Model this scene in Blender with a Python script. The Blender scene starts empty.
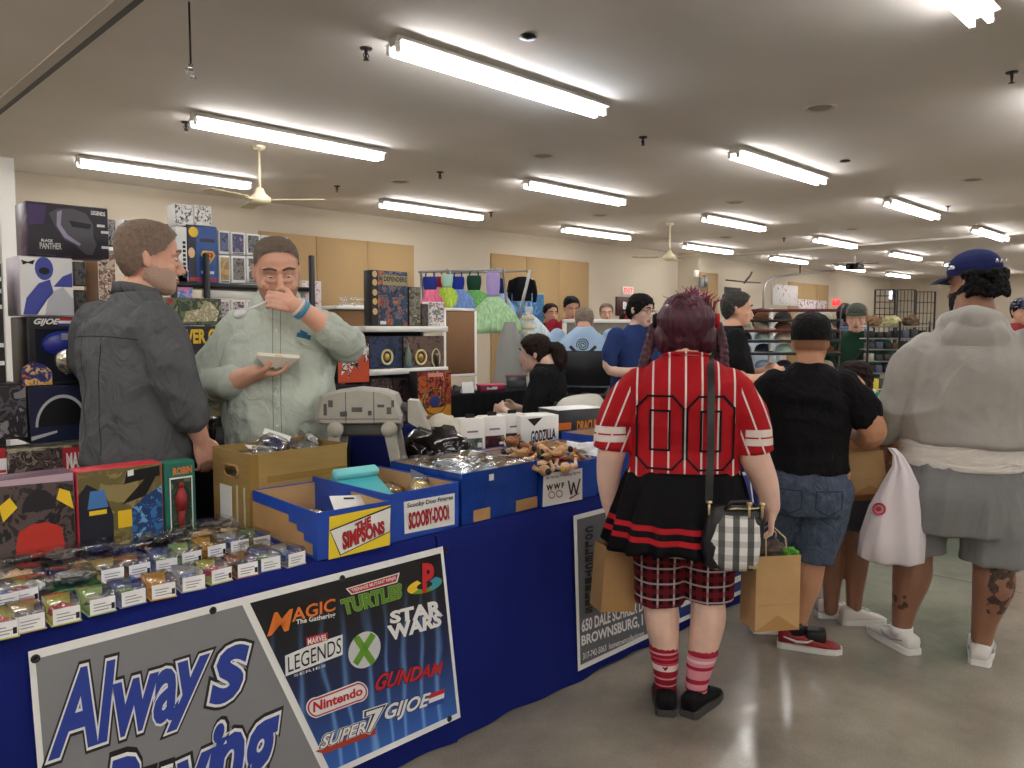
import bpy, bmesh, math, random
from mathutils import Vector as V, Matrix as Mx, noise
from mathutils.bvhtree import BVHTree
from math import sin, cos, pi, radians as R_
C = bpy.context.scene.collection
SC = bpy.context.scene
# ---------------------------------------------------------------- camera, world, exposure
FPX, YH, CH = 780.0, 330.0, 1.5
_p = math.atan((384-YH)/FPX); _a = R_(45)
cF = V((cos(_a)*cos(_p), sin(_a)*cos(_p), -sin(_p))); cR = V((sin(_a), -cos(_a), 0)); cU = cR.cross(cF)
EYE = V((0, 0, CH))
cam = bpy.data.objects.new('camera', bpy.data.cameras.new('camera')); C.objects.link(cam)
m_ = Mx((cR, cU, -cF)).transposed().to_4x4(); m_.translation = EYE; cam.matrix_world = m_
cam.data.sensor_width = 36; cam.data.lens = FPX/1024*36; cam.data.clip_end = 200; cam.data.clip_start = .05
SC.camera = cam
w_ = bpy.data.worlds.new('world'); SC.world = w_; w_.use_nodes = True
w_.node_tree.nodes['Background'].inputs[0].default_value = (.8, .85, 1, 1)
w_.node_tree.nodes['Background'].inputs[1].default_value = .35
vs = SC.view_settings; vs.view_transform = 'Standard'; vs.look = 'None'; vs.gamma = 1; vs.use_curve_mapping = False
vs.exposure = 0.78
TUBE_POWER = 17.0
def ray(px, py): return cF + cR*((px-512)/FPX) + cU*((384-py)/FPX)
def aZ(px, py, z):
    d = ray(px, py); return EYE + d*((z-CH)/d.z)
def aY(px, py, y):
    d = ray(px, py); return EYE + d*(y/d.y)
def aX(px, py, x):
    d = ray(px, py); return EYE + d*(x/d.x)
def aD(px, py, t): return EYE + ray(px, py)*t
def aP(px, py, P0, n):
    d = ray(px, py); return EYE + d*(((P0-EYE).dot(n))/d.dot(n))
# ---------------------------------------------------------------- materials
def lin(c):
    return tuple(((x/255)/12.92 if x/255 <= .04045 else ((x/255+.055)/1.055)**2.4) for x in c[:3]) + (1,)
_mc = {}
def newm(name):
    m = bpy.data.materials.new(name); m.use_nodes = True; nt = m.node_tree
    return m, nt, nt.nodes['Principled BSDF']
def nd(nt, t, **kw):
    n = nt.nodes.new(t)
    for k, v in kw.items():
        if k in n.inputs: n.inputs[k].default_value = v
        else: setattr(n, k, v)
    return n
def coord(nt, sc=(1, 1, 1), rot=(0, 0, 0), out='Object'):
    t = nt.nodes.new('ShaderNodeTexCoord'); mp = nt.nodes.new('ShaderNodeMapping')
    mp.inputs['Scale'].default_value = sc; mp.inputs['Rotation'].default_value = rot
    nt.links.new(t.outputs[out], mp.inputs[0]); return mp.outputs[0]
def mt(name, c, rough=.6, metal=0, bump=0, bs=60, var=0, vsc=8, em=0, stretch=(1, 1, 1), sheen=0):
    if name in _mc: return _mc[name]
    m, nt, b = newm(name); _mc[name] = m
    col = lin(c); b.inputs['Base Color'].default_value = col; b.inputs['Roughness'].default_value = rough
    b.inputs['Metallic'].default_value = metal
    if rough >= .7: b.inputs['Specular IOR Level'].default_value = .22
    if sheen: b.inputs['Sheen Weight'].default_value = sheen
    if em:
        b.inputs['Emission Color'].default_value = col; b.inputs['Emission Strength'].default_value = em
    if var:
        n = nd(nt, 'ShaderNodeTexNoise', Scale=vsc, Detail=4.0); nt.links.new(coord(nt, stretch), n.inputs['Vector'])
        r = nt.nodes.new('ShaderNodeValToRGB'); r.color_ramp.elements[0].position = .3; r.color_ramp.elements[1].position = .7
        r.color_ramp.elements[0].color = tuple(x*(1-var) for x in col[:3])+(1,)
        r.color_ramp.elements[1].color = tuple(min(1, x*(1+var)) for x in col[:3])+(1,)
        nt.links.new(n.outputs[0], r.inputs[0]); nt.links.new(r.outputs[0], b.inputs['Base Color'])
    if bump:
        n = nd(nt, 'ShaderNodeTexNoise', Scale=bs, Detail=3.0); nt.links.new(coord(nt, stretch), n.inputs['Vector'])
        bp = nd(nt, 'ShaderNodeBump', Strength=bump, Distance=.01); nt.links.new(n.outputs[0], bp.inputs['Height'])
        nt.links.new(bp.outputs[0], b.inputs['Normal'])
    return m
def cloth(name, c, wr=.5, ws=9, stretch=(1, 1, .7), var=.04):
    """woven cloth: fine weave plus crumple relief"""
    m = mt(name, c, .85, var=var, vsc=26, bump=.12, bs=220); nt = m.node_tree; b = nt.nodes['Principled BSDF']
    n = nd(nt, 'ShaderNodeTexNoise', Scale=ws, Detail=3.0, Distortion=1.2); nt.links.new(coord(nt, stretch), n.inputs['Vector'])
    a = nd(nt, 'ShaderNodeMath', operation='SUBTRACT'); a.inputs[1].default_value = .5; nt.links.new(n.outputs[0], a.inputs[0])
    q = nd(nt, 'ShaderNodeMath', operation='ABSOLUTE'); nt.links.new(a.outputs[0], q.inputs[0])
    bp = nd(nt, 'ShaderNodeBump', Strength=wr, Distance=.06); nt.links.new(q.outputs[0], bp.inputs['Height']); bp.invert = True
    old = b.inputs['Normal'].links[0].from_node; nt.links.new(bp.outputs[0], old.inputs['Normal']); return m
def art(name, cols, scale=9, dist=.6, rough=.35, sharp=True, seed=0.0):
    """printed generic picture: warped colour cells"""
    if name in _mc: return _mc[name]
    m, nt, b = newm(name); _mc[name] = m
    b.inputs['Roughness'].default_value = rough
    co = coord(nt, (1, 1, 1)); 
    ad = nd(nt, 'ShaderNodeVectorMath', operation='ADD'); ad.inputs[1].default_value = (seed, seed*1.7, seed*.6)
    nt.links.new(co, ad.inputs[0])
    n = nd(nt, 'ShaderNodeTexNoise', Scale=scale, Detail=5.0, Distortion=dist); n.inputs['Roughness'].default_value = .6
    nt.links.new(ad.outputs[0], n.inputs['Vector'])
    r = nt.nodes.new('ShaderNodeValToRGB'); cr = r.color_ramp
    cr.interpolation = 'CONSTANT' if sharp else 'LINEAR'
    k = len(cols)
    for i, c in enumerate(cols):
        pos = .3 + .4*i/max(1, k-(0 if sharp else 1))
        if i < 2: e = cr.elements[i]; e.position = pos
        else: e = cr.elements.new(pos)
        e.color = lin(c)
    nt.links.new(n.outputs[0], r.inputs[0]); nt.links.new(r.outputs[0], b.inputs['Base Color'])
    return m
def plastic(name, tint=(255, 255, 255), gl=.12, rough=.08):
    if name in _mc: return _mc[name]
    m, nt, b = newm(name); _mc[name] = m
    nt.nodes.remove(b); out = nt.nodes['Material Output']
    t = nt.nodes.new('ShaderNodeBsdfTransparent'); t.inputs[0].default_value = lin(tint)
    g = nt.nodes.new('ShaderNodeBsdfGlossy'); g.inputs['Roughness'].default_value = rough
    lw = nd(nt, 'ShaderNodeLayerWeight', Blend=.25)
    mu = nd(nt, 'ShaderNodeMath', operation='MULTIPLY_ADD'); mu.inputs[1].default_value = .6; mu.inputs[2].default_value = gl
    mx = nt.nodes.new('ShaderNodeMixShader')
    nt.links.new(lw.outputs['Facing'], mu.inputs[0]); nt.links.new(mu.outputs[0], mx.inputs[0])
    nt.links.new(t.outputs[0], mx.inputs[1]); nt.links.new(g.outputs[0], mx.inputs[2]); nt.links.new(mx.outputs[0], out.inputs[0])
    return m
# ---------------------------------------------------------------- mesh building
def smooth(me, on=True):
    me.polygons.foreach_set('use_smooth', [on]*len(me.polygons))
class B:
    """collects shapes into ONE mesh; material index via self.m"""
    def __init__(s): s.bm = bmesh.new(); s.m = 0; s.X = None
    def add(s, co, faces, sm=False):
        vs = [s.bm.verts.new(s.X @ V(c) if s.X else V(c)) for c in co]
        out = []
        for f in faces:
            try:
                fc = s.bm.faces.new([vs[i] for i in f]); fc.material_index = s.m; fc.smooth = sm; out.append(fc)
            except ValueError: pass
        return s
    def box(s, lo, hi):
        (a, b, c), (d, e, f) = lo, hi
        co = [(a, b, c), (d, b, c), (d, e, c), (a, e, c), (a, b, f), (d, b, f), (d, e, f), (a, e, f)]
        return s.add(co, [(3, 2, 1, 0), (4, 5, 6, 7), (0, 1, 5, 4), (1, 2, 6, 5), (2, 3, 7, 6), (3, 0, 4, 7)])
    def cbox(s, c, d, z0=True):
        x, y, z = c; w, e, h = d
        return s.box((x-w/2, y-e/2, z if z0 else z-h/2), (x+w/2, y+e/2, z+h if z0 else z+h/2))
    def rbox(s, lo, hi, r=.01, seg=2):
        t = bmesh.new(); bmesh.ops.create_cube(t, size=1)
        for v in t.verts: v.co = V([lo[i]+(v.co[i]+.5)*(hi[i]-lo[i]) for i in range(3)])
        bmesh.ops.bevel(t, geom=t.edges[:], offset=r, segments=seg, affect='EDGES', profile=.5)
        t.verts.index_update(); s.add([v.co.copy() for v in t.verts], [[v.index for v in f.verts] for f in t.faces], True); t.free(); return s
    def quad(s, a, b, c, d): return s.add([a, b, c, d], [(0, 1, 2, 3)])
    def ngon(s, pts): return s.add(pts, [tuple(range(len(pts)))])
    def prism(s, pts, axis, h):
        """extrude a polygon of 3D points by the vector axis*h"""
        n = len(pts); o = V(axis)*h; co = [V(p) for p in pts]+[V(p)+o for p in pts]
        return s.add(co, [tuple(reversed(range(n))), tuple(range(n, 2*n))]+[(i, (i+1) % n, n+(i+1) % n, n+i) for i in range(n)])
    def rings(s, rs, cap=True, sm=True, closed=False):
        n = len(rs[0]); co = [p for r in rs for p in r]; F = []
        k = len(rs)
        for i in range(k if closed else k-1):
            for j in range(n):
                a, b = i*n+j, i*n+(j+1) % n; c, d = ((i+1) % k)*n+(j+1) % n, ((i+1) % k)*n+j
                F.append((a, b, c, d))
        if cap and not closed: F += [tuple(reversed(range(n))), tuple(range((k-1)*n, k*n))]
        return s.add(co, F, sm)
    def tube(s, pts, r, n=8, cap=True, closed=False):
        pts = [V(p) for p in pts]; rs = []; k = len(pts)
        if not hasattr(r, '__len__'): r = [r]*k
        u = None
        for i, p in enumerate(pts):
            if closed: t = (pts[(i+1) % k]-pts[i-1]).normalized()
            else: t = (pts[min(i+1, k-1)]-pts[max(i-1, 0)]).normalized()
            if u is None:
                u = t.cross(V((0, 0, 1)));
                if u.length < .1: u = t.cross(V((1, 0, 0)))
            u = (u-t*u.dot(t)).normalized(); w = t.cross(u)
            rs.append([p+u*(cos(q*2*pi/n)*r[i])+w*(sin(q*2*pi/n)*r[i]) for q in range(n)])
        return s.rings(rs, cap, n > 4, closed)
    def lathe(s, prof, c=(0, 0, 0), n=20, axis='z'):
        rs = []
        for r, h in prof:
            rs.append([V(c)+(V((cos(q*2*pi/n)*r, sin(q*2*pi/n)*r, h)) if axis == 'z' else V((h, cos(q*2*pi/n)*r, sin(q*2*pi/n)*r)) if axis == 'x' else V((sin(q*2*pi/n)*r, h, cos(q*2*pi/n)*r))) for q in range(n)])
        return s.rings(rs)
    def ball(s, c, r, n=12):
        if not hasattr(r, '__len__'): r = (r, r, r)
        rs = []
        for i in range(n//2+1):
            a = -pi/2+pi*max(.02, min(n//2-.02, i))/(n//2)
            rs.append([V((c[0]+cos(a)*cos(q*2*pi/n)*r[0], c[1]+cos(a)*sin(q*2*pi/n)*r[1], c[2]+sin(a)*r[2])) for q in range(n)])
        return s.rings(rs)
    def obj(s, name, mats, parent=None, loc=None, nrm=True):
        if nrm: bmesh.ops.recalc_face_normals(s.bm, faces=s.bm.faces[:])
        me = bpy.data.meshes.new(name); s.bm.to_mesh(me); s.bm.free()
        return link(name, me, mats, parent, loc)
def link(name, me, mats, parent=None, loc=None):
    o = bpy.data.objects.new(name, me); C.objects.link(o)
    for m in (mats if isinstance(mats, (list, tuple)) else [mats]): me.materials.append(m)
    if parent: o.parent = parent
    if loc is not None: o.location = loc
    return o
def tag(o, label, cat, group=None, kind=None):
    if label: o['label'] = label
    if cat: o['category'] = cat
    if group: o['group'] = group
    if kind: o['kind'] = kind
    return o
def thing(name, label, cat, loc=(0, 0, 0), rz=0, group=None):
    o = bpy.data.objects.new(name, None); C.objects.link(o); o.location = loc; o.rotation_euler = (0, 0, rz)
    o.empty_display_size = .1
    return tag(o, label, cat, group)
def struct(o): o['kind'] = 'structure'; return o
def dup(root, loc, rz=None, label=None, group=None):
    r = root.copy(); C.objects.link(r); r.location = loc
    if rz is not None: r.rotation_euler = (0, 0, rz)
    if label: r['label'] = label
    if group: r['group'] = group
    for ch in list(root.children):
        c = ch.copy(); C.objects.link(c); c.parent = r
        for g in list(ch.children):
            d = g.copy(); C.objects.link(d); d.parent = c
    return r
_tc = {}
def text_mesh(s, off=0.0, shear=0.0):
    """lettering as 2D verts/faces normalised to its own box"""
    k = (s, off, shear)
    if k in _tc: return _tc[k]
    cu = bpy.data.curves.new('t', 'FONT'); cu.body = s; cu.offset = off; cu.shear = shear; cu.fill_mode = 'BOTH'; cu.resolution_u = 3
    o = bpy.data.objects.new('t', cu); me = bpy.data.meshes.new_from_object(o)
    co = [v.co.copy() for v in me.vertices]; fs = [tuple(p.vertices) for p in me.polygons]
    bpy.data.objects.remove(o); bpy.data.meshes.remove(me); bpy.data.curves.remove(cu)
    x0 = min(c.x for c in co); x1 = max(c.x for c in co); y0 = min(c.y for c in co); y1 = max(c.y for c in co)
    _tc[k] = ([((c.x-x0)/(x1-x0), (c.y-y0)/(y1-y0)) for c in co], fs, (x1-x0, y1-y0)); return _tc[k]
def lettering(b, s, TL, TR, BR, BL, off=0.0, shear=0.0, lift=None, grow=0.0):
    """add the text s to builder b, filling the quad TL TR BR BL (3D points)"""
    co, fs, ar = text_mesh(s, off, shear)
    TL, TR, BR, BL = V(TL), V(TR), V(BR), V(BL); L = V(lift) if lift is not None else V()
    pts = []
    for u, v in co:
        u = u*(1+2*grow)-grow; v = v*(1+2*grow)-grow
        pts.append((BL*(1-u)+BR*u)*(1-v)+(TL*(1-u)+TR*u)*v+L)
    b.add(pts, fs); return b
# ---------------------------------------------------------------- room
H = 3.45; WX0, WX1, WY0, WY1 = -10.0, 32.0, -10.0, 11.2
def floor_mat():
    m, nt, b = newm('polished_concrete')
    co = coord(nt)
    n = nd(nt, 'ShaderNodeTexNoise', Scale=1.1, Detail=6.0); n.inputs['Roughness'].default_value = .62; nt.links.new(co, n.inputs['Vector'])
    r = nt.nodes.new('ShaderNodeValToRGB'); r.color_ramp.elements[0].position = .34; r.color_ramp.elements[1].position = .7
    r.color_ramp.elements[0].color = lin((122, 115, 102)); r.color_ramp.elements[1].color = lin((172, 164, 149))
    nt.links.new(n.outputs[0], r.inputs[0])
    n2 = nd(nt, 'ShaderNodeTexNoise', Scale=140.0, Detail=2.0); nt.links.new(co, n2.inputs['Vector'])
    mx = nd(nt, 'ShaderNodeMix', data_type='RGBA', blend_type='OVERLAY'); mx.inputs[0].default_value = .25
    nt.links.new(r.outputs[0], mx.inputs[6]); nt.links.new(n2.outputs[0], mx.inputs[7])
    # saw-cut joints
    sp = nt.nodes.new('ShaderNodeSeparateXYZ'); nt.links.new(co, sp.inputs[0]); last = mx.outputs[2]
    for ax, per, off in ((0, 6.0, .85), (1, 6.0, 3.0)):
        a = nd(nt, 'ShaderNodeMath', operation='ADD'); a.inputs[1].default_value = off; nt.links.new(sp.outputs[ax], a.inputs[0])
        q = nd(nt, 'ShaderNodeMath', operation='PINGPONG'); q.inputs[1].default_value = per/2; nt.links.new(a.outputs[0], q.inputs[0])
        l = nd(nt, 'ShaderNodeMath', operation='LESS_THAN'); l.inputs[1].default_value = .006; nt.links.new(q.outputs[0], l.inputs[0])
        x2 = nd(nt, 'ShaderNodeMix', data_type='RGBA'); x2.inputs[7].default_value = lin((110, 105, 95))
        nt.links.new(l.outputs[0], x2.inputs[0]); nt.links.new(last, x2.inputs[6]); last = x2.outputs[2]
    nt.links.new(last, b.inputs['Base Color'])
    r2 = nt.nodes.new('ShaderNodeMapRange'); r2.inputs[1].default_value = .3; r2.inputs[2].default_value = .7
    r2.inputs[3].default_value = .13; r2.inputs[4].default_value = .22
    nt.links.new(n.outputs[0], r2.inputs[0]); nt.links.new(r2.outputs[0], b.inputs['Roughness'])
    b.inputs['Specular IOR Level'].default_value = .55
    bp = nd(nt, 'ShaderNodeBump', Strength=.06, Distance=.02); n3 = nd(nt, 'ShaderNodeTexNoise', Scale=9.0, Detail=3.0)
    nt.links.new(co, n3.inputs['Vector']); nt.links.new(n3.outputs[0], bp.inputs['Height']); nt.links.new(bp.outputs[0], b.inputs['Normal'])
    return m
M_wall = mt('cream_wall_paint', (196, 184, 164), .75, bump=.05, bs=90)
M_ceil = mt('ceiling_paint', (222, 215, 207), .8, bump=.04, bs=40, var=.03, vsc=1.2)
M_tan = mt('tan_fabric_panel', (174, 145, 104), .85, bump=.15, bs=220)
M_white = mt('white_enamel', (235, 233, 226), .4)
M_black = mt('black_paint', (22, 22, 24), .45)
M_chrome = mt('chrome', (205, 205, 208), .22, 1)
M_dkmetal = mt('dark_metal', (58, 56, 54), .4, .8)
struct(B().box((WX0, WY0, -.1), (WX1, WY1+1, 0)).obj('floor', floor_mat()))
struct(B().box((WX0, WY0, H), (WX1, WY1+1, H+.1)).obj('ceiling', M_ceil))
struct(B().box((WX0, WY1, 0), (WX1, WY1+.15, H)).obj('wall_rear', M_wall))
struct(B().box((WX1, WY0, 0), (WX1+.15, WY1, H)).obj('wall_far', M_wall))
struct(B().box((WX0-.15, WY0, 0), (WX0, WY1, H)).obj('wall_near', M_wall))
struct(B().box((WX0, WY0-.15, 0), (WX1, WY0, H)).obj('wall_side', M_wall))
k = 0
def panel(x0, x1, z1, n):
    b = B()
    w = (x1-x0)/n
    for i in range(n): b.rbox((x0+i*w+.004, WY1-.035, .3), (x0+(i+1)*w-.004, WY1-.001, z1), .006, 1)
    return b
pz = 3.0
for i, (p0, p1, n) in enumerate(((258, 413, 3), (490, 588, 3), (789, 829, 3))):
    a_, c_ = aY(p0, 250, WY1).x, aY(p1, 250, WY1).x
    struct(panel(a_, c_, pz, n).obj('trim_%d' % (i+1), M_tan))
# white corner post at the left and the dark doorway beyond it
struct(B().box((aY(4, 300, 10.4).x, 10.4, 0), (aY(20, 300, 10.4).x, WY1, H)).obj('trim_4', M_white))
struct(B().box((aY(-60, 300, 10.6).x, 10.6, 0), (aY(4, 300, 10.6).x, 10.75, 2.9)).obj('door_1', mt('dark_door', (30, 27, 24), .5)))
# pilaster with a tan face where the rear wall steps out
xa = aY(698, 300, 10.6).x; xb = aY(724, 300, 10.6).x
struct(B().box((xa, 10.6, 0), (xb, WY1, H)).obj('trim_5', M_wall))
struct(B().rbox((xa+.05, 10.57, .5), (xa+(xb-xa)*.72, 10.6, 2.95), .006, 1).obj('trim_6', M_tan))
# ceiling joint strips
s1 = aZ(0, 112, H); s2 = aZ(163, 0, H)
struct(B().box((s1.x-.02, -4, H-.006), (s1.x+.02, WY1, H-.0005)).obj('trim_7', M_black))
struct(B().box((s1.x-.11, -4, H-.012), (s1.x-.03, WY1, H-.001)).obj('trim_8', mt('pale_strip', (190, 182, 170), .6)))
struct(B().box((18.2, WY0, H-.05), (18.32, WY1, H-.001)).obj('trim_9', M_ceil))
# ---------------------------------------------------------------- ceiling lights
M_tube = mt('lit_tube', (252, 251, 252), .5, em=TUBE_POWER)
M_tubeb = mt('lit_tube_cool', (236, 244, 255), .5, em=TUBE_POWER)
M_fix = mt('fixture_enamel', (214, 210, 200), .45)
def make_light(cool=False):
    t = thing('ceiling_light', '', 'light')
    L = 2.36
    B().rbox((-L/2, -.055, -.075), (L/2, .055, -.002), .008, 1).obj('housing', M_fix, t)
    b = B()
    for s in (-1, 1): b.prism([(-L/2, s*.02, -.076), (-L/2, s*.1, -.052), (-L/2, s*.1, -.048), (-L/2, s*.02, -.070)], (1, 0, 0), L)
    b.obj('reflector', M_fix, t)
    for s in (-1, 1):
        for h in (-1, 1):
            x0, x1 = (-L/2+.02, -.012) if h < 0 else (.012, L/2-.02)
            b = B(); b.tube([(x0, s*.05, -.105), (x0+.005, s*.05, -.105), (x1-.005, s*.05, -.105), (x1, s*.05, -.105)], [.012, .019, .019, .012], 10)
            b.obj('tube', M_tubeb if cool and h > 0 else M_tube, t)
        for x in (-L/2+.008, 0, L/2-.008):
            B().box((x-.012, s*.05-.016, -.122), (x+.012, s*.05+.016, -.05)).obj('socket', M_white, t)
    return t
L0 = make_light(); LC = make_light(True)
rows = [(1.42, 'first'), (4.31, 'second'), (7.08, 'third'), (9.7, 'fourth')]
rx0 = {'second': (4.29, 4.45), 'third': (4.05, 4.3), 'fourth': (3.85, 4.1)}
nth = ['first', 'second', 'third', 'fourth', 'fifth', 'sixth', 'seventh']
usedL = usedC = False
for j, (y, rn) in enumerate([(-7.0, ''), (-4.2, ''), (-1.4, '')]+rows):
    for i in range(-3, 7):
        if i > 2 and y < 0: continue
        x = rx0.get(rn, (4.3, 4.4))[0]+rx0.get(rn, (4.3, 4.4))[1]*i
        vis = rn and i >= 0 and not (rn == 'first' and i > 3)
        lab = ('%s twin tube ceiling strip light along the %s row out from the rear wall' % (nth[i], {'fourth': 'nearest', 'third': 'second', 'second': 'third', 'first': 'fourth'}[rn])) if vis else 'twin tube ceiling strip light behind the photographer'
        if rn == 'second' and i == 0:
            o = LC; o.location = (x, y, H); o['label'] = 'largest ceiling strip light, its right half bluish white'
        elif not usedL: o = L0; usedL = True; o.location = (x, y, H); o['label'] = lab
        else: o = dup(L0, (x, y, H), 0, lab)
        o['group'] = 'ceiling strip lights'; o.scale = ({'second': .93, 'third': .87, 'fourth': .86}.get(rn, .95), 1, 1)
# ---------------------------------------------------------------- sprinklers, fans, discs
def make_sprinkler():
    t = thing('fire_sprinkler', '', 'sprinkler', group='ceiling sprinklers')
    B().lathe([(.001, 0), (.045, 0), (.04, -.012), (.012, -.014), (.012, -.03)], n=14).obj('escutcheon', M_dkmetal, t)
    b = B(); b.tube([(0, 0, -.03), (0, 0, -.075)], [.012, .008], 8)
    for s in (-1, 1): b.tube([(s*.012, 0, -.032), (s*.024, 0, -.05), (s*.008, 0, -.078)], .004, 6)
    b.obj('frame', M_dkmetal, t)
    B().lathe([(.001, -.078), (.022, -.08), (.022, -.083), (.001, -.084)], n=12).obj('deflector', M_dkmetal, t)
    return t
S0 = make_sprinkler(); S0.location = aZ(366, 48, H)
S0['label'] = 'ceiling sprinkler just left of the largest strip light'
for px, py, l in ((186, 122, 'ceiling sprinkler left of the end of the second-row strip light'), (337, 186, 'ceiling sprinkler above the tan wall panels by the fan'), (440, 172, 'ceiling sprinkler in the gap right of the middle strip lights'),
                  (491, 212, 'ceiling sprinkler near the cream wall between panels'), (643, 137, 'ceiling sprinkler beyond the right end of the largest light'), (1012, 72, 'ceiling sprinkler below the corner light at far right'),
                  (784, 238, 'tiny ceiling sprinkler near the garage opening'), (948, 206, 'ceiling sprinkler above the navy cap')):
    dup(S0, aZ(px, py, H), 0, l)
h0 = thing('hanging_sprinkler', 'thin drop pipe with bright sprinkler head hanging at upper left', 'sprinkler', aZ(189, 2, H))
B().tube([(0, 0, 0), (0, 0, -.36)], .006, 6).obj('pipe', M_dkmetal, h0)
b = B(); b.tube([(0, 0, -.36), (0, 0, -.4)], .014, 8); b.tube([(-.03, 0, -.39), (-.02, 0, -.42), (.03, 0, -.44)], .007, 6); b.tube([(.03, 0, -.4), (.0, 0, -.44)], .007, 6)
b.obj('sprinkler_head', M_chrome, h0)
M_disc = mt('speaker_grille', (206, 196, 180), .6)
D0 = thing('ceiling_disc', '', 'ceiling vent', group='round ceiling discs')
B().lathe([(.001, -.002), (.1, -.004), (.12, -.016), (.13, -.014), (.135, -.001)], n=24).obj('rim', M_disc, D0)
B().lathe([(.001, -.014), (.09, -.012), (.098, -.004)], n=20).obj('grille', mt('grille_grey', (150, 140, 128), .7), D0)
for i, (px, py, l) in enumerate(((820, 107, 'round ceiling disc in the open space at upper right'), (973, 179, 'round ceiling disc above the man in the grey hoodie'), (543, 155, 'pale round ceiling disc under the largest strip light'),
                  (400, 181, 'pale round ceiling disc over the tan panels'), (735, 202, 'bright round ceiling disc right of centre'), (726, 237, 'small bright round ceiling disc near the far fan'), (852, 229, 'faint round ceiling disc by the far lights'), (600, 215, 'faint round ceiling disc between the middle lights'))):
    if i == 0: D0.location = aZ(px, py, H); D0['label'] = l
    else: dup(D0, aZ(px, py, H), 0, l)
d1 = tag(B().lathe([(.001, -.001), (.05, -.003), (.06, -.02), (.02, -.024), (.001, -.03)], n=16).obj('smoke_detector', M_dkmetal, None, aZ(528, 35, H)), 'small dark round ceiling fitting right of the largest light', 'detector')
tag(B().lathe([(.001, -.001), (.05, -.003), (.06, -.02), (.02, -.024), (.001, -.03)], n=16).obj('smoke_detector', M_dkmetal, None, aZ(845, 160, H)), 'small dark round ceiling fitting above the right-hand lights', 'detector')
M_fan = mt('fan_cream', (222, 210, 178), .45)
def make_fan(loc, drop, rz, label):
    t = thing('ceiling_fan', label, 'fan', loc, rz)
    B().lathe([(.001, 0), (.07, 0), (.06, -.03), (.02, -.05), (.001, -.05)], n=16).obj('canopy', M_fan, t)
    B().tube([(0, 0, -.03), (0, 0, -drop)], .014, 8).obj('downrod', M_fan, t)
    B().lathe([(.001, -drop+.1), (.035, -drop+.1), (.06, -drop+.04), (.11, -drop), (.115, -drop-.05), (.07, -drop-.075), (.001, -drop-.08)], n=20).obj('motor', M_fan, t)
    for k in range(3):
        a = k*2*pi/3; bl = B(); bl.X = Mx.Rotation(a, 4, 'Z')
        bl.box((.1, -.018, -drop-.03), (.22, .018, -drop-.022))
        bl.prism([(.2, -.055, -drop-.034), (.2, .055, -drop-.018), (.68, .07, -drop-.016), (.7, 0, -drop-.024), (.68, -.07, -drop-.034)], (0, 0, 1), .006)
        bl.obj('blade', M_fan, t)
    return t
make_fan(aZ(259, 146, H), .54, R_(-45), 'cream ceiling fan on a long rod, nearer one at left')
make_fan(aZ(670, 223, H), .6, R_(20), 'cream ceiling fan farther off by the pilaster')
# ================================================================ the blue draped tables and what is on them
TZ = .75; FY = 2.20; FB = 2.085
nD = V((0, -.75, FY-FB)).normalized(); P_D = V((0, FY, TZ))
M_blue = mt('royal_blue_cloth', (12, 27, 104), .85, bump=.25, bs=260, sheen=.0)
M_blue2 = mt('navy_cloth', (18, 26, 84), .85, bump=.2, bs=200)
M_steel = mt('grey_steel', (150, 150, 150), .35, .9)
M_grey = mt('grey_plastic', (120, 120, 120), .5)
def tablecloth(t, x0, x1, ph):
    b = B(); n = 90
    rs = []
    prof = [(3.05, .1), (3.045, TZ-.01), (3.03, TZ), (FY+.012, TZ), (FY+.002, TZ-.006), (FY-.012, TZ-.08), (FY-.04, .5), (FY-.075, .25), (FB+.0, .03), (FB-.004, .004)]
    for i in range(n+1):
        x = x0+(x1-x0)*i/n; row = []
        for k, (y, z) in enumerate(prof):
            w = max(0, (TZ-z)/TZ) if y < 2.5 else 0
            dy = w*(.010*sin(x*9+ph)+.006*sin(x*23+ph*2)) + (.0 if w == 0 else .0)
            row.append(V((x, y+dy*1.0+(.012*w if True else 0), z)))
        rs.append(row)
    co = [p for r in rs for p in r]; m = len(prof)
    b.add(co, [(i*m+j, (i+1)*m+j, (i+1)*m+j+1, i*m+j+1) for i in range(n) for j in range(m-1)], True)
    for e in (0, n): b.add(rs[e][2:], [tuple(range(m-2))]) if False else None
    # side drop at both ends
    for e, s in ((0, 1), (n, -1)):
        x = x0 if e == 0 else x1
        b.add([(x, 3.045, TZ-.01), (x, FY, TZ-.01), (x, FB+.01, .004), (x, 3.045, .1)], [(0, 1, 2, 3)])
    b.obj('tablecloth', M_blue, t)
def draped(label, x0, x1, ph):
    t = thing('draped_table', label, 'table', (0, 0, 0))
    B().rbox((x0+.03, FY+.03, TZ-.045), (x1-.03, 3.02, TZ-.008), .006, 1).obj('tabletop', M_white, t)
    for x in (x0+.2, x1-.2):
        for y in (FY+.12, 2.93): B().tube([(x, y, 0), (x, y, TZ-.045)], .014, 8).obj('leg', M_steel, t)
    tablecloth(t, x0, x1, ph); return t
draped('display table under royal blue cloth, nearest one, carrying the big logo banner', -.75, 1.80, .3)
draped('second royal blue draped table, behind the woman in the red jersey', 1.806, 4.2, 1.7)
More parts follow.
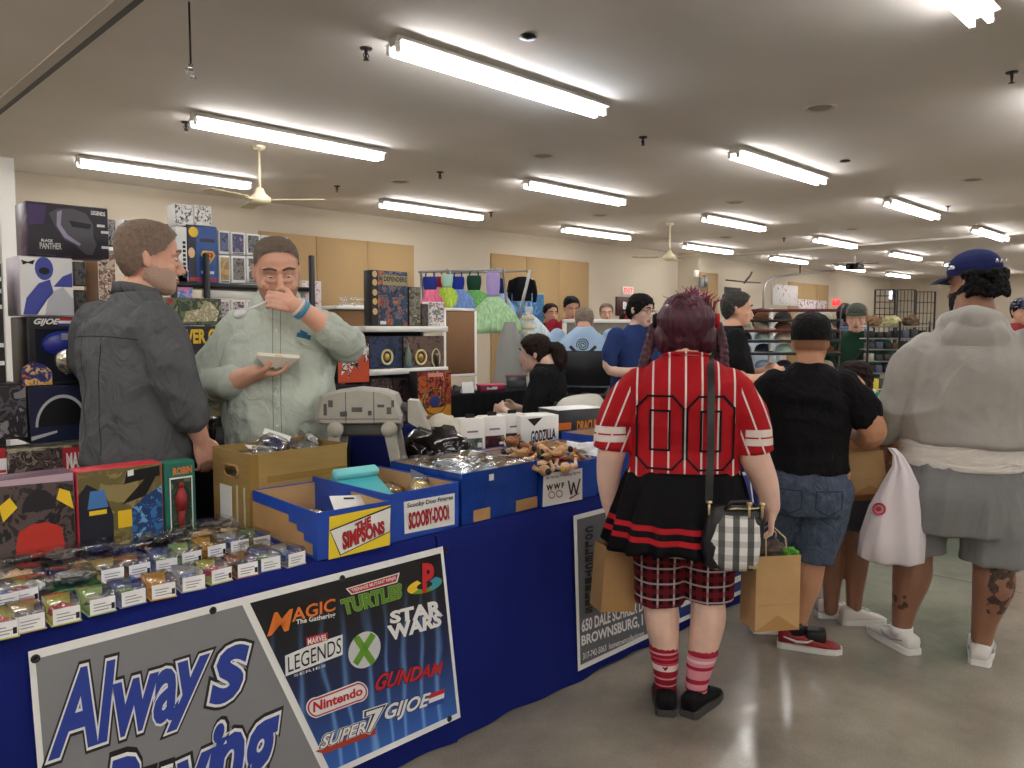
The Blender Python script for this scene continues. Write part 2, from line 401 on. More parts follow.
# ---------------------------------------------------------------- big banner
def on(px, py, l=0.0): return aP(px, py, P_D, nD)+nD*(.012+l)
def word(par, name, s, q, mats, offs, l0=.002, shear=0.0, grow=0.0, f=None, base=False):
    """outlined lettering: one child mesh, widest layer first; q = four corner pixels on the surface f"""
    f = f or on; b = B()
    for i, of in enumerate(offs):
        b.m = i; co, fs, ar = text_mesh(s, of, shear)
        P = [f(*p, l0+i*.0012) for p in q]; wb, hb_ = text_mesh(s, offs[-1], shear)[2]; gx, gy = (ar[0]/wb-1)/2, (ar[1]/hb_-1)/2
        pts = []
        for u, v in co:
            u = u*(1+2*gx)-gx; v = v*(1+2*gy)-gy
            pts.append((P[3]*(1-u)+P[2]*u)*(1-v)+(P[0]*(1-u)+P[1]*u)*v)
        b.add(pts, fs)
    return b.obj(name, mats, par, nrm=False)
def poly(par, name, pts, mat, l=.002, f=None):
    f = f or on
    b = B(); b.ngon([f(*p, l) for p in pts]); return b.obj(name, mat, par, nrm=False)
W_, K_ = mt('print_white', (232, 232, 228), .4), mt('print_black', (14, 14, 18), .4)
G_ = mt('print_grey', (128, 128, 130), .42, var=.04, vsc=3)
BL_ = mt('print_blue', (38, 62, 150), .4); RD_ = mt('print_red', (190, 30, 38), .4)
def flames():
    m, nt, b = newm('print_blue_flames'); b.inputs['Roughness'].default_value = .4
    co = coord(nt, (1, 1, 1)); sp = nt.nodes.new('ShaderNodeSeparateXYZ'); nt.links.new(co, sp.inputs[0])
    n = nd(nt, 'ShaderNodeTexNoise', Scale=3.0, Detail=2.0); nt.links.new(coord(nt, (2, 1, 1)), n.inputs['Vector'])
    w = nd(nt, 'ShaderNodeTexWave', Scale=4.0, Distortion=14.0, Detail=3.0); w.bands_direction = 'X'
    w.inputs['Detail Scale'].default_value = .7
    nt.links.new(coord(nt, (1, 1, .32)), w.inputs['Vector'])
    pk = nd(nt, 'ShaderNodeMath', operation='POWER'); pk.inputs[1].default_value = 9.0; nt.links.new(w.outputs['Fac'], pk.inputs[0])
    mr = nt.nodes.new('ShaderNodeMapRange'); mr.inputs[1].default_value = .62; mr.inputs[2].default_value = .08; nt.links.new(sp.outputs[2], mr.inputs[0])
    r = nt.nodes.new('ShaderNodeValToRGB'); e = r.color_ramp.elements; e[0].color = lin((8, 9, 16)); e[1].color = lin((46, 96, 176)); e[0].position = .15; e[1].position = .95
    x = e.new(.55); x.color = lin((20, 38, 84)); nt.links.new(mr.outputs[0], r.inputs[0])
    mu = nd(nt, 'ShaderNodeMath', operation='MULTIPLY'); nt.links.new(pk.outputs[0], mu.inputs[0]); nt.links.new(mr.outputs[0], mu.inputs[1])
    mx = nd(nt, 'ShaderNodeMix', data_type='RGBA'); mx.inputs[7].default_value = lin((112, 160, 220)); nt.links.new(mu.outputs[0], mx.inputs[0]); nt.links.new(r.outputs[0], mx.inputs[6])
    nt.links.new(mx.outputs[2], b.inputs['Base Color']); return m
bn = thing('vinyl_banner', 'large grey and black vinyl banner of game and toy logos hung on the nearest table', 'banner', (0, 0, 0))
def dz(x, z, l=0.0): return V((x, FY-(TZ-z)/TZ*(FY-FB), z))+nD*(.012+l)
c0, c1, c2 = on(27, 652), on(447, 545), on(449, 722)
zt = (c0.z+c1.z)/2; xl, xr = c0.x, c1.x-.03
def sheet(par, name, x0, x1, z0, z1, mat, l=0.0, xt0=None, xt1=None):
    """flat piece of the banner, x limits at bottom, xt at top"""
    b = B(); xt0 = x0 if xt0 is None else xt0; xt1 = x1 if xt1 is None else xt1
    f = [dz(x0, z0, l), dz(x1, z0, l), dz(xt1, z1, l), dz(xt0, z1, l)]
    b.prism(f, -nD, .0015); return b.obj(name, mat, par)
zb = .085
sheet(bn, 'backing', xl, xr, zb, zt, W_)
dt, db_ = on(243, 602), on(323, 768)
sl = (db_.x-dt.x)/(dt.z-db_.z)      # slant of the white diagonal
def dx(z): return dt.x+(dt.z-z)*sl
z1_, z0_ = zt-.022, zb+.02
b = B(); b.ngon([dz(xl+.014, z0_, .001), dz(dx(z0_)-.012, z0_, .001), dz(dx(z1_)-.012, z1_, .001), dz(xl+.014, z1_, .001)]); b.obj('grey_panel', G_, bn, nrm=False)
b = B(); b.ngon([dz(dx(z0_)+.012, z0_, .001), dz(xr-.014, z0_, .001), dz(xr-.014, z1_, .001), dz(dx(z1_)+.012, z1_, .001)]); b.obj('logo_panel', flames(), bn, nrm=False)
word(bn, 'lettering', 'Alwa', [(45, 675), (171, 643), (178, 716), (46, 761)], [K_, W_, BL_], [.086, .057, .03], shear=.28)
word(bn, 'lettering', 'y', [(163, 666), (208, 652), (206, 716), (164, 732)], [K_, W_, BL_], [.086, .057, .03], shear=.28)
word(bn, 'lettering', 's', [(205, 652), (247, 640), (246, 692), (207, 708)], [K_, W_, BL_], [.086, .057, .03], shear=.28)
word(bn, 'lettering', 'Bu', [(97, 764), (168, 740), (172, 824), (99, 850)], [K_, W_, BL_], [.086, .057, .03], shear=.28)
word(bn, 'lettering', 'yi', [(160, 748), (222, 720), (220, 825), (164, 850)], [K_, W_, BL_], [.086, .057, .03], shear=.28)
word(bn, 'lettering', 'ng', [(204, 742), (277, 712), (278, 806), (206, 832)], [K_, W_, BL_], [.086, .057, .03], shear=.28)
def lg(*p): return [(230+x*.31, 530+y*.31) for x, y in p]
OR_ = mt('print_orange', (222, 118, 40), .4); GN_ = mt('print_green', (96, 150, 40), .4); LT_ = mt('print_pale_green', (164, 190, 92), .4)
YL_ = mt('print_yellow', (236, 196, 40), .4); TQ_ = mt('print_teal', (60, 150, 160), .4); SV_ = mt('print_silver', (196, 198, 196), .35)
word(bn, 'lettering', 'M', lg((122, 268), (196, 252), (196, 318), (112, 342)), [K_, OR_], [.05, .02], shear=.2)
word(bn, 'lettering', 'AGIC', lg((192, 252), (332, 218), (332, 258), (192, 296)), [K_, OR_], [.05, .02])
word(bn, 'lettering', 'The Gathering', lg((206, 288), (332, 262), (332, 284), (206, 308)), [W_], [.02])
b = B(); b.ngon([on(*p, .002) for p in lg((366, 188), (540, 136), (532, 168), (384, 208))]); b.m = 1
b.ngon([on(*p, .003) for p in lg((372, 189), (534, 141), (528, 165), (386, 204))]); b.obj('ribbon', [W_, RD_], bn, nrm=False)
word(bn, 'lettering', 'TEENAGE MUTANT NINJA', lg((380, 190), (528, 146), (524, 162), (388, 202)), [W_], [.02], .005)
word(bn, 'lettering', 'TURTLES', lg((350, 226), (545, 172), (546, 216), (362, 272)), [LT_, K_, GN_], [.075, .045, .025])
# swirl mark: upright red P over a flat coloured S
def ell(c, rx, ry, a0, a1, n=20, ri=None, tilt=-.25):
    o = []
    for i in range(n+1):
        a = a0+(a1-a0)*i/n; o.append((c[0]+cos(a)*rx, c[1]-sin(a)*ry+cos(a)*rx*tilt))
    if ri is not None:
        for i in range(n, -1, -1):
            a = a0+(a1-a0)*i/n; o.append((c[0]+cos(a)*rx*ri, c[1]-sin(a)*ry*ri+cos(a)*rx*tilt*ri))
    return o
b = B()
for m, (a0, a1) in enumerate(((2.0, 3.9), (3.9, 5.2), (-1.1, .9))):
    b.m = m; pp = ell((620, 178), 56, 24, a0, a1, 12, .45); k = len(pp)
    b.add([on(*p, .002) for p in lg(*pp)], [(i, i+1, k-2-i, k-1-i) for i in range(k//2-1)])
b.obj('swirl', [YL_, GN_, TQ_], bn, nrm=False)
word(bn, 'lettering', 'P', lg((610, 106), (650, 106), (648, 190), (612, 204)), [RD_], [.05], .005)
word(bn, 'lettering', 'STAR', lg((508, 262), (672, 222), (680, 276), (508, 302)), [W_], [.05])
word(bn, 'lettering', 'WARS', lg((498, 308), (676, 262), (674, 308), (506, 358)), [W_], [.05])
b = B(); b.ngon([on(*p, .002) for p in lg((238, 346), (308, 328), (308, 354), (240, 374))]); b.obj('plate', RD_, bn, nrm=False)
word(bn, 'lettering', 'MARVEL', lg((242, 349), (305, 333), (305, 351), (243, 369)), [W_], [.02], .004)
b = B(); b.ngon([on(*p, .002) for p in lg((170, 404), (240, 374), (356, 335), (356, 400), (172, 470))]); b.obj('plate', W_, bn, nrm=False)
word(bn, 'lettering', 'LEGENDS', lg((178, 408), (350, 344), (350, 394), (180, 458)), [K_], [.0], .004)
word(bn, 'lettering', 'SERIES', lg((198, 464), (300, 430), (300, 438), (198, 472)), [W_], [.0], .004)
b = B(); b.add([on(*p, .002) for p in lg(*ell((426, 385), 52, 58, 0, 2*pi, 32)[:-1])], [tuple(range(32))]); b.m = 1
for q in (((388, 348), (408, 338), (462, 420), (446, 436)), ((446, 328), (462, 340), (404, 436), (388, 424))):
    b.ngon([on(*p, .0035) for p in lg(*q)])
b.obj('ball_mark', [SV_, GN_], bn, nrm=False)
word(bn, 'lettering', 'GUNDAM', lg((470, 462), (680, 420), (676, 462), (456, 520)), [K_, RD_], [.06, .03], shear=.2)
def pill(x0, y0, x1, y1, r, k):
    o = []
    for cx, a0 in ((x1, -pi/2), (x0, pi/2)):
        for i in range(13):
            a = a0+pi*i/12; o.append((cx+cos(a)*r, (y1 if cx == x1 else y0)-sin(a)*r*k))
    return o
b = B()
for m, (r, l) in enumerate(((34, .002), (30, .003), (25, .004), (22, .005))):
    b.m = m; b.ngon([on(*p, l) for p in lg(*pill(272, 570, 404, 520, r, 1.0))])
b.obj('pill_mark', [W_, RD_, W_, W_], bn, nrm=False)
word(bn, 'lettering', 'Nintendo', lg((258, 552), (416, 500), (418, 528), (258, 586)), [RD_], [.035], .007)
word(bn, 'lettering', 'GIJOE', lg((494, 562), (640, 520), (634, 576), (488, 626)), [K_, W_], [.06, .03], shear=.25)
b = B()
for m in range(3):
    t0, t1 = m/3, (m+1)/3; b.m = m
    b.ngon([on(*p, .003) for p in lg((634-2*t0, 528+44*t0), (684-3*t0, 508+46*t0), (684-3*t1, 508+46*t1), (634-2*t1, 528+44*t1))])
b.obj('flag_stripes', [RD_, W_, BL_], bn, nrm=False)
b = B(); b.ngon([on(*p, .002) for p in lg((268, 712), (300, 690), (462, 634), (462, 656), (300, 718))]); b.obj('brush_stroke', mt('print_rust', (176, 58, 40), .4), bn, nrm=False)
word(bn, 'lettering', 'SUPER', lg((288, 660), (432, 610), (428, 648), (280, 704)), [W_, K_, W_], [.09, .06, .02], .004, shear=.2)
word(bn, 'lettering', '7', lg((418, 588), (486, 566), (470, 640), (434, 652)), [W_, K_, W_], [.09, .06, .02], .004, shear=.2)
for px, py in ((34, 658), (211, 610), (340, 578), (444, 550), (447, 718)):
    p = on(px, py); b = B(); b.X = Mx.Translation(p+nD*.002) @ nD.to_track_quat('Z', 'Y').to_matrix().to_4x4()
    b.lathe([(.001, 0), (.004, .0), (.005, .002), (.010, .002), (.011, 0)], n=14); b.obj('grommet', M_dkmetal, bn)
# ---------------------------------------------------------------- second banner
b2 = thing('vinyl_banner', 'grey vinyl banner with a street address hung on the table behind the red jersey', 'banner')
q0, q1 = on(576, 515), on(576, 670)
sheet(b2, 'backing', q1.x+.0, 4.12, .05, q0.z, W_, 0, q0.x-.03, 4.12)
G2 = mt('print_dark_grey', (96, 97, 100), .42)
sheet(b2, 'grey_panel', q1.x+.018, 3.25, .072, q0.z-.02, G2, .0025, q0.x-.012, 3.25)
sheet(b2, 'blue_panel', 3.26, 4.1, .072, q0.z-.02, mt('print_navy', (30, 52, 130), .42), .0025)
for z0, z1, m in ((.3, .36, RD_), (.22, .27, W_), (.12, .15, W_)): sheet(b2, 'stripe', 3.28, 4.08, z0, z1, m, .004)
def l2(*p): return [(560+x*.2344, 560+y*.2344) for x, y in p]
for i, ch in enumerate('COLLECTIBLES'):
    y0 = 527+i*7.3; word(b2, 'lettering', ch, [(582, y0), (590, y0-1.6), (590, y0+4.4), (582, y0+6.2)], [K_], [.07], .005)
word(b2, 'lettering', '650 DALE SCHRIER D', l2((80, 254), (342, 168), (342, 216), (80, 308)), [W_], [.03], .005)
word(b2, 'lettering', 'BROWNSBURG, I', l2((78, 322), (340, 228), (342, 284), (80, 372)), [W_], [.03], .005)
word(b2, 'lettering', '317-742-5063  hometowncollecticons', l2((85, 396), (346, 296), (346, 322), (85, 424)), [W_], [.01], .005)
word(b2, 'lettering', 'AD', l2((138, 182), (182, 166), (182, 196), (138, 212)), [K_], [.03], .005)
word(b2, 'lettering', 'DY', l2((285, 134), (328, 118), (328, 150), (285, 166)), [K_], [.03], .005)
# ---------------------------------------------------------------- cartons along the front edge
M_card = mt('brown_card', (176, 138, 92), .75, var=.06, vsc=14, bump=.08, bs=60)
M_cardin = mt('brown_card_inside', (186, 152, 108), .8, var=.05, vsc=9)
M_tape = mt('blue_tape', (28, 72, 170), .38, var=.08, vsc=10, bump=.15, bs=26)
M_tape2 = mt('blue_tape_dark', (24, 60, 140), .16, var=.15, vsc=12, bump=.7, bs=14)
M_olive = mt('packing_tape_tan', (160, 132, 78), .32, var=.08, vsc=7, bump=.2, bs=14, stretch=(1, 1, 6))
def tray(t, w, d, h, mo, mi, cut=0.0):
    """open carton: front-left-bottom corner at 0,0,0"""
    e = .005; b = B()
    b.box((0, 0, 0), (w, d, e)); b.box((0, 0, 0), (w, e, h)); b.box((0, d-e, 0), (w, d, h+cut)); b.box((0, e, 0), (e, d-e, h)); b.box((w-e, e, 0), (w, d-e, h))
    b.obj('carton', mo, t)
    b = B(); g = .0008
    b.box((e, e, e), (w-e, d-e, e+g)); b.box((e, e, e), (w-e, e+g, h-.004)); b.box((e, d-e-g, e), (w-e, d-e, h-.004)); b.box((e, e, e), (e+g, d-e, h-.004)); b.box((w-e-g, e, e), (w-e, d-e, h-.004))
    b.obj('lining', mi, t)
def frame_of(A, Bp):
    A = V((A[0], A[1], TZ+.001)); d = V((Bp[0], Bp[1], 0))-V((A[0], A[1], 0)); return A, math.atan2(d.y, d.x), d.length
def facef(A, rz, par):
    n = V((sin(rz), -cos(rz), 0)); inv = Mx.Rotation(-rz, 4, 'Z') @ Mx.Translation(-A)
    return lambda px, py, l=0.0: inv @ (aP(px, py, A, n)+n*(.001+l))
A, rz, w = frame_of((1.312, 2.205), (1.588, 2.19))
sb = thing('carton', 'open blue taped carton with a yellow and white cartoon sign, second from the left', 'box', A, rz)
tray(sb, w, .5, .158, M_tape, M_cardin); fS = facef(A, rz, sb)
b = B(); b.add([(-.001, .03, .012), (-.001, .495, .012), (-.001, .495, .118), (-.001, .20, .118), (-.001, .20, .095), (-.001, .14, .095), (-.001, .14, .075), (-.001, .09, .075), (-.001, .09, .05), (-.001, .03, .05)], [tuple(range(10))]); b.obj('bare_card', M_card, sb)
def l6(*p): return [(180+x*.2148, 430+y*.2148) for x, y in p]
sg = poly(sb, 'sign', l6((694, 404), (980, 348), (976, 534), (690, 604)), mt('sign_yellow', (236, 208, 44), .45), .001, fS)
b = B(); b.ngon([fS(*p, .0018) for p in l6((694, 466), (980, 352), (976, 474), (744, 584))]); b.m = 1
b.ngon([fS(*p, .0026) for p in l6((698, 470), (978, 360), (974, 470), (746, 578))]); b.obj('white_band', [K_, W_], sg, nrm=False)
word(sg, 'lettering', 'THE', l6((812, 436), (884, 400), (886, 440), (814, 474)), [K_, RD_], [.06, .03], .004, f=fS)
word(sg, 'lettering', 'SIMPSONS', l6((752, 478), (946, 422), (950, 478), (756, 556)), [K_, RD_], [.06, .03], .004, f=fS)
A, rz, w = frame_of((1.60, 2.206), (1.925, 2.212))
cb = thing('carton', 'open blue taped carton with a white sign lettered in red, third from the left', 'box', A, rz)
tray(cb, w, .50, .175, M_tape, M_cardin); fC = facef(A, rz, cb)
def l7(*p): return [(340+x*.2539, 380+y*.2539) for x, y in p]
sg = poly(cb, 'sign', l7((250, 480), (450, 445), (450, 568), (253, 606)), W_, .001, fC)
word(sg, 'lettering', 'Scooby Doo Figures', l7((262, 486), (442, 452), (442, 474), (262, 508)), [K_], [.02], .003, f=fC)
word(sg, 'lettering', 'SCOOBY-DOO!', l7((268, 524), (424, 490), (428, 546), (268, 588)), [K_, RD_], [.05, .025], .003, f=fC)
A, rz, w = frame_of((1.945, 2.215), (2.375, 2.225))
pb = thing('carton', 'dark blue carton wrapped in shiny clear film with two tan patches, middle of the row', 'box', A, rz)
tray(pb, w, .44, .2, M_tape2, M_cardin)
for x0, x1 in ((.06, .15), (.3, .43)): B().box((x0, -.0015, .004), (x1, -.0003, .05)).obj('bare_card', M_card, pb)
B().box((.145, -.002, .155), (.17, -.0005, .18)).obj('price_sticker', W_, pb)
b = B(); n = 14
for s in (0,):
    rs = []
    random.seed(5)
    for i in range(n+1):
        rs.append([V((w*i/n, .44*j/n, .205+random.uniform(-.006, .012)*(0 < i < n)*(0 < j < n))) for j in range(n+1)])
    co = [p for r in rs for p in r]; b.add(co, [(i*(n+1)+j, (i+1)*(n+1)+j, (i+1)*(n+1)+j+1, i*(n+1)+j+1) for i in range(n) for j in range(n)], True)
b.obj('clear_film', plastic('film', (240, 244, 248), .1, .12), pb)
A, rz, w = frame_of((2.40, 2.205), (2.74, 2.20))
wb = thing('carton', 'blue taped carton with a white wrestling sign, beside the red jersey', 'box', A, rz)
tray(wb, w, .5, .172, M_tape, M_cardin); fW = facef(A, rz, wb)
sg = poly(wb, 'sign', l7((800, 370), (953, 346), (953, 470), (796, 500)), W_, .001, fW)
word(sg, 'lettering', 'All Various Wrestling Figures', l7((808, 380), (944, 356), (944, 370), (808, 396)), [mt('print_slate', (70, 80, 96), .5)], [.01], .003, f=fW)
word(sg, 'lettering', 'W W F', l7((810, 414), (880, 402), (880, 424), (810, 438)), [K_], [.05], .003, f=fW)
for x in (818, 848):
    b = B(); pp = l7(*[(x+13+cos(i*pi/8)*13, 452+sin(i*pi/8)*15-(x-818)*.15) for i in range(16)])
    pi_ = l7(*[(x+13+cos(i*pi/8)*10, 452+sin(i*pi/8)*11-(x-818)*.15) for i in range(16)])
    b.add([fW(*p, .003) for p in pp+pi_], [(i, (i+1) % 16, 16+(i+1) % 16, 16+i) for i in range(16)]); b.obj('ring_mark', mt('print_brown_red', (150, 70, 50), .5), sg, nrm=False)
b = B()
for a, c in (((897, 396), (908, 452)), ((908, 452), (917, 402)), ((917, 402), (928, 450)), ((928, 450), (942, 388))):
    b.ngon([fW(*p, .003) for p in l7((a[0]-3, a[1]), (a[0]+3, a[1]), (c[0]+3, c[1]), (c[0]-3, c[1]))])
b.m = 1; b.ngon([fW(*p, .003) for p in l7((900, 464), (940, 442), (940, 447), (902, 470))]); b.obj('scratch_mark', [K_, RD_], sg, nrm=False)
A, rz, w = frame_of((2.78, 2.23), (3.12, 2.24))
t = thing('carton', 'blue carton holding crumpled white tissue, beside the jersey sleeve', 'box', A, rz); tray(t, w, .5, .17, M_tape, M_cardin)
A, rz, w = frame_of((3.16, 2.27), (3.55, 2.28))
t2 = thing('carton', 'blue carton at the far end of the table, mostly behind the red jersey', 'box', A, rz); tray(t2, w, .5, .2, M_tape, M_cardin)
A, rz, w = frame_of((2.45, 2.73), (2.80, 2.73))
t3 = thing('carton', 'blue carton behind the heap of loose wrestling figures', 'box', A, rz); tray(t3, w, .14, .15, M_tape, M_cardin)
# big tan taped carton
A, rz, w = frame_of((1.33, 2.70), (1.75, 2.70))
bc = thing('carton', 'tall tan carton wound in packing tape, full of bagged toys, largest on the table', 'box', A, rz)
d, h, e = .31, .29, .006
b = B(); b.box((0, 0, 0), (w, d, e)); b.box((0, 0, 0), (w, e, h)); b.box((0, d-e, 0), (w, d, h)); b.box((w-e, e, 0), (w, d-e, h))
# left side with a hand hole
hy0, hy1, hz0, hz1 = .09, .21, .19, .235
b.box((0, e, 0), (e, d-e, hz0)); b.box((0, e, hz1), (e, d-e, h)); b.box((0, e, hz0), (e, hy0, hz1)); b.box((0, hy1, hz0), (e, d-e, hz1))
b.obj('carton', M_olive, bc)
b = B(); b.tube([(-.002, hy0, (hz0+hz1)/2), (-.002, hy0+.015, hz1), (-.002, hy1-.015, hz1), (-.002, hy1, (hz0+hz1)/2), (-.002, hy1-.015, hz0), (-.002, hy0+.015, hz0)], .004, 6, closed=True); b.obj('hand_hole_rim', M_card, bc)
B().box((-.0015, .15, .02), (-.0003, .25, .15)).obj('shipping_label', W_, bc)
for y in (.04, .1): B().box((-.0015, y, .002), (-.0003, y+.012, .16)).obj('tape_glint', mt('tape_pale', (204, 196, 170), .25), bc)
B().box((.0, -.0015, .0), (.035, -.0003, h-.002)).obj('tape_strip', mt('tape_tan2', (150, 120, 62), .25), bc)
B().box((.07, -.0015, .175), (w, -.0003, .2)).obj('tape_strip', mt('tape_tan2', (150, 120, 62), .25), bc)
# ---------------------------------------------------------------- bagged toys and odds and ends inside the cartons
M_bag = plastic('baggie', (244, 246, 248), .16, .15)
def lump(r, seed, rough=.35):
    """small crumpled irregular lump"""
    bm = bmesh.new(); bmesh.ops.create_icosphere(bm, subdivisions=3, radius=1)
    for v in bm.verts:
        n = noise.noise(v.co*2.2+V((seed*3.1, seed, seed*.7))); n2 = noise.noise(v.co*5+V((seed, 0, 0)))
        v.co = V((v.co.x*r[0], v.co.y*r[1], v.co.z*r[2]))*(1+rough*n+.15*n2)
    for f in bm.faces: f.smooth = False
    me = bpy.data.meshes.new('lump'); bm.to_mesh(me); bm.free(); return me
def bagged(loc, rz, tilt, size, cardm, toym, label, group, seed):
    t = thing('bagged_toy', label, 'toy', loc, rz, group); t.rotation_euler = (tilt, tilt*.4, rz)
    o = link('toy', lump((size*.34, size*.26, size*.16), seed), toym, t, (0, 0, size*.16))
    o = link('bag', lump((size*.5, size*.36, size*.2), seed+9, .2), M_bag, t, (0, 0, size*.17)); smooth(o.data)
    B().box((-size*.42, size*.28, size*.12), (size*.42, size*.5, size*.135)).obj('header_card', cardm, t)
    return t
cm = [W_, mt('card_navy', (40, 54, 110), .5), mt('card_cream', (226, 216, 190), .5)]
tm = [mt('toy_grey', (120, 118, 116), .5), mt('toy_navy', (36, 44, 92), .5), mt('toy_tan', (196, 160, 110), .5), mt('toy_white', (220, 218, 212), .5), mt('toy_black', (30, 30, 32), .5), mt('toy_yellow', (220, 186, 60), .5)]
S = Mx.Translation(bc.location) @ Mx.Rotation(bc.rotation_euler.z, 4, 'Z')
for i, (x, y, z, rz, ti, c, k, l) in enumerate(((.1, .09, .255, .3, .5, 0, 0, 'at the left front of the tall tan carton'), (.2, .2, .275, -.5, .9, 0, 1, 'standing up in the middle of the tall tan carton'), (.29, .1, .255, .2, .35, 1, 0, 'at the centre front of the tall tan carton'),
        (.36, .2, .27, 1.2, .8, 0, 3, 'with a white card at the right of the tall tan carton'), (.1, .23, .22, 1.9, .3, 2, 3, 'at the back left of the tall tan carton'))):
    bagged(S @ V((x, y, z)), rz, ti, .13, cm[c], tm[k], 'bagged small toy '+l, 'bagged toys in the tall tan carton', i)
for x0, x1, y0, y1, z, T in ((.02, .41, .02, .4, .2, bc),):
    o = link('packing_fill', lump((.18, .13, .05), 3.3, .3), mt('fill_grey', (140, 136, 130), .6), None, S @ V((.21, .155, .19))); tag(o, 'jumbled grey bagged pieces filling the tall tan carton', 'packing')
S = Mx.Translation(sb.location) @ Mx.Rotation(sb.rotation_euler.z, 4, 'Z')
bagged(S @ V((.13, .22, .06)), .4, .5, .13, cm[2], tm[5], 'bagged yellow toy lying in the cartoon sign carton', 'bagged toys in the cartoon sign carton', 21)
c_ = thing('blister_card', 'white hanging card with a clear bubble leaning in the cartoon sign carton', 'card', S @ V((.2, .06, .05)), .1); c_.rotation_euler = (-.9, .1, -.15)
B().rbox((-.07, 0, 0), (.07, .004, .17), .002, 1).obj('card', W_, c_)
B().box((-.02, -.001, .15), (.02, 0, .158)).obj('hang_hole', K_, c_); B().rbox((-.045, -.02, .02), (.045, 0, .1), .01).obj('bubble', tm[5], c_)
S = Mx.Translation(cb.location) @ Mx.Rotation(cb.rotation_euler.z, 4, 'Z')
# teal case leaning in the carton
tc = thing('teal_case', 'turquoise plastic play case lying in the open carton behind the cartoon sign', 'case', S @ V((.11, .28, .125)), -.12); tc.rotation_euler = (.42, .0, -.1)
M_teal = mt('teal_plastic', (88, 196, 204), .35, var=.04)
B().rbox((-.09, -.16, -.05), (.1, .15, .0), .012).obj('body', M_teal, tc)
b = B(); b.rbox((-.09, .1, .0), (.1, .145, .03), .008); b.obj('handle', mt('teal_pale', (130, 216, 220), .35), tc); B().lathe([(.001, .002), (.014, .002), (.014, 0)], (.02, -.08, 0), 14).obj('button', W_, tc)
o = bagged(S @ V((.26, .16, .12)), .1, 1.1, .15, mt('card_grey', (96, 104, 120), .5), tm[5], 'bag with a dark printed header standing in the red lettered carton', 'bags in the red lettered carton', 31)
o = bagged(S @ V((.26, .34, .08)), 1.1, .3, .15, cm[0], tm[2], 'bagged tan toy lying behind the printed bag in the red lettered carton', 'bags in the red lettered carton', 32)
S = Mx.Translation(pb.location) @ Mx.Rotation(pb.rotation_euler.z, 4, 'Z')
tb = [mt('toy_paleblue', (170, 206, 226), .4), mt('toy_ice', (206, 224, 232), .4), mt('toy_sand', (200, 176, 136), .5)]
for i, (x, y, l) in enumerate(((.1, .15, 'front left'), (.28, .14, 'front right'), (.2, .24, 'middle'), (.33, .3, 'right side'), (.09, .32, 'left side'), (.25, .37, 'back'))):
    bagged(S @ V((x, y, .13)), i*1.1, .2, .17, cm[i % 3], (tb+tm)[(0, 1, 0, 3, 2, 1)[i]], 'bagged pale toy under the clear film, %s of the wrapped carton' % l, 'bagged toys in the film wrapped carton', 40+i)
def tissue(loc, s, seed, label):
    o = link('tissue_paper', lump((s, s*.8, s*.45), seed, .7), mt('tissue_white', (226, 228, 230), .8), None, loc); tag(o, label, 'paper')
tissue((2.95, 2.42, TZ+.15), .12, 3, 'crumpled white tissue in the blue carton nearest the jersey sleeve')
tissue((3.33, 2.48, TZ+.2), .11, 8, 'crumpled white tissue in the farthest blue carton')
# ---------------------------------------------------------------- loose action figures
def figure(skin, trunks, hair, boots):
    t = thing('action_figure', '', 'figurine', group='loose action figures')
    b = B(); b.tube([(0, 0, .055), (0, 0, .075), (0, 0, .1), (0, 0, .115)], [.014, .013, .02, .008], 10); b.ball((0, 0, .128), (.010, .011, .013), 10)
    for s in (-1, 1):
        b.tube([(s*.02, 0, .108), (s*.036, .006, .09), (s*.032, .022, .072)], [.008, .008, .005], 8); b.ball((s*.032, .026, .069), .007, 8)
        b.tube([(s*.009, 0, .06), (s*.014, .004, .035), (s*.015, 0, .012)], [.011, .009, .006], 8)
    b.obj('body', skin, t)
    B().tube([(0, 0, .048), (0, 0, .058), (0, 0, .066)], [.0165, .0165, .0145], 10).obj('trunks', trunks, t)
    B().ball((0, -.002, .134), (.0112, .012, .011), 10).obj('hair', hair, t)
    for s in (-1, 1):
        b = B(); b.tube([(s*.015, 0, .03), (s*.015, 0, .006)], [.0085, .008], 8); b.ball((s*.015, .008, .005), (.008, .015, .006), 8); b.obj('boot', boots, t)
    return t
sk = [mt('fig_tan', (206, 160, 112), .5), mt('fig_pale', (226, 190, 156), .5), mt('fig_brown', (150, 98, 62), .5)]
dk = [mt('fig_black', (24, 24, 28), .5), mt('fig_blue', (40, 70, 150), .5), mt('fig_gold', (200, 160, 70), .5), mt('fig_red', (160, 36, 36), .5)]
F = [figure(sk[0], dk[0], dk[0], dk[0]), figure(sk[1], dk[1], dk[2], dk[0]), figure(sk[2], dk[0], dk[0], dk[3]), figure(sk[0], dk[2], dk[0], dk[2])]
random.seed(11); fl = ['black trunked wrestler figure', 'fair haired wrestler figure', 'brown wrestler figure', 'gold trunked wrestler figure']
spots = ['at the left of the heap', 'at the front left of the heap', 'on top of the heap', 'at the right front of the heap', 'at the far right of the heap', 'at the back of the heap', 'under the top of the heap', 'at the back left of the heap', 'half upright in the heap', 'lowest at the front of the heap', 'leaning at the right of the heap', 'at the rear right of the heap']
pos = [(2.44, 2.3, .15), (2.5, 2.25, .16), (2.55, 2.4, .21), (2.65, 2.26, .17), (2.7, 2.38, .165), (2.55, 2.6, .16), (2.6, 2.32, .17), (2.46, 2.52, .15), (2.52, 2.34, .19), (2.6, 2.24, .15), (2.68, 2.5, .165), (2.62, 2.44, .18)]
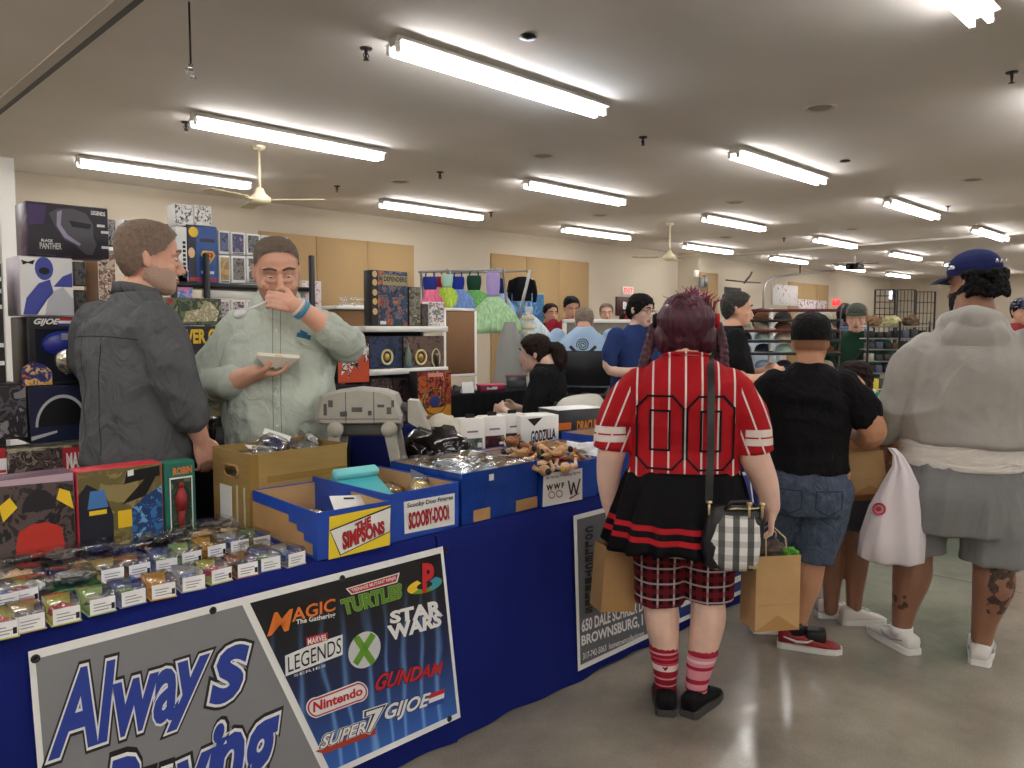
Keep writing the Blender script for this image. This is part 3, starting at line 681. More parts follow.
for i, (p, s) in enumerate(zip(pos, spots)):
    k = i % 4; o = F[k] if i < 4 else dup(F[k], (0, 0, 0))
    o.scale = (1.25, 1.25, 1.25); o.location = (p[0], p[1], TZ+p[2]+.0); o.rotation_euler = (random.uniform(1.1, 1.9), random.uniform(-.6, .6), random.uniform(0, 6.28)); o['label'] = fl[k]+' '+s+' in the wrestling carton'
# ---------------------------------------------------------------- toy walker (grey, four legs)
wk = thing('toy_walker', 'grey plastic four legged walking machine toy standing on the table behind the cartons', 'toy', (1.96, 2.86, TZ), R_(-45))
M_wg = mt('walker_grey', (176, 173, 160), .55, var=.07, vsc=16); M_wd = mt('walker_dark', (88, 88, 84), .6)
b = B(); prof = [(-.2, .345), (-.215, .365), (-.19, .47), (-.13, .487), (-.03, .5), (.08, .49), (.13, .472), (.165, .38), (.16, .348)]
rs = []
for y, sc in ((-.085, .9), (-.07, 1.0), (.07, 1.0), (.085, .9)): rs.append([V((x*sc, y, .42+(z-.42)*sc)) for x, z in prof])
b.rings(rs, sm=False); b.obj('hull', M_wg, wk)
for x, z, w, hh in ((-.15, .42, .02, .03), (-.05, .40, .045, .02), (.06, .42, .03, .012), (.1, .39, .02, .03), (-.1, .38, .03, .02), (.02, .385, .015, .02), (-.17, .385, .014, .05), (.12, .42, .012, .03)):
    for s in (-1, 1): B().box((x, s*.0855-.002, z), (x+w, s*.0855+.002, z+hh)).obj('vent', M_wd, wk)
b = B()
for x in (-.075, .045):
    for s in (-1, 1): b.box((x-.0015, s*.086-.0015, .352), (x+.0015, s*.086+.0015, .485))
for s in (-1, 1): b.box((-.2, s*.086-.0015, .368), (.155, s*.086+.0015, .371))
b.obj('panel_lines', M_wd, wk)
B().rbox((-.14, -.05, .29), (.13, .05, .35), .01, 1).obj('belly', M_wd, wk)
b = B(); b.tube([(.15, 0, .41), (.19, 0, .40)], [.028, .026], 10); b.obj('neck', M_wd, wk)
b = B(); b.add([(.24, -.05, .34), (.24, .05, .34), (.24, .05, .44), (.24, -.05, .44), (.36, -.04, .31), (.36, .04, .31), (.34, .035, .38), (.34, -.035, .38), (.29, .045, .45), (.29, -.045, .45)],
    [(3, 2, 1, 0), (4, 5, 6, 7), (0, 1, 5, 4), (1, 2, 8, 6, 5), (0, 4, 7, 9, 3), (2, 3, 9, 8), (8, 9, 7, 6)]); 
for v in b.bm.verts: v.co = V((.185+(v.co.x-.24)*.8, v.co.y*.95, .395+(v.co.z-.385)*.95-(v.co.x-.24)*.25))
hd = b.obj('head', M_wg, wk)
b = B(); b.box((.262, -.028, .36), (.27, .028, .374)); b.obj('visor', M_wd, hd)
b = B()
for s in (-1, 1): b.tube([(.23, s*.048, .33), (.29, s*.048, .31)], .006, 6)
b.obj('side_rods', M_wd, hd)
for x, kn in ((.11, .03), (-.12, -.02)):
    for s in (-1, 1):
        lg_ = B(); y = s*.085
        lg_.lathe([(.001, -.014), (.034, -.014), (.034, .014), (.001, .014)], (x, y, .325), 16, 'y'); lg_.prism([(x-.024, y-.012, .325), (x+.024, y-.012, .325), (x+kn+.022, y-.012, .17), (x+kn-.022, y-.012, .17)], (0, 1, 0), .024); lg_.obj('thigh', M_wg, wk)
        l2_ = B(); l2_.lathe([(.001, -.013), (.024, -.013), (.024, .013), (.001, .013)], (x+kn, y, .17), 14, 'y'); l2_.prism([(x+kn-.02, y-.011, .17), (x+kn+.02, y-.011, .17), (x+kn*.4+.022, y-.011, .025), (x+kn*.4-.022, y-.011, .025)], (0, 1, 0), .022); l2_.obj('shin', M_wg, wk)
        B().lathe([(.001, 0), (.05, 0), (.05, .012), (.032, .03), (.001, .034)], (x+kn*.4, y, 0), 16).obj('foot', M_wg, wk)
# ---------------------------------------------------------------- back row: bag heap, white figure boxes, labelled boxes
o = link('plastic_bag', lump((.17, .1, .11), 2.2, .5), mt('shiny_black_bag', (22, 14, 16), .12), None, (2.3, 2.80, TZ+.18)); smooth(o.data); tag(o, 'shiny black and maroon plastic bag heaped behind the film wrapped carton', 'bag')
o = link('cap_heap', lump((.13, .08, .13), 6.2, .25), mt('cream_cloth', (214, 206, 190), .8), None, (2.44, 2.93, TZ+.2)); smooth(o.data); tag(o, 'cream cloth heap behind the shiny black bag', 'cloth')
M_wbox = mt('white_card_box', (228, 226, 220), .5)
def figbox(loc, rz, body, winm, label):
    t = thing('figure_box', label, 'box', loc, rz, 'white window boxes')
    w, d, h = .135, .08, .3
    B().rbox((-w/2, 0, 0), (w/2, d, h), .003, 1).obj('box', body, t)
    B().box((-w*.4, -.0015, .015), (w*.4, -.0003, h*.66)).obj('window', winm, t)
    b = B(); b.box((-.03, -.0015, h*.76), (.03, -.0004, h*.79)); b.obj('print', M_grey, t)
    B().box((w*.2, -.0025, h*.5), (w*.38, -.0016, h*.58)).obj('price_sticker', W_, t)
    B().box((-.025, .03, h), (.025, .034, h+.02)).obj('hanger_tab', M_dkmetal, t)
bx = [aY(p, 440, 2.95).x for p in (470, 492, 512)]
for i, (x, c, l) in enumerate(zip(bx, ([(60, 74, 70), (96, 110, 100), (40, 44, 50)], [(90, 30, 34), (50, 20, 24), (130, 60, 56)], [(110, 100, 70), (60, 44, 40), (150, 60, 60)]), ('left one, greenish window', 'middle one, dark red window', 'right one, brown window'))):
    figbox((x, 2.93, TZ+.001), R_(-18), M_wbox, art('fig_window_%d' % i, c, 26, seed=i*3.1), 'white window box with a figure behind the cartons, '+l)
gb = thing('figure_box', 'white box with jagged black monster title next to the three window boxes', 'box', (aY(538, 440, 2.86).x, 2.84, TZ+.001), R_(-20))
B().rbox((-.12, 0, 0), (.11, .16, .29), .003, 1).obj('box', M_wbox, gb)
def onb(o, w, z, sgn=1): return lambda px, py, l=0.0: V((px, -.0006-l, py))
fl_ = lambda px, py, l=0.0: V((px, -.0006-l, py))
word(gb, 'lettering', 'GODZILLA', [(-.06, .21), (.09, .22), (.09, .16), (-.06, .14)], [K_], [.03], .001, f=fl_)
poly(gb, 'print', [(-.08, .275), (.01, .28), (-.04, .235)], K_, .001, fl_); poly(gb, 'print', [(.02, .0), (.08, .0), (.075, .03), (.05, .04), (.03, .03)], K_, .001, fl_)
db = thing('boxed_game', 'black box with orange vampire title and white top behind the wrestling carton', 'box', (aY(569, 440, 2.92).x, 2.84, TZ+.001), R_(-14))
B().rbox((-.15, 0, 0), (.17, .2, .3), .003, 1).obj('box', mt('box_black', (22, 22, 26), .4), db); B().box((-.15, 0, .3002), (.17, .2, .303)).obj('lid_top', W_, db)
word(db, 'lettering', 'DRACULA', [(-.02, .235), (.15, .24), (.15, .18), (-.02, .175)], [mt('print_amber', (226, 140, 40), .45)], [.04], .001, f=fl_)
poly(db, 'orange_corner', [(-.148, .23), (-.06, .23), (-.06, .19), (-.148, .19)], OR_, .001, fl_)
# small things lying on top of the table behind the walker: blue chair back
ch = thing('folding_chair', 'dark blue chair seen through the legs of the walker toy', 'chair', (2.55, 3.5, 0), R_(-35))
B().rbox((-.22, -.02, .62), (.22, .03, .98), .02).obj('backrest', M_blue2, ch); B().rbox((-.22, 0, .43), (.22, .42, .47), .02).obj('seat', M_blue2, ch)
for x in (-.2, .2):
    B().tube([(x, .02, 0), (x, .03, .9)], .012, 8).obj('leg', M_dkmetal, ch); B().tube([(x, .4, 0), (x, .36, .45)], .012, 8).obj('leg', M_dkmetal, ch)
# ---------------------------------------------------------------- rows of small clear boxed miniatures
M_clear = plastic('clear_box', (248, 250, 250), .1, .06)
fc = [(120, 116, 110), (176, 60, 60), (92, 84, 70), (70, 74, 80), (104, 128, 88), (200, 150, 70), (90, 110, 160), (140, 128, 112)]
bcs = [(216, 186, 120), (210, 206, 90), (120, 160, 110), (186, 120, 90), (110, 120, 180), (230, 170, 60), (190, 190, 186), (170, 200, 120)]
def mini(k):
    t = thing('boxed_miniature', '', 'miniature', group='clear boxed miniatures')
    w, d, h = .070, .108, .056
    B().box((-w/2, 0, 0), (w/2, d, .003)).obj('base_card', mt('mini_base%d' % k, bcs[k], .5), t)
    B().rbox((-w/2, 0, .003), (w/2, d, h), .004, 1).obj('clear_box', M_clear, t)
    b = B(); b.box((-w/2+.004, -.0012, .004), (w/2-.004, -.0002, h*.78)); o = b.obj('label', mt('label_white', (244, 244, 242), .5), t)
    b = B()
    for q in range(3): b.box((-w*.32, -.0016, .012+q*.008), (w*(.1+.1*((q*7+k) % 3)), -.0013, .0145+q*.008))
    b.m = 1; b.box((w*.3, -.0017, .01), (w*.42, -.0013, .026)) if k % 2 else None
    b.obj('print', [mt('print_faint', (150, 150, 152), .5), K_], o)
    f = link('figure', lump((.022, .026, .014), k*2.3+1, .9), mt('mini_fig%d' % k, fc[k], .5, var=.4, vsc=90), t, (0, .052, .024))
    link('figure', lump((.012, .014, .012), k*1.3+4, .9), mt('mini_figb%d' % k, fc[(k+3) % 8], .5), t, (.015, .035, .022))
    b = B(); b.box((-w/2+.003, d-.002, .004), (w/2-.003, d-.0008, h*.9)); b.obj('backing_card', mt('mini_base%d' % k, bcs[k], .5), t)
    return t
P = [mini(k) for k in range(8)]; used = set()
def putmini(px, py, k, rz, l):
    p = aZ(px, py, TZ+.001)
    if k not in used: o = P[k]; used.add(k)
    else: o = dup(P[k], p)
    o.location = p; o.rotation_euler = (0, 0, rz); o['label'] = l
ordn = ['first', 'second', 'third', 'fourth', 'fifth', 'sixth', 'seventh', 'eighth', 'ninth', 'tenth', 'eleventh', 'twelfth', 'thirteenth']
random.seed(3)
for i, (px, py) in enumerate(((3, 640), (31, 632), (67, 624), (103, 614), (134, 606), (164, 599), (194, 591), (222, 583), (248, 577), (271, 571), (297, 566))):
    putmini(px, py, (1, 0, 1, 7, 4, 5, 6, 1, 3, 4, 6)[i], random.uniform(-.12, .08), 'clear boxed miniature on the table edge, %s from the left in the front row' % ordn[i])
for i, (px, py) in enumerate(((6, 610), (26, 605), (113, 583), (140, 578), (167, 573), (192, 565), (217, 558), (240, 553), (262, 549))):
    putmini(px, py, (6, 1, 0, 3, 4, 7, 5, 6, 2)[i], random.uniform(-.15, .1), 'clear boxed miniature, %s from the left in the second row' % ordn[i])
# carded packs lying flat behind them
def pack(px, py, w, d, rz, cardm, figm, label, bub=True):
    t = thing('carded_pack', label, 'toy pack', aZ(px, py, TZ+.001), rz, 'carded packs lying flat')
    B().rbox((-w/2, 0, 0), (w/2, d, .004), .0015, 1).obj('card', cardm, t)
    b = B(); b.box((-w*.45, d*.8, .0042), (w*.45, d*.96, .005)); b.obj('header_print', RD_ if (px % 2) else W_, t)
    if bub:
        link('figure', lump((w*.28, d*.22, .014), px*.1, .8), figm, t, (0, d*.42, .024))
        B().rbox((-w*.42, d*.06, .004), (w*.42, d*.76, .05), .008).obj('bubble', M_clear, t)
ar = [art('pack_a', [(36, 34, 40), (96, 88, 84), (58, 52, 56), (150, 140, 130)], 30, seed=1), art('pack_b', [(60, 66, 60), (38, 40, 42), (140, 132, 118)], 34, seed=4), art('pack_c', [(60, 150, 70), (40, 110, 54), (90, 180, 90)], 20, seed=7), art('pack_d', [(170, 60, 50), (90, 30, 30), (200, 180, 160), (60, 60, 90)], 24, seed=9)]
for px, py, w, d, rz, a, l in ((28, 572, .15, .2, .2, 0, 'dark carded pack lying behind the minis near the left edge'), (72, 566, .15, .22, .1, 1, 'grey carded pack lying in front of the two tall hero boxes'), (78, 590, .13, .15, -.1, 2, 'bright green pack lying among the miniatures'),
        (118, 549, .16, .2, .3, 0, 'dark carded pack under the middle hero box'), (150, 547, .14, .2, -.2, 1, 'grey bubble pack in front of the dark hero box'), (186, 540, .15, .18, .1, 3, 'red carded pack in front of the green toy box'), (222, 535, .16, .16, .0, 0, 'dark bubble pack beside the tall tan carton'),
        (45, 597, .1, .12, .4, 1, 'small dark pack between the front miniatures'), (262, 562, .12, .14, -.2, 3, 'orange and black card lying beside the cartoon sign carton'), (2, 588, .12, .2, .3, 3, 'red and blue bagged pack at the left edge of the table'),
        (52, 553, .15, .17, -.1, 0, 'dark blister pack leaning before the red and yellow hero box'), (92, 577, .1, .12, .25, 1, 'small grey pack between the green pack and the second row of minis'), (103, 560, .14, .14, -.3, 0, 'black blister pack behind the second row of minis, left one'), (133, 560, .12, .13, .2, 1, 'grey blister pack behind the second row of minis, right one'),
        (206, 545, .13, .12, -.2, 1, 'grey blister pack in front of the dark bubble pack'), (172, 549, .13, .14, .15, 3, 'dark red pack behind the middle of the second row'), (20, 590, .13, .15, -.25, 0, 'dark card lying behind the leftmost miniatures'), (236, 541, .12, .12, .2, 0, 'dark bubble pack tucked against the tall tan carton')):
    pack(px, py, w, d, rz, ar[a], tm[(px) % 6], l)
# ---------------------------------------------------------------- three toy boxes standing behind
def artbox(name, label, x0, x1, y, z0, h, d, front, side, cat='box', group=None, lean=0.0):
    t = thing(name, label, cat, (x0, y, z0), 0, group); w = x1-x0
    B().rbox((0, 0, 0), (w, d, h), .003, 1).obj('box', side, t)
    b = B(); b.box((.004, -.0012, .004), (w-.004, -.0002, h-.004)); b.obj('front_print', front, t)
    if lean: t.rotation_euler = (lean, 0, 0)
    return t, w
def X(px, y): return aY(px, 400, y).x
y = 2.82
t, w = artbox('toy_box', 'large toy box with a red and yellow printed panel, leftmost behind the miniatures', X(-30, y), X(71, y), y, TZ+.001, .285, .1, art('hero_a', [(58, 50, 52), (30, 28, 30), (92, 78, 74), (44, 40, 44), (120, 90, 60)], 7, 1.4, seed=2), mt('box_plum', (110, 84, 96), .45))
fl2 = lambda x, z, l=0.0: V((x, -.0014-l, z))
c = w*.62
poly(t, 'printed_panel', [(c-.075, .02), (c+.075, .02), (c+.06, .11), (c+.02, .13), (c-.02, .13), (c-.06, .11)], mt('hero_red', (190, 52, 40), .4), .0005, fl2)
poly(t, 'printed_panel', [(c+.05, .2), (c+.1, .16), (c+.09, .22), (c+.06, .235)], YL_, .0005, fl2); poly(t, 'printed_panel', [(c-.1, .15), (c-.06, .19), (c-.08, .225), (c-.11, .2)], YL_, .0005, fl2)
poly(t, 'printed_panel', [(c-.05+.05*(1-cos(i*pi/8)), .17+.07*sin(i*pi/8)) for i in range(9)], mt('hero_dark', (34, 32, 36), .4), .0005, fl2)
poly(t, 'printed_panel', [(c-.16, .265), (w-.004, .255), (w-.004, .281), (.004, .281), (.004, .25)], mt('hero_mauve', (186, 160, 170), .4), .0005, fl2)
t, w = artbox('toy_box', 'window toy box with olive backing and blue and yellow figure parts, behind the miniatures', X(73, y), X(160, y), y, TZ+.001, .282, .09, art('hero_b', [(128, 116, 70), (110, 98, 56), (146, 132, 84)], 10, seed=5), mt('box_red', (196, 48, 60), .45))
poly(t, 'printed_panel', [(.004, .004), (.11, .004), (.11, .12), (.085, .2), (.03, .235), (.004, .2)], mt('hero_navy', (26, 28, 40), .4), .0004, fl2)
poly(t, 'printed_panel', [(.03, .15), (.095, .15), (.085, .21), (.04, .21)], mt('hero_blue', (70, 120, 180), .4), .0008, fl2); poly(t, 'printed_panel', [(.035, .128), (.09, .128), (.09, .143), (.035, .143)], YL_, .0008, fl2)
poly(t, 'printed_panel', [(.125, .07), (.17, .07), (.17, .13), (.125, .13)], YL_, .0008, fl2); poly(t, 'printed_panel', [(w-.1, .004), (w-.004, .004), (w-.004, .2), (w-.06, .17), (w-.12, .12)], art('hero_c', [(50, 110, 170), (30, 60, 110), (110, 170, 210)], 22, seed=3), .0004, fl2)
poly(t, 'printed_panel', [(w-.13, .22), (w-.01, .235), (w-.01, .272), (w-.12, .262)], K_, .001, fl2); poly(t, 'printed_panel', [(w-.14, .15), (w-.06, .17), (w-.02, .24), (w-.05, .24), (w-.1, .19)], K_, .0008, fl2)
poly(t, 'price_sticker', [(.16, .245), (.18, .248), (.18, .268), (.16, .265)], W_, .002, fl2)
word(t, 'lettering', 'DARK DETECTIVE BATARANG'[:14], [(.02, .022), (.17, .028), (.17, .018), (.02, .012)], [W_], [.02], .001, f=fl2)
t, w = artbox('toy_box', 'narrow green toy box with a clear window and orange title, right of the hero boxes', X(162, y), X(193, y), y, TZ+.001, .276, .07, mt('green_card', (24, 110, 92), .45), mt('green_card', (24, 110, 92), .45))
poly(t, 'window', [(.018, .02), (w-.014, .02), (w-.014, .215), (.018, .215)], art('green_win', [(60, 84, 60), (40, 60, 44), (90, 110, 80)], 20, seed=8), .001, fl2)
b = B()
for q in (((.016, .018), (.02, .018), (.02, .218), (.016, .218)), ((w-.016, .018), (w-.012, .018), (w-.012, .218), (w-.016, .218)), ((.016, .214), (w-.012, .214), (w-.012, .22), (.016, .22))): b.ngon([fl2(*p, .002) for p in q])
b.obj('window_border', W_, t, nrm=False)
f_ = B(); f_.tube([(w/2, -.006, .1), (w/2, -.006, .15), (w/2, -.006, .18)], [.018, .022, .01], 8); f_.ball((w/2, -.006, .19), (.012, .008, .014), 8); f_.tube([(w/2, -.005, .1), (w/2, -.005, .04)], [.014, .01], 8); f_.obj('figure', mt('fig_maroon', (150, 40, 44), .5), t)
word(t, 'lettering', 'ROBIN', [(.03, .255), (w-.012, .257), (w-.012, .23), (.03, .228)], [OR_], [.03], .001, f=fl2)
# ================================================================ people
def cat(P, R, sub=4):
    """Catmull-Rom through points P and values R"""
    P = [V(p) for p in P]; n = len(P); oP = []; oR = []
    for i in range(n-1):
        a, b, c, d = P[max(i-1, 0)], P[i], P[i+1], P[min(i+2, n-1)]
        ra, rb, rc, rd = R[max(i-1, 0)], R[i], R[i+1], R[min(i+2, n-1)]
        for k in range(sub):
            t = k/sub; f = lambda a, b, c, d: .5*((2*b)+(c-a)*t+(2*a-5*b+4*c-d)*t*t+(3*b-a-3*c+d)*t*t*t)
            oP.append(f(a, b, c, d)); oR.append(f(ra, rb, rc, rd) if not isinstance(rb, tuple) else tuple(f(*q) for q in zip(ra, rb, rc, rd)))
    return oP+[P[-1]], oR+[R[-1]]
def limb(b, P, R, n=14, sub=4):
    p, r = cat(P, R, sub); b.tube(p, r, n); b.ball(P[0], R[0]*.98, 12); b.ball(P[-1], R[-1]*.98, 12)
def torso(b, secs, sub=4, n=28, ex=2.3, pleat=None):
    """secs: (z, x centre, y centre, half width, front, back)"""
    P = [V((s[1], s[2], s[0])) for s in secs]; p, r = cat(P, [tuple(s[3:6]) for s in secs], sub); rs = []
    for c, (w, f, k) in zip(p, r):
        row = []
        for i in range(n):
            a = 2*pi*i/n; ca, sa = cos(a), sin(a)
            x = w*math.copysign(abs(ca)**(2/ex), ca); y = (f if sa > 0 else k)*math.copysign(abs(sa)**(2/ex), sa)
            row.append(c+V((x, y, 0)))
        rs.append(row)
    b.rings(rs)
HS = [(-.118, .018, .070, .045), (-.112, .030, .084, .02), (-.098, .044, .092, -.005), (-.078, .054, .092, -.04), (-.055, .062, .092, -.066), (-.03, .068, .090, -.085), (0, .0725, .088, -.096), (.03, .076, .094, -.1), (.06, .0755, .090, -.1), (.088, .067, .074, -.088), (.106, .050, .05, -.066), (.117, .026, .022, -.034), (.120, .006, .0, -.01)]
def head_rings(b, g=0.0, z0=-9, fat=0.0):
    rs = []
    for z, w, f, k in HS:
        if z < z0: continue
        fw = fat*max(0, 1-abs(z+.07)/.07); row = []
        for i in range(24):
            a = 2*pi*i/24; ca, sa = cos(a), sin(a); y0 = (f+k)/2; d = (f-k)/2
            row.append(V(((w+fw+g)*math.copysign(abs(ca)**.92, ca), y0+(d+g)*math.copysign(abs(sa)**.92, sa), z+g*(z/.12)+0)))
        rs.append(row)
    b.rings(rs)
def head(b, fat=0.0, ears=True):
    head_rings(b, 0, -9, fat)
    limb(b, [(0, .086, .02), (0, .1, -.008), (0, .115, -.034)], [.008, .010, .0125], 10, 3)
    for s in (-1, 1):
        b.ball((s*.011, .102, -.04), .009, 8); b.ball((s*.045, .064, -.032), (.018, .018, .018), 10)
        limb(b, [(s*.008, .092, .026), (s*.03, .089, .03), (s*.052, .074, .022)], [.008, .009, .008], 8, 2)
        limb(b, [(s*.016, .0895, -.012), (s*.034, .083, -.014), (s*.048, .073, -.008)], [.005, .006, .005], 8, 2)
        if ears:
            b.ball((s*.078, -.014, -.008), (.008, .019, .032), 10); b.ball((s*.082, -.020, .006), (.006, .013, .018), 8)
    limb(b, [(-.022, .088, -.064), (0, .097, -.062), (.022, .088, -.064)], [.004, .0065, .004], 8, 3)
    limb(b, [(-.02, .086, -.074), (0, .095, -.075), (.02, .086, -.074)], [.004, .007, .004], 8, 3)
    b.ball((0, .082, -.1), (.02, .014, .014), 10)
def hand(b, wrist, d, nrm, thumb, curl=(.5, .5, .5, .5), L=.185, spread=.10, tcurl=.5, s=1.0):
    """palm + four fingers + thumb. d: finger direction, nrm: the side the palm faces, thumb: side of the thumb"""
    d = V(d).normalized(); nrm = V(nrm); nrm = (nrm-d*nrm.dot(d)).normalized(); t = d.cross(nrm).normalized()
    if t.dot(V(thumb)) < 0: t = -t
    w = V(wrist); k = L/.185
    P = lambda a, c, e=0: w+d*(a*k)+t*(c*k)+nrm*(e*k)
    for c, r in ((.026, .013), (.009, .0135), (-.009, .013), (-.026, .012)):
        limb(b, [P(-.005, c*.7), P(.045, c*1.0), P(.088, c*1.1)], [r*k*.95, r*k*1.05, r*k*.8], 8, 3)
    limb(b, [P(-.03, 0), P(0, 0), P(.03, 0)], [.024*k, .024*k, .02*k], 10, 2)
    for i, (c, ln, r) in enumerate(((.029, .070, .0085), (.0098, .078, .009), (-.0098, .072, .0085), (-.0285, .056, .0075))):
        p = P(.088, c); q = d+t*(c*spread*30); q.normalize(); pts = [p]; ang = 0; rr = [r*k]
        for j, f in enumerate((.45, .32, .23)):
            ang += curl[i]*(1.0 if j == 0 else 1.15); v = q*cos(ang)+nrm*sin(ang); p = p+v*(ln*f*k); pts.append(p); rr.append(r*k*(.95-.1*j))
        limb(b, pts, rr, 8, 3)
    p = P(.02, .028); v = (d*.75+t*.75+nrm*.35).normalized(); pts = [p]; rr = [.0125*k]
    for j, ln in enumerate((.04, .032, .026)):
        p = p+v*(ln*k); pts.append(p); rr.append((.0115-.0012*j)*k); v = (v*cos(tcurl)+(nrm*.7-t*.5+d*.2).normalized()*sin(tcurl)).normalized()
    limb(b, pts, rr, 8, 3)
def fold(n, amp, sc, seed=0, ridge=True):
    v = noise.noise(V((n.x*sc[0]+seed, n.y*sc[1]+seed*.3, n.z*sc[2]-seed)))
    return amp*((1-abs(v)*2.4) if ridge else v)
def remesh(b, name, mats, par, vox=.008, it=3, folds=(), keep=None, matf=None, loc=None):
    bmesh.ops.recalc_face_normals(b.bm, faces=b.bm.faces[:])
    me = bpy.data.meshes.new('tmp'); b.bm.to_mesh(me); b.bm.free(); o = bpy.data.objects.new('tmp', me); C.objects.link(o)
    m = o.modifiers.new('r', 'REMESH'); m.mode = 'VOXEL'; m.voxel_size = vox; m.use_smooth_shade = True
    if it: m = o.modifiers.new('s', 'SMOOTH'); m.factor = .5; m.iterations = it
    dg = bpy.context.evaluated_depsgraph_get(); r = bpy.data.meshes.new_from_object(o.evaluated_get(dg))
    bpy.data.objects.remove(o); bpy.data.meshes.remove(me); r.name = name
    if folds:
        ns = [v.normal.copy() for v in r.vertices]
        for v, n in zip(r.vertices, ns):
            co = v.co.copy(); v.co = co+n*sum(fold(co, *f) for f in folds)
    if keep:
        bm = bmesh.new(); bm.from_mesh(r); bmesh.ops.delete(bm, geom=[f for f in bm.faces if not keep(f.calc_center_median())], context='FACES'); bm.to_mesh(r); bm.free()
    r.materials.clear(); o = link(name, r, mats, par, loc); smooth(r)
    if matf:
        for p in r.polygons: p.material_index = matf(p.center)
    return o
class Person:
    def __init__(s, label, loc, ang, group=None):
        """ang: facing direction in degrees (0 = +X). local x = right, y = forward"""
        s.t = thing('person', label, 'person', loc, R_(ang-90), group); s.b = B(); s.H = None
    def set_head(s, c, yaw=0, pitch=0, roll=0, sc=1.0, fat=0.0, ears=True):
        s.H = Mx.Translation(V(c)) @ Mx.Rotation(R_(yaw), 4, 'Z') @ Mx.Rotation(R_(pitch), 4, 'X') @ Mx.Rotation(R_(roll), 4, 'Y') @ Mx.Scale(sc, 4)
        s.b.X = s.H; head(s.b, fat, ears); s.b.X = None; s.fat = fat; return s
    def body(s, mats, vox=.006, it=3, matf=None): s.bo = remesh(s.b, 'body', mats, s.t, vox, it, matf=matf); return s.bo
    def eyes(s, k=1.0):
        for x in (-.031, .031):
            b = B(); b.X = s.H; b.ball((x, .0795, .004), (.0125, .011, .006*k), 10); b.m = 1; b.ball((x, .0875, .003), (.0055, .004, .0055*k), 8)
            b.obj('eye', [mt('eye_white', (214, 206, 200), .3), mt('iris_dark', (46, 34, 28), .2)], s.t)
        return s
    def brows(s, mat):
        for q in (-1, 1):
            b = B(); b.X = s.H; limb(b, [(q*.012, .0985, .031), (q*.032, .0965, .037), (q*.054, .081, .030)], [.0035, .005, .003], 6, 3); b.obj('eyebrow', mat, s.t)
        return s
    def lips(s, mat):
        b = B(); b.X = s.H; limb(b, [(-.021, .0905, -.065), (0, .1, -.064), (.021, .0905, -.065)], [.003, .0052, .003], 8, 3); limb(b, [(-.019, .089, -.074), (0, .099, -.0745), (.019, .089, -.074)], [.003, .0055, .003], 8, 3); b.obj('mouth', mat, s.t); return s
    def shell(s, name, mat, g, keep, vox=.006, folds=(), it=2, extra=None):
        """hair / beard: a layer of thickness g over the head where keep(head-local point) holds"""
        b = B(); b.X = s.H; head_rings(b, g, -9, s.fat)
        if extra: extra(b)
        inv = s.H.inverted(); return remesh(b, name, mat, s.t, vox, it, folds, keep=lambda c: keep(inv @ c))
def crop(hl=0.0, nape=-.07):
    def k(c):
        y = c.y; z = c.z
        lim = nape if y < -.06 else (nape+(y+.06)/.055*(.0-nape) if y < -.005 else (.0+(y+.005)*.6 if y < .035 else .024+(y-.035)*1.35))+hl
        return z > lim
    return k
def beardk(c): return c.y > -.02 and c.z < -.034+.25*max(0, .03-c.y) and not (abs(c.x) < .03 and c.z > -.082 and c.y > .06 and c.z < -.055)
def shoe(par, ank, ang, L=.29, up=None, sole=None, accent=None, low=True, w=.05, lift=0.0, name='shoe', swoosh=False):
    """a sneaker: toe along ang (degrees in the person's own frame, 90 = straight ahead)"""
    up = up or W_; a = R_(ang-90); X = Mx.Translation(V((ank[0], ank[1], ank[2]))) @ Mx.Rotation(a, 4, 'Z') @ Mx.Rotation(-lift, 4, 'X')
    b = B(); b.X = X; rs = []
    for y, ww, h in ((-.085, .026, .075), (-.075, .036, .088), (-.03, .039, .092), (.02, .041, .086), (.07, .045, .068), (.13, .047, .05), (.175, .040, .040), (.2, .022, .03)):
        y *= L/.29; ww *= w/.05; row = []
        for i in range(14):
            t = 2*pi*i/14; c_, s_ = cos(t), sin(t)
            row.append(V((ww*math.copysign(abs(c_)**.8, c_), y, .018+max(0, h-.018)*(.5+.5*math.copysign(abs(s_)**.7, s_)))))
        rs.append(row)
    b.rings(rs); o = b.obj(name, up, par)
    b = B(); b.X = X; rs = []
    pts = [(-.09, .03), (-.07, .041), (0, .044), (.07, .05), (.13, .051), (.18, .043), (.208, .02)]
    out = [V((x*w/.05, y*L/.29, 0)) for y, x in pts]+[V((-x*w/.05, y*L/.29, 0)) for y, x in reversed(pts)]
    b.prism(out, (0, 0, 1), .026); b.obj('sole', sole or W_, o)
    if accent:
        for q in (-1, 1):
            b = B(); b.X = X; k = w/.05; l = L/.29
            if swoosh: b.tube([(q*.041*k, -.06*l, .06), (q*.046*k, 0, .045), (q*.050*k, .05*l, .05), (q*.047*k, .075*l, .062)], [.003, .006, .005, .002], 6)
            else: b.tube([(q*.04*k, -.06*l, .055), (q*.047*k, .05*l, .05)], [.004, .005], 6)
            b.obj('side_mark', accent, o)
    b = B(); b.X = X
    for q in range(4): b.tube([(-.018, (.03+q*.022)*L/.29, .088-q*.007), (.018, (.03+q*.022)*L/.29, .088-q*.007)], .004, 6)
    b.obj('laces', up if accent is None else W_, o)
    return o
def cuffed(b, secs): torso(b, secs)
def skinm(name, c): 
    m = mt(name, c, .5, var=.07, vsc=16, bump=.06, bs=120); b = m.node_tree.nodes['Principled BSDF']
    b.inputs['Subsurface Weight'].default_value = .06; b.inputs['Subsurface Radius'].default_value = (.01, .005, .003); return m
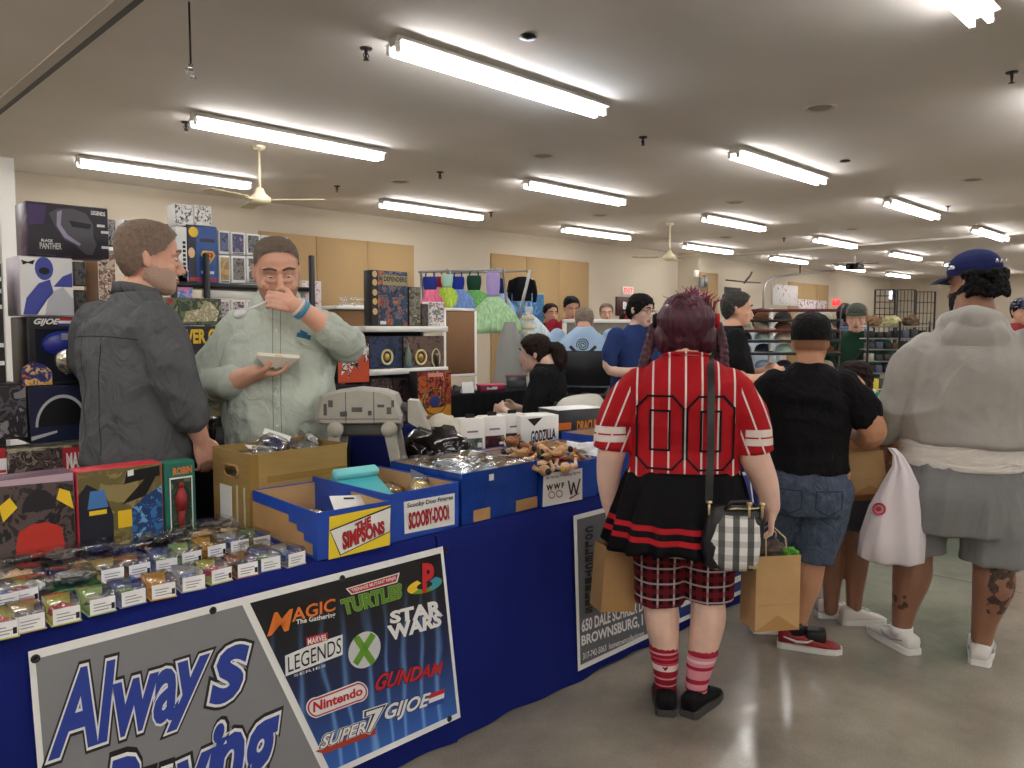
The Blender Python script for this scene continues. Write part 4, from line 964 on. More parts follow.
SK1 = skinm('skin_fair', (226, 178, 154)); SK2 = skinm('skin_ruddy', (222, 168, 142)); SK3 = skinm('skin_tan', (194, 142, 108)); SK4 = skinm('skin_brown', (148, 106, 82)); SK5 = skinm('skin_pale', (228, 190, 170))
LIP = mt('lips', (168, 96, 84), .5)
def decal(par, target, name, polys, mat, dirv, lift=.003, org=2.0):
    """flat shapes (list of triangles/quads in local x,z, finely cut) pressed onto the target along y"""
    me = target.data; bv = BVHTree.FromPolygons([v.co for v in me.vertices], [tuple(p.vertices) for p in me.polygons])
    bm = bmesh.new()
    for pl in polys:
        vs = []
        for x, z in pl:
            h = bv.ray_cast(V((x, -org*dirv, z)), V((0, dirv, 0)))
            vs.append(bm.verts.new(h[0]+h[1]*lift) if h[0] else None)
        if all(vs): bm.faces.new(vs)
    m = bpy.data.meshes.new(name); bm.to_mesh(m); bm.free(); return link(name, m, mat, par)
def strip2(pts, w, n=6, closed=True):
    """a band of width w along a closed 2D outline, cut fine"""
    out = []; k = len(pts)
    for i in range(k if closed else k-1):
        a = V((pts[i][0], pts[i][1], 0)); c = V((pts[(i+1) % k][0], pts[(i+1) % k][1], 0)); d = (c-a).normalized(); nn = V((-d.y, d.x, 0))*(w/2); a = a-d*(w/2); c = c+d*(w/2)
        for q in range(n):
            p0 = a+(c-a)*(q/n); p1 = a+(c-a)*((q+1)/n)
            out.append([((p0-nn).x, (p0-nn).y), ((p1-nn).x, (p1-nn).y), ((p1+nn).x, (p1+nn).y), ((p0+nn).x, (p0+nn).y)])
    return out
def paper_bag(label, loc, rz, w, d, h, mat, grp='brown paper bags', handles=True, tilt=0.0):
    """kraft carrier: loc = bottom centre"""
    t = thing('paper_bag', label, 'bag', loc, rz, grp); t.rotation_euler = (0, tilt, rz)
    b = B(); rs = []
    for z, k in ((0, 1), (.02, 1.0), (h*.5, .97), (h, 1.0)):
        rs.append([V((x*w/2, y*d/2*k, z)) for x, y in ((-1, -1), (0, -1.0-.03*(z > .03)), (1, -1), (1, -.2), (.97 if z > .03 else 1, 0), (1, 1), (0, 1), (-1, 1), (-.97 if z > .03 else -1, 0))])
    b.rings(rs, False, False); b.add(rs[0], [tuple(range(9))])
    o = b.obj('bag', mat, t)
    m = o.modifiers.new('s', 'SOLIDIFY'); m.thickness = .002
    b = B(); b.quad((-w*.5, -d/2-.002, .0), (w*.5, -d/2-.002, .0), (w*.02, -d/2-.002, h*.2), (-w*.02, -d/2-.002, h*.2)); b.box((-w*.49, -d/2-.0022, h*.34), (w*.49, -d/2-.0016, h*.345)); b.obj('fold_panel', mt('kraft_fold', (178, 138, 86), .75), t, nrm=False)
    if handles:
        for y in (-d*.4, d*.4):
            b = B(); b.tube([(-w*.25, y, h-.02), (-w*.22, y*.7, h+.06), (0, y*.3, h+.10), (w*.22, y*.7, h+.06), (w*.25, y, h-.02)], .003, 6); b.obj('handle', mt('twine', (200, 180, 140), .8), t)
    return t
M_kraft = mt('kraft_paper', (194, 158, 110), .75, var=.06, vsc=10, bump=.12, bs=18)
M_kraft2 = mt('kraft_paper_dark', (176, 138, 94), .75, var=.06, vsc=10, bump=.12, bs=18)
# ---------------------------------------------------------------- woman in the red jersey (seen from behind)
def jersey_mat():
    m, nt, b = newm('red_jersey'); b.inputs['Roughness'].default_value = .75; b.inputs['Specular IOR Level'].default_value = .15
    sp = nt.nodes.new('ShaderNodeSeparateXYZ'); nt.links.new(coord(nt), sp.inputs[0])
    # the pinstripes follow the cloth: on the trunk by x, on the sleeves (|x| large) they slant with the arm
    ab = nd(nt, 'ShaderNodeMath', operation='ABSOLUTE'); nt.links.new(sp.outputs[0], ab.inputs[0])
    q = nd(nt, 'ShaderNodeMath', operation='PINGPONG'); q.inputs[1].default_value = .030
    sub = nd(nt, 'ShaderNodeMath', operation='SUBTRACT'); sub.inputs[1].default_value = .19; nt.links.new(ab.outputs[0], sub.inputs[0])
    mxm = nd(nt, 'ShaderNodeMath', operation='MAXIMUM'); mxm.inputs[1].default_value = 0; nt.links.new(sub.outputs[0], mxm.inputs[0])
    zz = nd(nt, 'ShaderNodeMath', operation='MULTIPLY_ADD'); zz.inputs[1].default_value = .38; zz.inputs[2].default_value = -.45; nt.links.new(sp.outputs[2], zz.inputs[0])
    gt = nd(nt, 'ShaderNodeMath', operation='GREATER_THAN'); gt.inputs[1].default_value = .205; nt.links.new(ab.outputs[0], gt.inputs[0])
    ml = nd(nt, 'ShaderNodeMath', operation='MULTIPLY'); nt.links.new(zz.outputs[0], ml.inputs[0]); nt.links.new(gt.outputs[0], ml.inputs[1])
    ad = nd(nt, 'ShaderNodeMath', operation='ADD'); nt.links.new(ab.outputs[0], ad.inputs[0]); nt.links.new(ml.outputs[0], ad.inputs[1])
    nt.links.new(ad.outputs[0], q.inputs[0])
    l = nd(nt, 'ShaderNodeMath', operation='LESS_THAN'); l.inputs[1].default_value = .0036; nt.links.new(q.outputs[0], l.inputs[0])
    # white bands near the sleeve hems
    def band(lo, hi):
        a = nd(nt, 'ShaderNodeMath', operation='GREATER_THAN'); a.inputs[1].default_value = lo; nt.links.new(sp.outputs[2], a.inputs[0])
        c = nd(nt, 'ShaderNodeMath', operation='LESS_THAN'); c.inputs[1].default_value = hi; nt.links.new(sp.outputs[2], c.inputs[0])
        e = nd(nt, 'ShaderNodeMath', operation='MULTIPLY'); nt.links.new(a.outputs[0], e.inputs[0]); nt.links.new(c.outputs[0], e.inputs[1])
        g = nd(nt, 'ShaderNodeMath', operation='GREATER_THAN'); g.inputs[1].default_value = .222; nt.links.new(ab.outputs[0], g.inputs[0])
        h = nd(nt, 'ShaderNodeMath', operation='MULTIPLY'); nt.links.new(e.outputs[0], h.inputs[0]); nt.links.new(g.outputs[0], h.inputs[1]); return h
    cur = l
    for lo, hi in ((1.068, 1.094), (1.1, 1.128)):
        h = band(lo, hi); s = nd(nt, 'ShaderNodeMath', operation='MAXIMUM'); nt.links.new(cur.outputs[0], s.inputs[0]); nt.links.new(h.outputs[0], s.inputs[1]); cur = s
    mx = nd(nt, 'ShaderNodeMix', data_type='RGBA'); mx.inputs[6].default_value = lin((172, 26, 34)); mx.inputs[7].default_value = lin((226, 214, 206))
    nt.links.new(cur.outputs[0], mx.inputs[0]); nt.links.new(mx.outputs[2], b.inputs['Base Color'])
    n = nd(nt, 'ShaderNodeTexNoise', Scale=300.0); bp = nd(nt, 'ShaderNodeBump', Strength=.15, Distance=.01); nt.links.new(n.outputs[0], bp.inputs['Height']); nt.links.new(bp.outputs[0], b.inputs['Normal'])
    return m
def zband(name, base, bands, rough=.7, bump=0, soft=False):
    """cloth with coloured bands at heights (z0, z1, colour)"""
    m, nt, b = newm(name); b.inputs['Roughness'].default_value = rough; b.inputs['Specular IOR Level'].default_value = .15
    sp = nt.nodes.new('ShaderNodeSeparateXYZ'); nt.links.new(coord(nt), sp.inputs[0]); last = None
    for z0, z1, c in bands:
        a = nd(nt, 'ShaderNodeMath', operation='GREATER_THAN'); a.inputs[1].default_value = z0; nt.links.new(sp.outputs[2], a.inputs[0])
        d = nd(nt, 'ShaderNodeMath', operation='LESS_THAN'); d.inputs[1].default_value = z1; nt.links.new(sp.outputs[2], d.inputs[0])
        e = nd(nt, 'ShaderNodeMath', operation='MULTIPLY'); nt.links.new(a.outputs[0], e.inputs[0]); nt.links.new(d.outputs[0], e.inputs[1])
        mx = nd(nt, 'ShaderNodeMix', data_type='RGBA'); mx.inputs[7].default_value = lin(c); nt.links.new(e.outputs[0], mx.inputs[0])
        if last: nt.links.new(last, mx.inputs[6])
        else: mx.inputs[6].default_value = lin(base)
        last = mx.outputs[2]
    nt.links.new(last, b.inputs['Base Color']); return m
def plaid(name, base, c1, c2, per=.07, rough=.8, wide=.35, fx=.55, fz=.55):
    m, nt, b = newm(name); b.inputs['Roughness'].default_value = rough; b.inputs['Specular IOR Level'].default_value = .15
    sp = nt.nodes.new('ShaderNodeSeparateXYZ'); nt.links.new(coord(nt), sp.inputs[0]); last = None
    for ax in (0, 2):
        for off, wd, c, f in ((0, wide*per/2, c1, fx if ax == 0 else fz), (per*.5, per*.06, c2, .75 if fx < .7 else 0)):
            a = nd(nt, 'ShaderNodeMath', operation='ADD'); a.inputs[1].default_value = off+7*per; nt.links.new(sp.outputs[ax], a.inputs[0])
            q = nd(nt, 'ShaderNodeMath', operation='PINGPONG'); q.inputs[1].default_value = per/2; nt.links.new(a.outputs[0], q.inputs[0])
            l = nd(nt, 'ShaderNodeMath', operation='LESS_THAN'); l.inputs[1].default_value = wd; nt.links.new(q.outputs[0], l.inputs[0])
            k = nd(nt, 'ShaderNodeMath', operation='MULTIPLY'); k.inputs[1].default_value = f; nt.links.new(l.outputs[0], k.inputs[0])
            mx = nd(nt, 'ShaderNodeMix', data_type='RGBA'); mx.inputs[7].default_value = lin(c); nt.links.new(k.outputs[0], mx.inputs[0])
            if last: nt.links.new(last, mx.inputs[6])
            else: mx.inputs[6].default_value = lin(base)
            last = mx.outputs[2]
    nt.links.new(last, b.inputs['Base Color']); return m
g = aZ(680, 708, 0)
w = Person('woman from behind in red pinstripe baseball jersey, black skirt and plaid shorts', (g.x, g.y, 0), 34)
b = w.b
torso(b, [(.93, 0, 0, .19, .17, .14), (1.1, 0, .02, .19, .17, .12), (1.26, 0, 0, .16, .1, .09), (1.35, 0, 0, .08, .06, .06), (1.40, 0, 0, .06, .06, .06)])
limb(b, [(0, 0, 1.3), (0, .01, 1.4), (0, .02, 1.46)], [.075, .062, .06])
w.set_head((0, .03, 1.5), 0, -4, 0, 1.02, .008)
limb(b, [(-.15, 0, 1.26), (-.235, 0, 1.14), (-.278, -.005, 1.02), (-.292, .02, .91), (-.29, .05, .81), (-.288, .055, .79)], [.055, .06, .056, .047, .034, .03])
limb(b, [(.15, 0, 1.26), (.222, 0, 1.14), (.262, -.01, 1.02), (.305, .01, .92), (.33, .02, .83), (.332, .022, .81)], [.055, .06, .058, .05, .036, .031])
hand(b, (-.288, .055, .79), (-.02, .1, -1), (1, .2, 0), (0, 1, 0), (.7, .8, .85, .9))
hand(b, (.333, .022, .81), (.02, .06, -1), (-1, .15, 0), (0, 1, 0), (.75, .85, .9, .95))
for s, k in ((-1, (-.085, -.075, -.06, -.058)), (1, (.1, .1, .075, .062))):
    limb(b, [(s*.09, .0, .92), (k[0], 0, .66), (k[0], .01, .46), (k[1], -.01, .36), (k[2], -.005, .2), (k[3], 0, .09)], [.115, .095, .07, .068, .05, .038])
    limb(b, [(k[3], 0, .06), (k[3]+s*.01, .12, .03)], [.032, .026])
w.body(SK5, .006, 3)
jm = jersey_mat()
b = B(); torso(b, [(.935, 0, .02, .214, .2, .165), (.97, 0, .02, .212, .2, .155), (1.05, 0, .02, .207, .2, .14), (1.15, 0, .015, .215, .185, .145), (1.27, 0, 0, .215, .14, .14), (1.33, 0, 0, .18, .11, .115), (1.375, 0, 0, .125, .085, .092), (1.402, 0, .0, .083, .075, .078)])
for s, x in ((-1, (.17, .24, .27, .274)), (1, (.17, .23, .25, .253))):
    limb(b, [(s*x[0]*.96, 0, 1.275), (s*x[1]*.97, 0, 1.19), (s*x[2], 0, 1.11), (s*x[3], 0, 1.08)], [.084, .082, .074, .072])
    p = V((s*x[3], 0, 1.09)); b.tube([p, p+V((0, 0, -.02)), p+V((s*.004, 0, -.055))], [.076, .075, .075], 18)
jo = remesh(b, 'jersey', jm, w.t, .008, 3, [(.006, (3, 3, 9), 2, True), (.005, (9, 9, 4), 7, False)])
for cx in (-.092, .092):
    o_ = [(cx-.085, 1.02), (cx-.085, 1.21), (cx-.045, 1.255), (cx+.045, 1.255), (cx+.085, 1.21), (cx+.085, 1.02), (cx+.045, .98), (cx-.045, .98)]
    i_ = [(cx-.035, 1.05), (cx-.035, 1.2), (cx+.035, 1.2), (cx+.035, 1.05)]
    decal(w.t, jo, 'number_outline', strip2(o_, .008, 8)+strip2(i_, .008, 8), mt('jersey_black', (20, 16, 20), .7), 1, .0035)
b = B(); b.tube([(cos(a*2*pi/24)*.082, .0+sin(a*2*pi/24)*.078, 1.402-.012*sin(a*2*pi/24)) for a in range(24)], .007, 6, closed=True); b.obj('collar', jm, w.t)
# pleated skirt with two red ribbon bands
b = B(); rs = []
for i in range(17):
    t = i/16; z = .965-.305*t; row = []
    for a in range(96):
        th = 2*pi*a/96; pl = 1+(.012+.05*t)*cos(th*14+.6*sin(th*3)); W = (.212+.082*t**.8)*pl; D = (.17+.095*t**.8)*pl
        row.append(V((cos(th)*W-.012*t, .02+sin(th)*D, z-.012*t*cos(th)+.015*t*sin(th*3))))
    rs.append(row)
b.rings(rs, False); b.add(rs[0], [tuple(range(96))])
sk_ = b.obj('skirt', zband('black_skirt', (11, 10, 13), [(.755, .775, (176, 30, 40)), (.712, .732, (176, 30, 40))], .7), w.t)
sk_.modifiers.new('s', 'SOLIDIFY').thickness = .003
b = B()
torso(b, [(.62, 0, 0, .19, .16, .15), (.8, 0, 0, .2, .17, .15), (.92, 0, .02, .19, .17, .14)])
for s, x, zb_ in ((-1, -.088, .425), (1, .1, .455)):
    limb(b, [(s*.09, 0, .8), (x, 0, .62), (x, .005, zb_+.09)], [.12, .105, .098]); b.tube([(x, .005, zb_+.1), (x, .005, zb_+.05), (x, .005, zb_)], [.098, .097, .097], 20)
remesh(b, 'plaid_shorts', plaid('red_plaid', (30, 16, 20), (120, 26, 34), (196, 170, 170), .062), w.t, .009, 3, [(.004, (8, 8, 3), 3, True)])
sockm = zband('heart_sock_red', (150, 30, 44), [(.235, .243, (226, 150, 160)), (.215, .222, (206, 90, 110)), (.165, .2, (232, 214, 210)), (.13, .137, (226, 150, 160)), (.19, .2, (206, 70, 90)), (.1, .106, (226, 150, 160))], .85)
sockp = zband('striped_sock_pink', (222, 150, 162), [(.235, .27, (170, 44, 62)), (.18, .195, (176, 40, 60)), (.12, .14, (176, 40, 60)), (.085, .095, (176, 40, 60)), (.21, .222, (240, 200, 206))], .85)
for m, k, s in ((sockm, (-.068, -.06, -.058), -1), (sockp, (.088, .072, .062), 1)):
    b = B(); limb(b, [(k[0], -.008, .255), (k[1], -.005, .18), (k[2], 0, .1), (k[2], .01, .06)], [.059, .052, .043, .044], 16); remesh(b, 'sock', m, w.t, .006, 2)
b = B(); b.X = Mx.Translation((-.06, -.054, .182)); b.prism([(0, 0, -.012), (.011, 0, .002), (.006, 0, .009), (0, 0, .004), (-.006, 0, .009), (-.011, 0, .002)], (0, -1, 0), .003); b.obj('heart', mt('heart_red', (130, 20, 36), .8), w.t)
shm = mt('shoe_black_cloth', (18, 17, 19), .75); sol = mt('sole_grey', (74, 72, 70), .7)
shoe(w.t, (-.058, -.01, .002), 92, .26, shm, sol, None, w=.05); shoe(w.t, (.062, -.01, .002), 62, .26, shm, sol, None, w=.05)
# hair: burgundy, spiky top, two low braids with bands
HB = mt('hair_burgundy', (74, 26, 44), .45, var=.35, vsc=40, stretch=(1, 1, .2), bump=.5, bs=120)
def ex(b):
    b.ball((0, -.03, .035), (.108, .102, .09), 16)
    for s in (-1, 1): b.ball((s*.08, -.03, -.03), (.035, .05, .06), 10)
w.shell('hair', HB, .014, lambda c: c.y < .045 or c.z > .07, .006, [(.006, (40, 40, 8), 1, True)], 2, ex)
random.seed(4)
b = B(); b.X = w.H
for i in range(70):
    a = random.uniform(0, 2*pi); r = random.uniform(.0, .085); x, y = cos(a)*r+.02, sin(a)*r-.02; z = .115-.6*r*r/.1
    hh = random.uniform(.02, .055); b.tube([(x, y, z-.02), (x*1.1+random.uniform(-.01, .01), y*1.1-.004, z+hh*.6), (x*1.25+random.uniform(-.03, .03), y*1.2+random.uniform(-.02, .02), z+hh)], [.005, .003, .0008], 5)
b.obj('spiky_tuft', mt('hair_pink', (132, 44, 76), .5), w.t)
for s, sw in ((-1, -.03), (1, .05)):
    b = B(); P = [(s*.115, .0, .02), (s*.135, .0, -.06), (s*(.14+.02*(s < 0)), -.01, -.16), (s*(.15+.03*(s < 0)), -.02, -.25)]
    p, r = cat(P, [.018, .02, .021, .02], 8)
    for i, (q, rr) in enumerate(zip(p, r)): b.ball(V(q)+V(((-1)**i*.009, 0, 0)), (rr*.82, rr*.8, rr*.75), 10)
    b.X = None; bb = B(); 
    for v in b.bm.verts: v.co = w.H @ v.co
    remesh(b, 'braid', HB, w.t, .005, 1)
    b = B(); b.X = w.H; b.lathe([(.001, -.01), (.026, -.012), (.03, 0), (.026, .012), (.001, .01)], (s*.112, -.01, .035), 12, 'x'); b.obj('hair_tie', mt('scrunchie_red' if s > 0 else 'scrunchie_black', (186, 24, 40) if s > 0 else (24, 20, 26), .7), w.t)
for p in ((-.1, -.05, .07), (-.07, -.08, .085), (-.12, -.02, .06)):
    b = B(); b.X = w.H; b.ball(p, .006, 8); b.obj('hair_bead', W_, w.t)
Wm = w.t.matrix_basis if False else Mx.Translation(w.t.location) @ Mx.Rotation(w.t.rotation_euler.z, 4, 'Z')
# shoulder bag
hb = thing('handbag', 'black handbag with white and grey checked panel slung on the red jersey woman', 'bag', Wm @ V((.175, -.25, .655)), w.t.rotation_euler.z); hb.scale = (.85, .85, .85)
M_leather = mt('black_leather', (24, 23, 25), .4, bump=.2, bs=80); M_gold = mt('pale_gold', (214, 196, 150), .3, 1)
def loftbox(b, secs, n=24, ex=3.2):
    rs = []
    for z, cx, hw, hd in secs:
        rs.append([V((cx+hw*math.copysign(abs(cos(a*2*pi/n))**(2/ex), cos(a*2*pi/n)), hd*math.copysign(abs(sin(a*2*pi/n))**(2/ex), sin(a*2*pi/n)), z)) for a in range(n)])
    b.rings(rs)
b = B(); loftbox(b, [(.0, -.02, .09, .05), (.01, -.02, .105, .058), (.1, -.015, .125, .06), (.2, 0, .12, .045), (.255, .01, .108, .03), (.262, .01, .1, .02)]); b.obj('body', M_leather, hb)
chk = plaid('check_cloth', (226, 224, 220), (40, 40, 44), (190, 190, 190), .058, .8, .46, .86, .3)
b = B(); rs = []
for z, cx, hw, y in ((.004, -.012, .085, -.06), (.05, -.008, .1, -.064), (.12, -.004, .102, -.065), (.19, .004, .09, -.056), (.23, .01, .072, -.046)):
    rs.append([V((cx+hw*(q/6-1), y+.006*abs(q/6-1)**3*3, z)) for q in range(13)])
co = [p for r in rs for p in r]; b.add(co, [(i*13+j, i*13+j+1, (i+1)*13+j+1, (i+1)*13+j) for i in range(4) for j in range(12)], True); o = b.obj('check_panel', chk, hb); o.modifiers.new('s', 'SOLIDIFY').thickness = .004
B().box((.05, -.068, .02), (.085, -.064, .032)).obj('metal_badge', M_gold, hb)
for x in (-.11, .05, .1):
    b = B(); b.tube([(x, -.03, .22), (x, -.05, .235), (x, -.05, .275), (x, -.03, .28)], .006, 8); b.lathe([(.001, 0), (.012, 0), (.012, .01), (.001, .01)], (x, -.05, .28), 10); b.obj('clasp', M_gold, hb)
b = B(); b.tube([(-.05, -.03, .25), (.0, -.045, .262), (.06, -.045, .262), (.11, -.03, .268)], .004, 6); b.obj('chain_bar', M_gold, hb)
b = B(); b.tube([(-.045, -.03, .25), (-.02, -.035, .285), (.05, -.035, .29), (.09, -.03, .26)], .008, 8); b.obj('carry_handle', M_leather, hb)
sp_ = [(-.11, -.04, .28), (-.105, .04, .36), (-.1, .075, .45), (-.1, .095, .6), (-.1, .13, .76), (-.1, .2, .85), (-.1, .29, .88)]
b = B(); p, r = cat(sp_, [1]*len(sp_), 6)
rs = [[q+V((-.016, -.0, 0)), q+V((.016, 0, 0)), q+V((.016, .003, .002)), q+V((-.016, .003, .002))] for q in p]; b.rings(rs, sm=False); b.obj('shoulder_strap', M_leather, hb)
pb1 = paper_bag('brown paper bag in the left hand of the woman in the red jersey', Wm @ V((-.275, .05, .375)), w.t.rotation_euler.z+.5, .15, .11, .26, M_kraft2, tilt=.08)
pb2 = paper_bag('tall brown paper bag with green tissue hanging from the red jersey woman, right side', Wm @ V((.335, .03, .355)), w.t.rotation_euler.z+.35, .18, .13, .29, M_kraft)
o = link('tissue', lump((.06, .045, .045), 5.5, .6), mt('grey_fur', (96, 84, 76), .9), pb2, (0, 0, .29)); o = link('tissue', lump((.03, .03, .03), 1.5, .6), mt('green_tissue', (80, 150, 50), .8), pb2, (.06, -.03, .28))
# ---------------------------------------------------------------- boy in the black tee
g = aZ(803, 648, 0)
p_ = Person('boy from behind in black t-shirt and denim shorts with red and black sneakers', (g.x, g.y, 0), 27)
b = p_.b
torso(b, [(.85, 0, 0, .165, .13, .13), (1.05, 0, .01, .165, .13, .11), (1.22, 0, 0, .17, .1, .1), (1.3, 0, 0, .1, .07, .07), (1.34, 0, .0, .06, .055, .055)])
limb(b, [(0, 0, 1.25), (0, .005, 1.35), (0, .02, 1.4)], [.07, .06, .06]); p_.set_head((0, .025, 1.45), -12, -3, 0, .98, .008)
limb(b, [(-.17, 0, 1.24), (-.215, .02, 1.1), (-.2, .1, 1.02), (-.14, .2, 1.08), (-.13, .22, 1.09)], [.062, .055, .05, .036, .03])
limb(b, [(.17, 0, 1.24), (.235, -.01, 1.12), (.27, .0, 1.04), (.245, .1, 1.0), (.19, .22, 1.05), (.17, .25, 1.06)], [.066, .064, .062, .052, .036, .03])
hand(b, (-.13, .22, 1.09), (.6, .6, .3), (.2, -.3, 1), (0, .5, 1), (.6, .6, .6, .6), .165); hand(b, (.17, .25, 1.06), (-.6, .6, .3), (-.2, -.3, 1), (0, .5, 1), (.6, .6, .6, .6), .165)
for s, k in ((1, ((.09, 0, .84), (.05, 0, .62), (.03, .005, .45), (.01, -.01, .33), (-.015, 0, .18), (-.03, 0, .08))), (-1, ((-.09, 0, .84), (-.11, .04, .62), (-.125, .09, .45), (-.14, .1, .33), (-.15, .15, .18), (-.155, .17, .08)))):
    limb(b, k, [.1, .09, .066, .066, .045, .036])
p_.body(SK3, .006, 3)
M_tee = cloth('black_tee', (15, 15, 17), .5)
b = B(); torso(b, [(.85, 0, .01, .178, .16, .145), (.95, 0, .01, .176, .16, .135), (1.08, 0, .01, .178, .15, .125), (1.2, 0, 0, .185, .12, .12), (1.28, 0, 0, .15, .09, .095), (1.325, 0, 0, .095, .07, .075), (1.348, 0, 0, .072, .066, .066)])
limb(b, [(-.15, 0, 1.24), (-.2, .01, 1.16), (-.215, .025, 1.1)], [.078, .076, .07]); limb(b, [(.15, 0, 1.24), (.2, 0, 1.17), (.235, -.008, 1.12)], [.078, .08, .078])
remesh(b, 'tee_shirt', M_tee, p_.t, .008, 3, [(.009, (4, 4, 10), 5, True), (.005, (12, 12, 7), 2, True)])
M_denim = cloth('denim', (80, 92, 110), .6, 12, var=.25)
b = B(); torso(b, [(.66, 0, 0, .17, .14, .15), (.78, 0, 0, .178, .145, .155), (.86, 0, .01, .172, .14, .14), (.885, 0, .01, .168, .135, .135)])
limb(b, [(.09, 0, .76), (.062, 0, .6), (.04, .005, .5)], [.115, .108, .1]); b.tube([(.042, .005, .51), (.036, .005, .45), (.034, .005, .43)], [.1, .098, .098], 18)
limb(b, [(-.09, 0, .76), (-.108, .04, .6), (-.12, .075, .5)], [.115, .105, .096]); b.tube([(-.12, .075, .51), (-.124, .085, .45), (-.125, .09, .43)], [.096, .095, .095], 18)
dn = remesh(b, 'denim_shorts', M_denim, p_.t, .008, 3, [(.005, (6, 6, 8), 1, True)])
for x in (-.085, .085): decal(p_.t, dn, 'back_pocket', strip2([(x-.055, .78), (x+.055, .78), (x+.055, .70), (x, .67), (x-.055, .70)], .005, 5), mt('denim_seam', (42, 58, 82), .8), 1, .002)
decal(p_.t, dn, 'waistband', strip2([(-.15, .855), (.15, .855)], .005, 14, False), mt('denim_seam', (42, 58, 82), .8), 1, .002)
HK = mt('hair_black', (15, 12, 11), .7, bump=.5, bs=140); HK.node_tree.nodes['Principled BSDF'].inputs['Specular IOR Level'].default_value = .2
p_.shell('hair', HK, .014, lambda c: c.z > (.0 if c.y < -.02 else .0+(c.y+.02)*.9), .006, [(.004, (60, 60, 40), 1, False)])
p_.shell('hair_fade', mt('hair_fade', (150, 108, 82), .7), .002, lambda c: -.045 < c.z < .01 and c.y < .0, .006)
rb = mt('sneaker_red', (150, 30, 36), .45); bkk = mt('sneaker_black', (26, 24, 26), .45)
o = shoe(p_.t, (-.03, 0, 0), -2, .28, rb, W_, W_, w=.052, swoosh=True)
b = B(); b.X = Mx.Rotation(R_(-92), 4, 'Z'); b.rbox((-.044, .01, .05), (.044, .1, .1), .012); b.X = Mx.Translation((-.03, 0, 0)) @ Mx.Rotation(R_(-92), 4, 'Z'); o2 = b.obj('tongue', bkk, o)
b = B(); b.tube([(-.03, 0, .07), (-.03, 0, .13)], [.045, .042], 14); b.obj('ankle_sock', bkk, p_.t)
shoe(p_.t, (-.155, .17, 0), 20, .28, rb, W_, W_, w=.052)
# ---------------------------------------------------------------- girl half hidden behind the boy
g = aZ(842, 622, 0)
q_ = Person('young girl with dark braided hair and tan top, half hidden beyond the boy', (g.x, g.y, 0), 28)
b = q_.b; cx = .03
torso(b, [(.62, cx, 0, .12, .1, .1), (.8, cx, 0, .12, .1, .09), (.98, cx, 0, .13, .08, .08), (1.06, cx, 0, .07, .05, .05)])
limb(b, [(cx, 0, 1.0), (cx, .01, 1.12)], [.05, .045]); q_.set_head((cx, .02, 1.22), -20, -8, 0, .93)
for s in (-1, 1):
    limb(b, [(cx+s*.12, 0, 1.02), (cx+s*.16, .0, .9), (cx+s*.16, .06, .8), (cx+s*.13, .16, .78)], [.045, .04, .034, .026]); hand(b, (cx+s*.13, .16, .78), (-s*.3, 1, 0), (0, 0, -1), (-s, 0, 0), (.5, .5, .5, .5), .14)
    x = cx*1.0+(.035 if s > 0 else -.075)
    limb(b, [(cx+s*.06, 0, .62), (x, .0, .42), (x-.005, -.01, .3), (x-.01, 0, .16), (x-.01, 0, .06)], [.085, .062, .055, .042, .034])
q_.body(SK4, .007, 3)
b = B(); torso(b, [(.66, cx, 0, .14, .12, .12), (.8, cx, 0, .138, .12, .11), (.96, cx, 0, .142, .1, .095), (1.03, cx, 0, .1, .07, .07), (1.07, cx, 0, .06, .055, .055)])
for s in (-1, 1): limb(b, [(cx+s*.11, 0, 1.0), (cx+s*.15, 0, .93), (cx+s*.165, .01, .87)], [.062, .06, .055])
remesh(b, 'tan_top', mt('tan_top_cloth', (190, 134, 84), .85), q_.t, .008, 3, [(.007, (5, 5, 11), 5, True)])
b = B(); torso(b, [(.55, cx, 0, .13, .11, .11), (.66, cx, 0, .135, .115, .115), (.7, cx, 0, .125, .11, .11)])
for s in (-1, 1): x = cx+(.03 if s > 0 else -.065); b.tube([(x, 0, .6), (x, 0, .52), (x, 0, .49)], [.086, .084, .084], 16)
remesh(b, 'grey_shorts', mt('charcoal_shorts', (84, 84, 86), .85), q_.t, .008, 3)
HD = mt('hair_dark_brown', (36, 23, 17), .72, var=.3, vsc=50, bump=.6, bs=90)
q_.shell('hair', HD, .012, lambda c: c.z > -.05 and (c.y < .03 or c.z > .06), .006, [(.006, (30, 30, 30), 1, True)])
b = B(); b.X = q_.H
for i in range(9): b.ball((.05+.012*(-1)**i, -.09, .0-.03*i), (.022, .022, .02), 8)
b.obj('braid', HD, q_.t)
for x, y in ((.055, 0), (-.055, .07)): shoe(q_.t, (x, y-.0, 0), 20, .23, mt('white_sneaker', (226, 222, 214), .5), W_, None, w=.045)
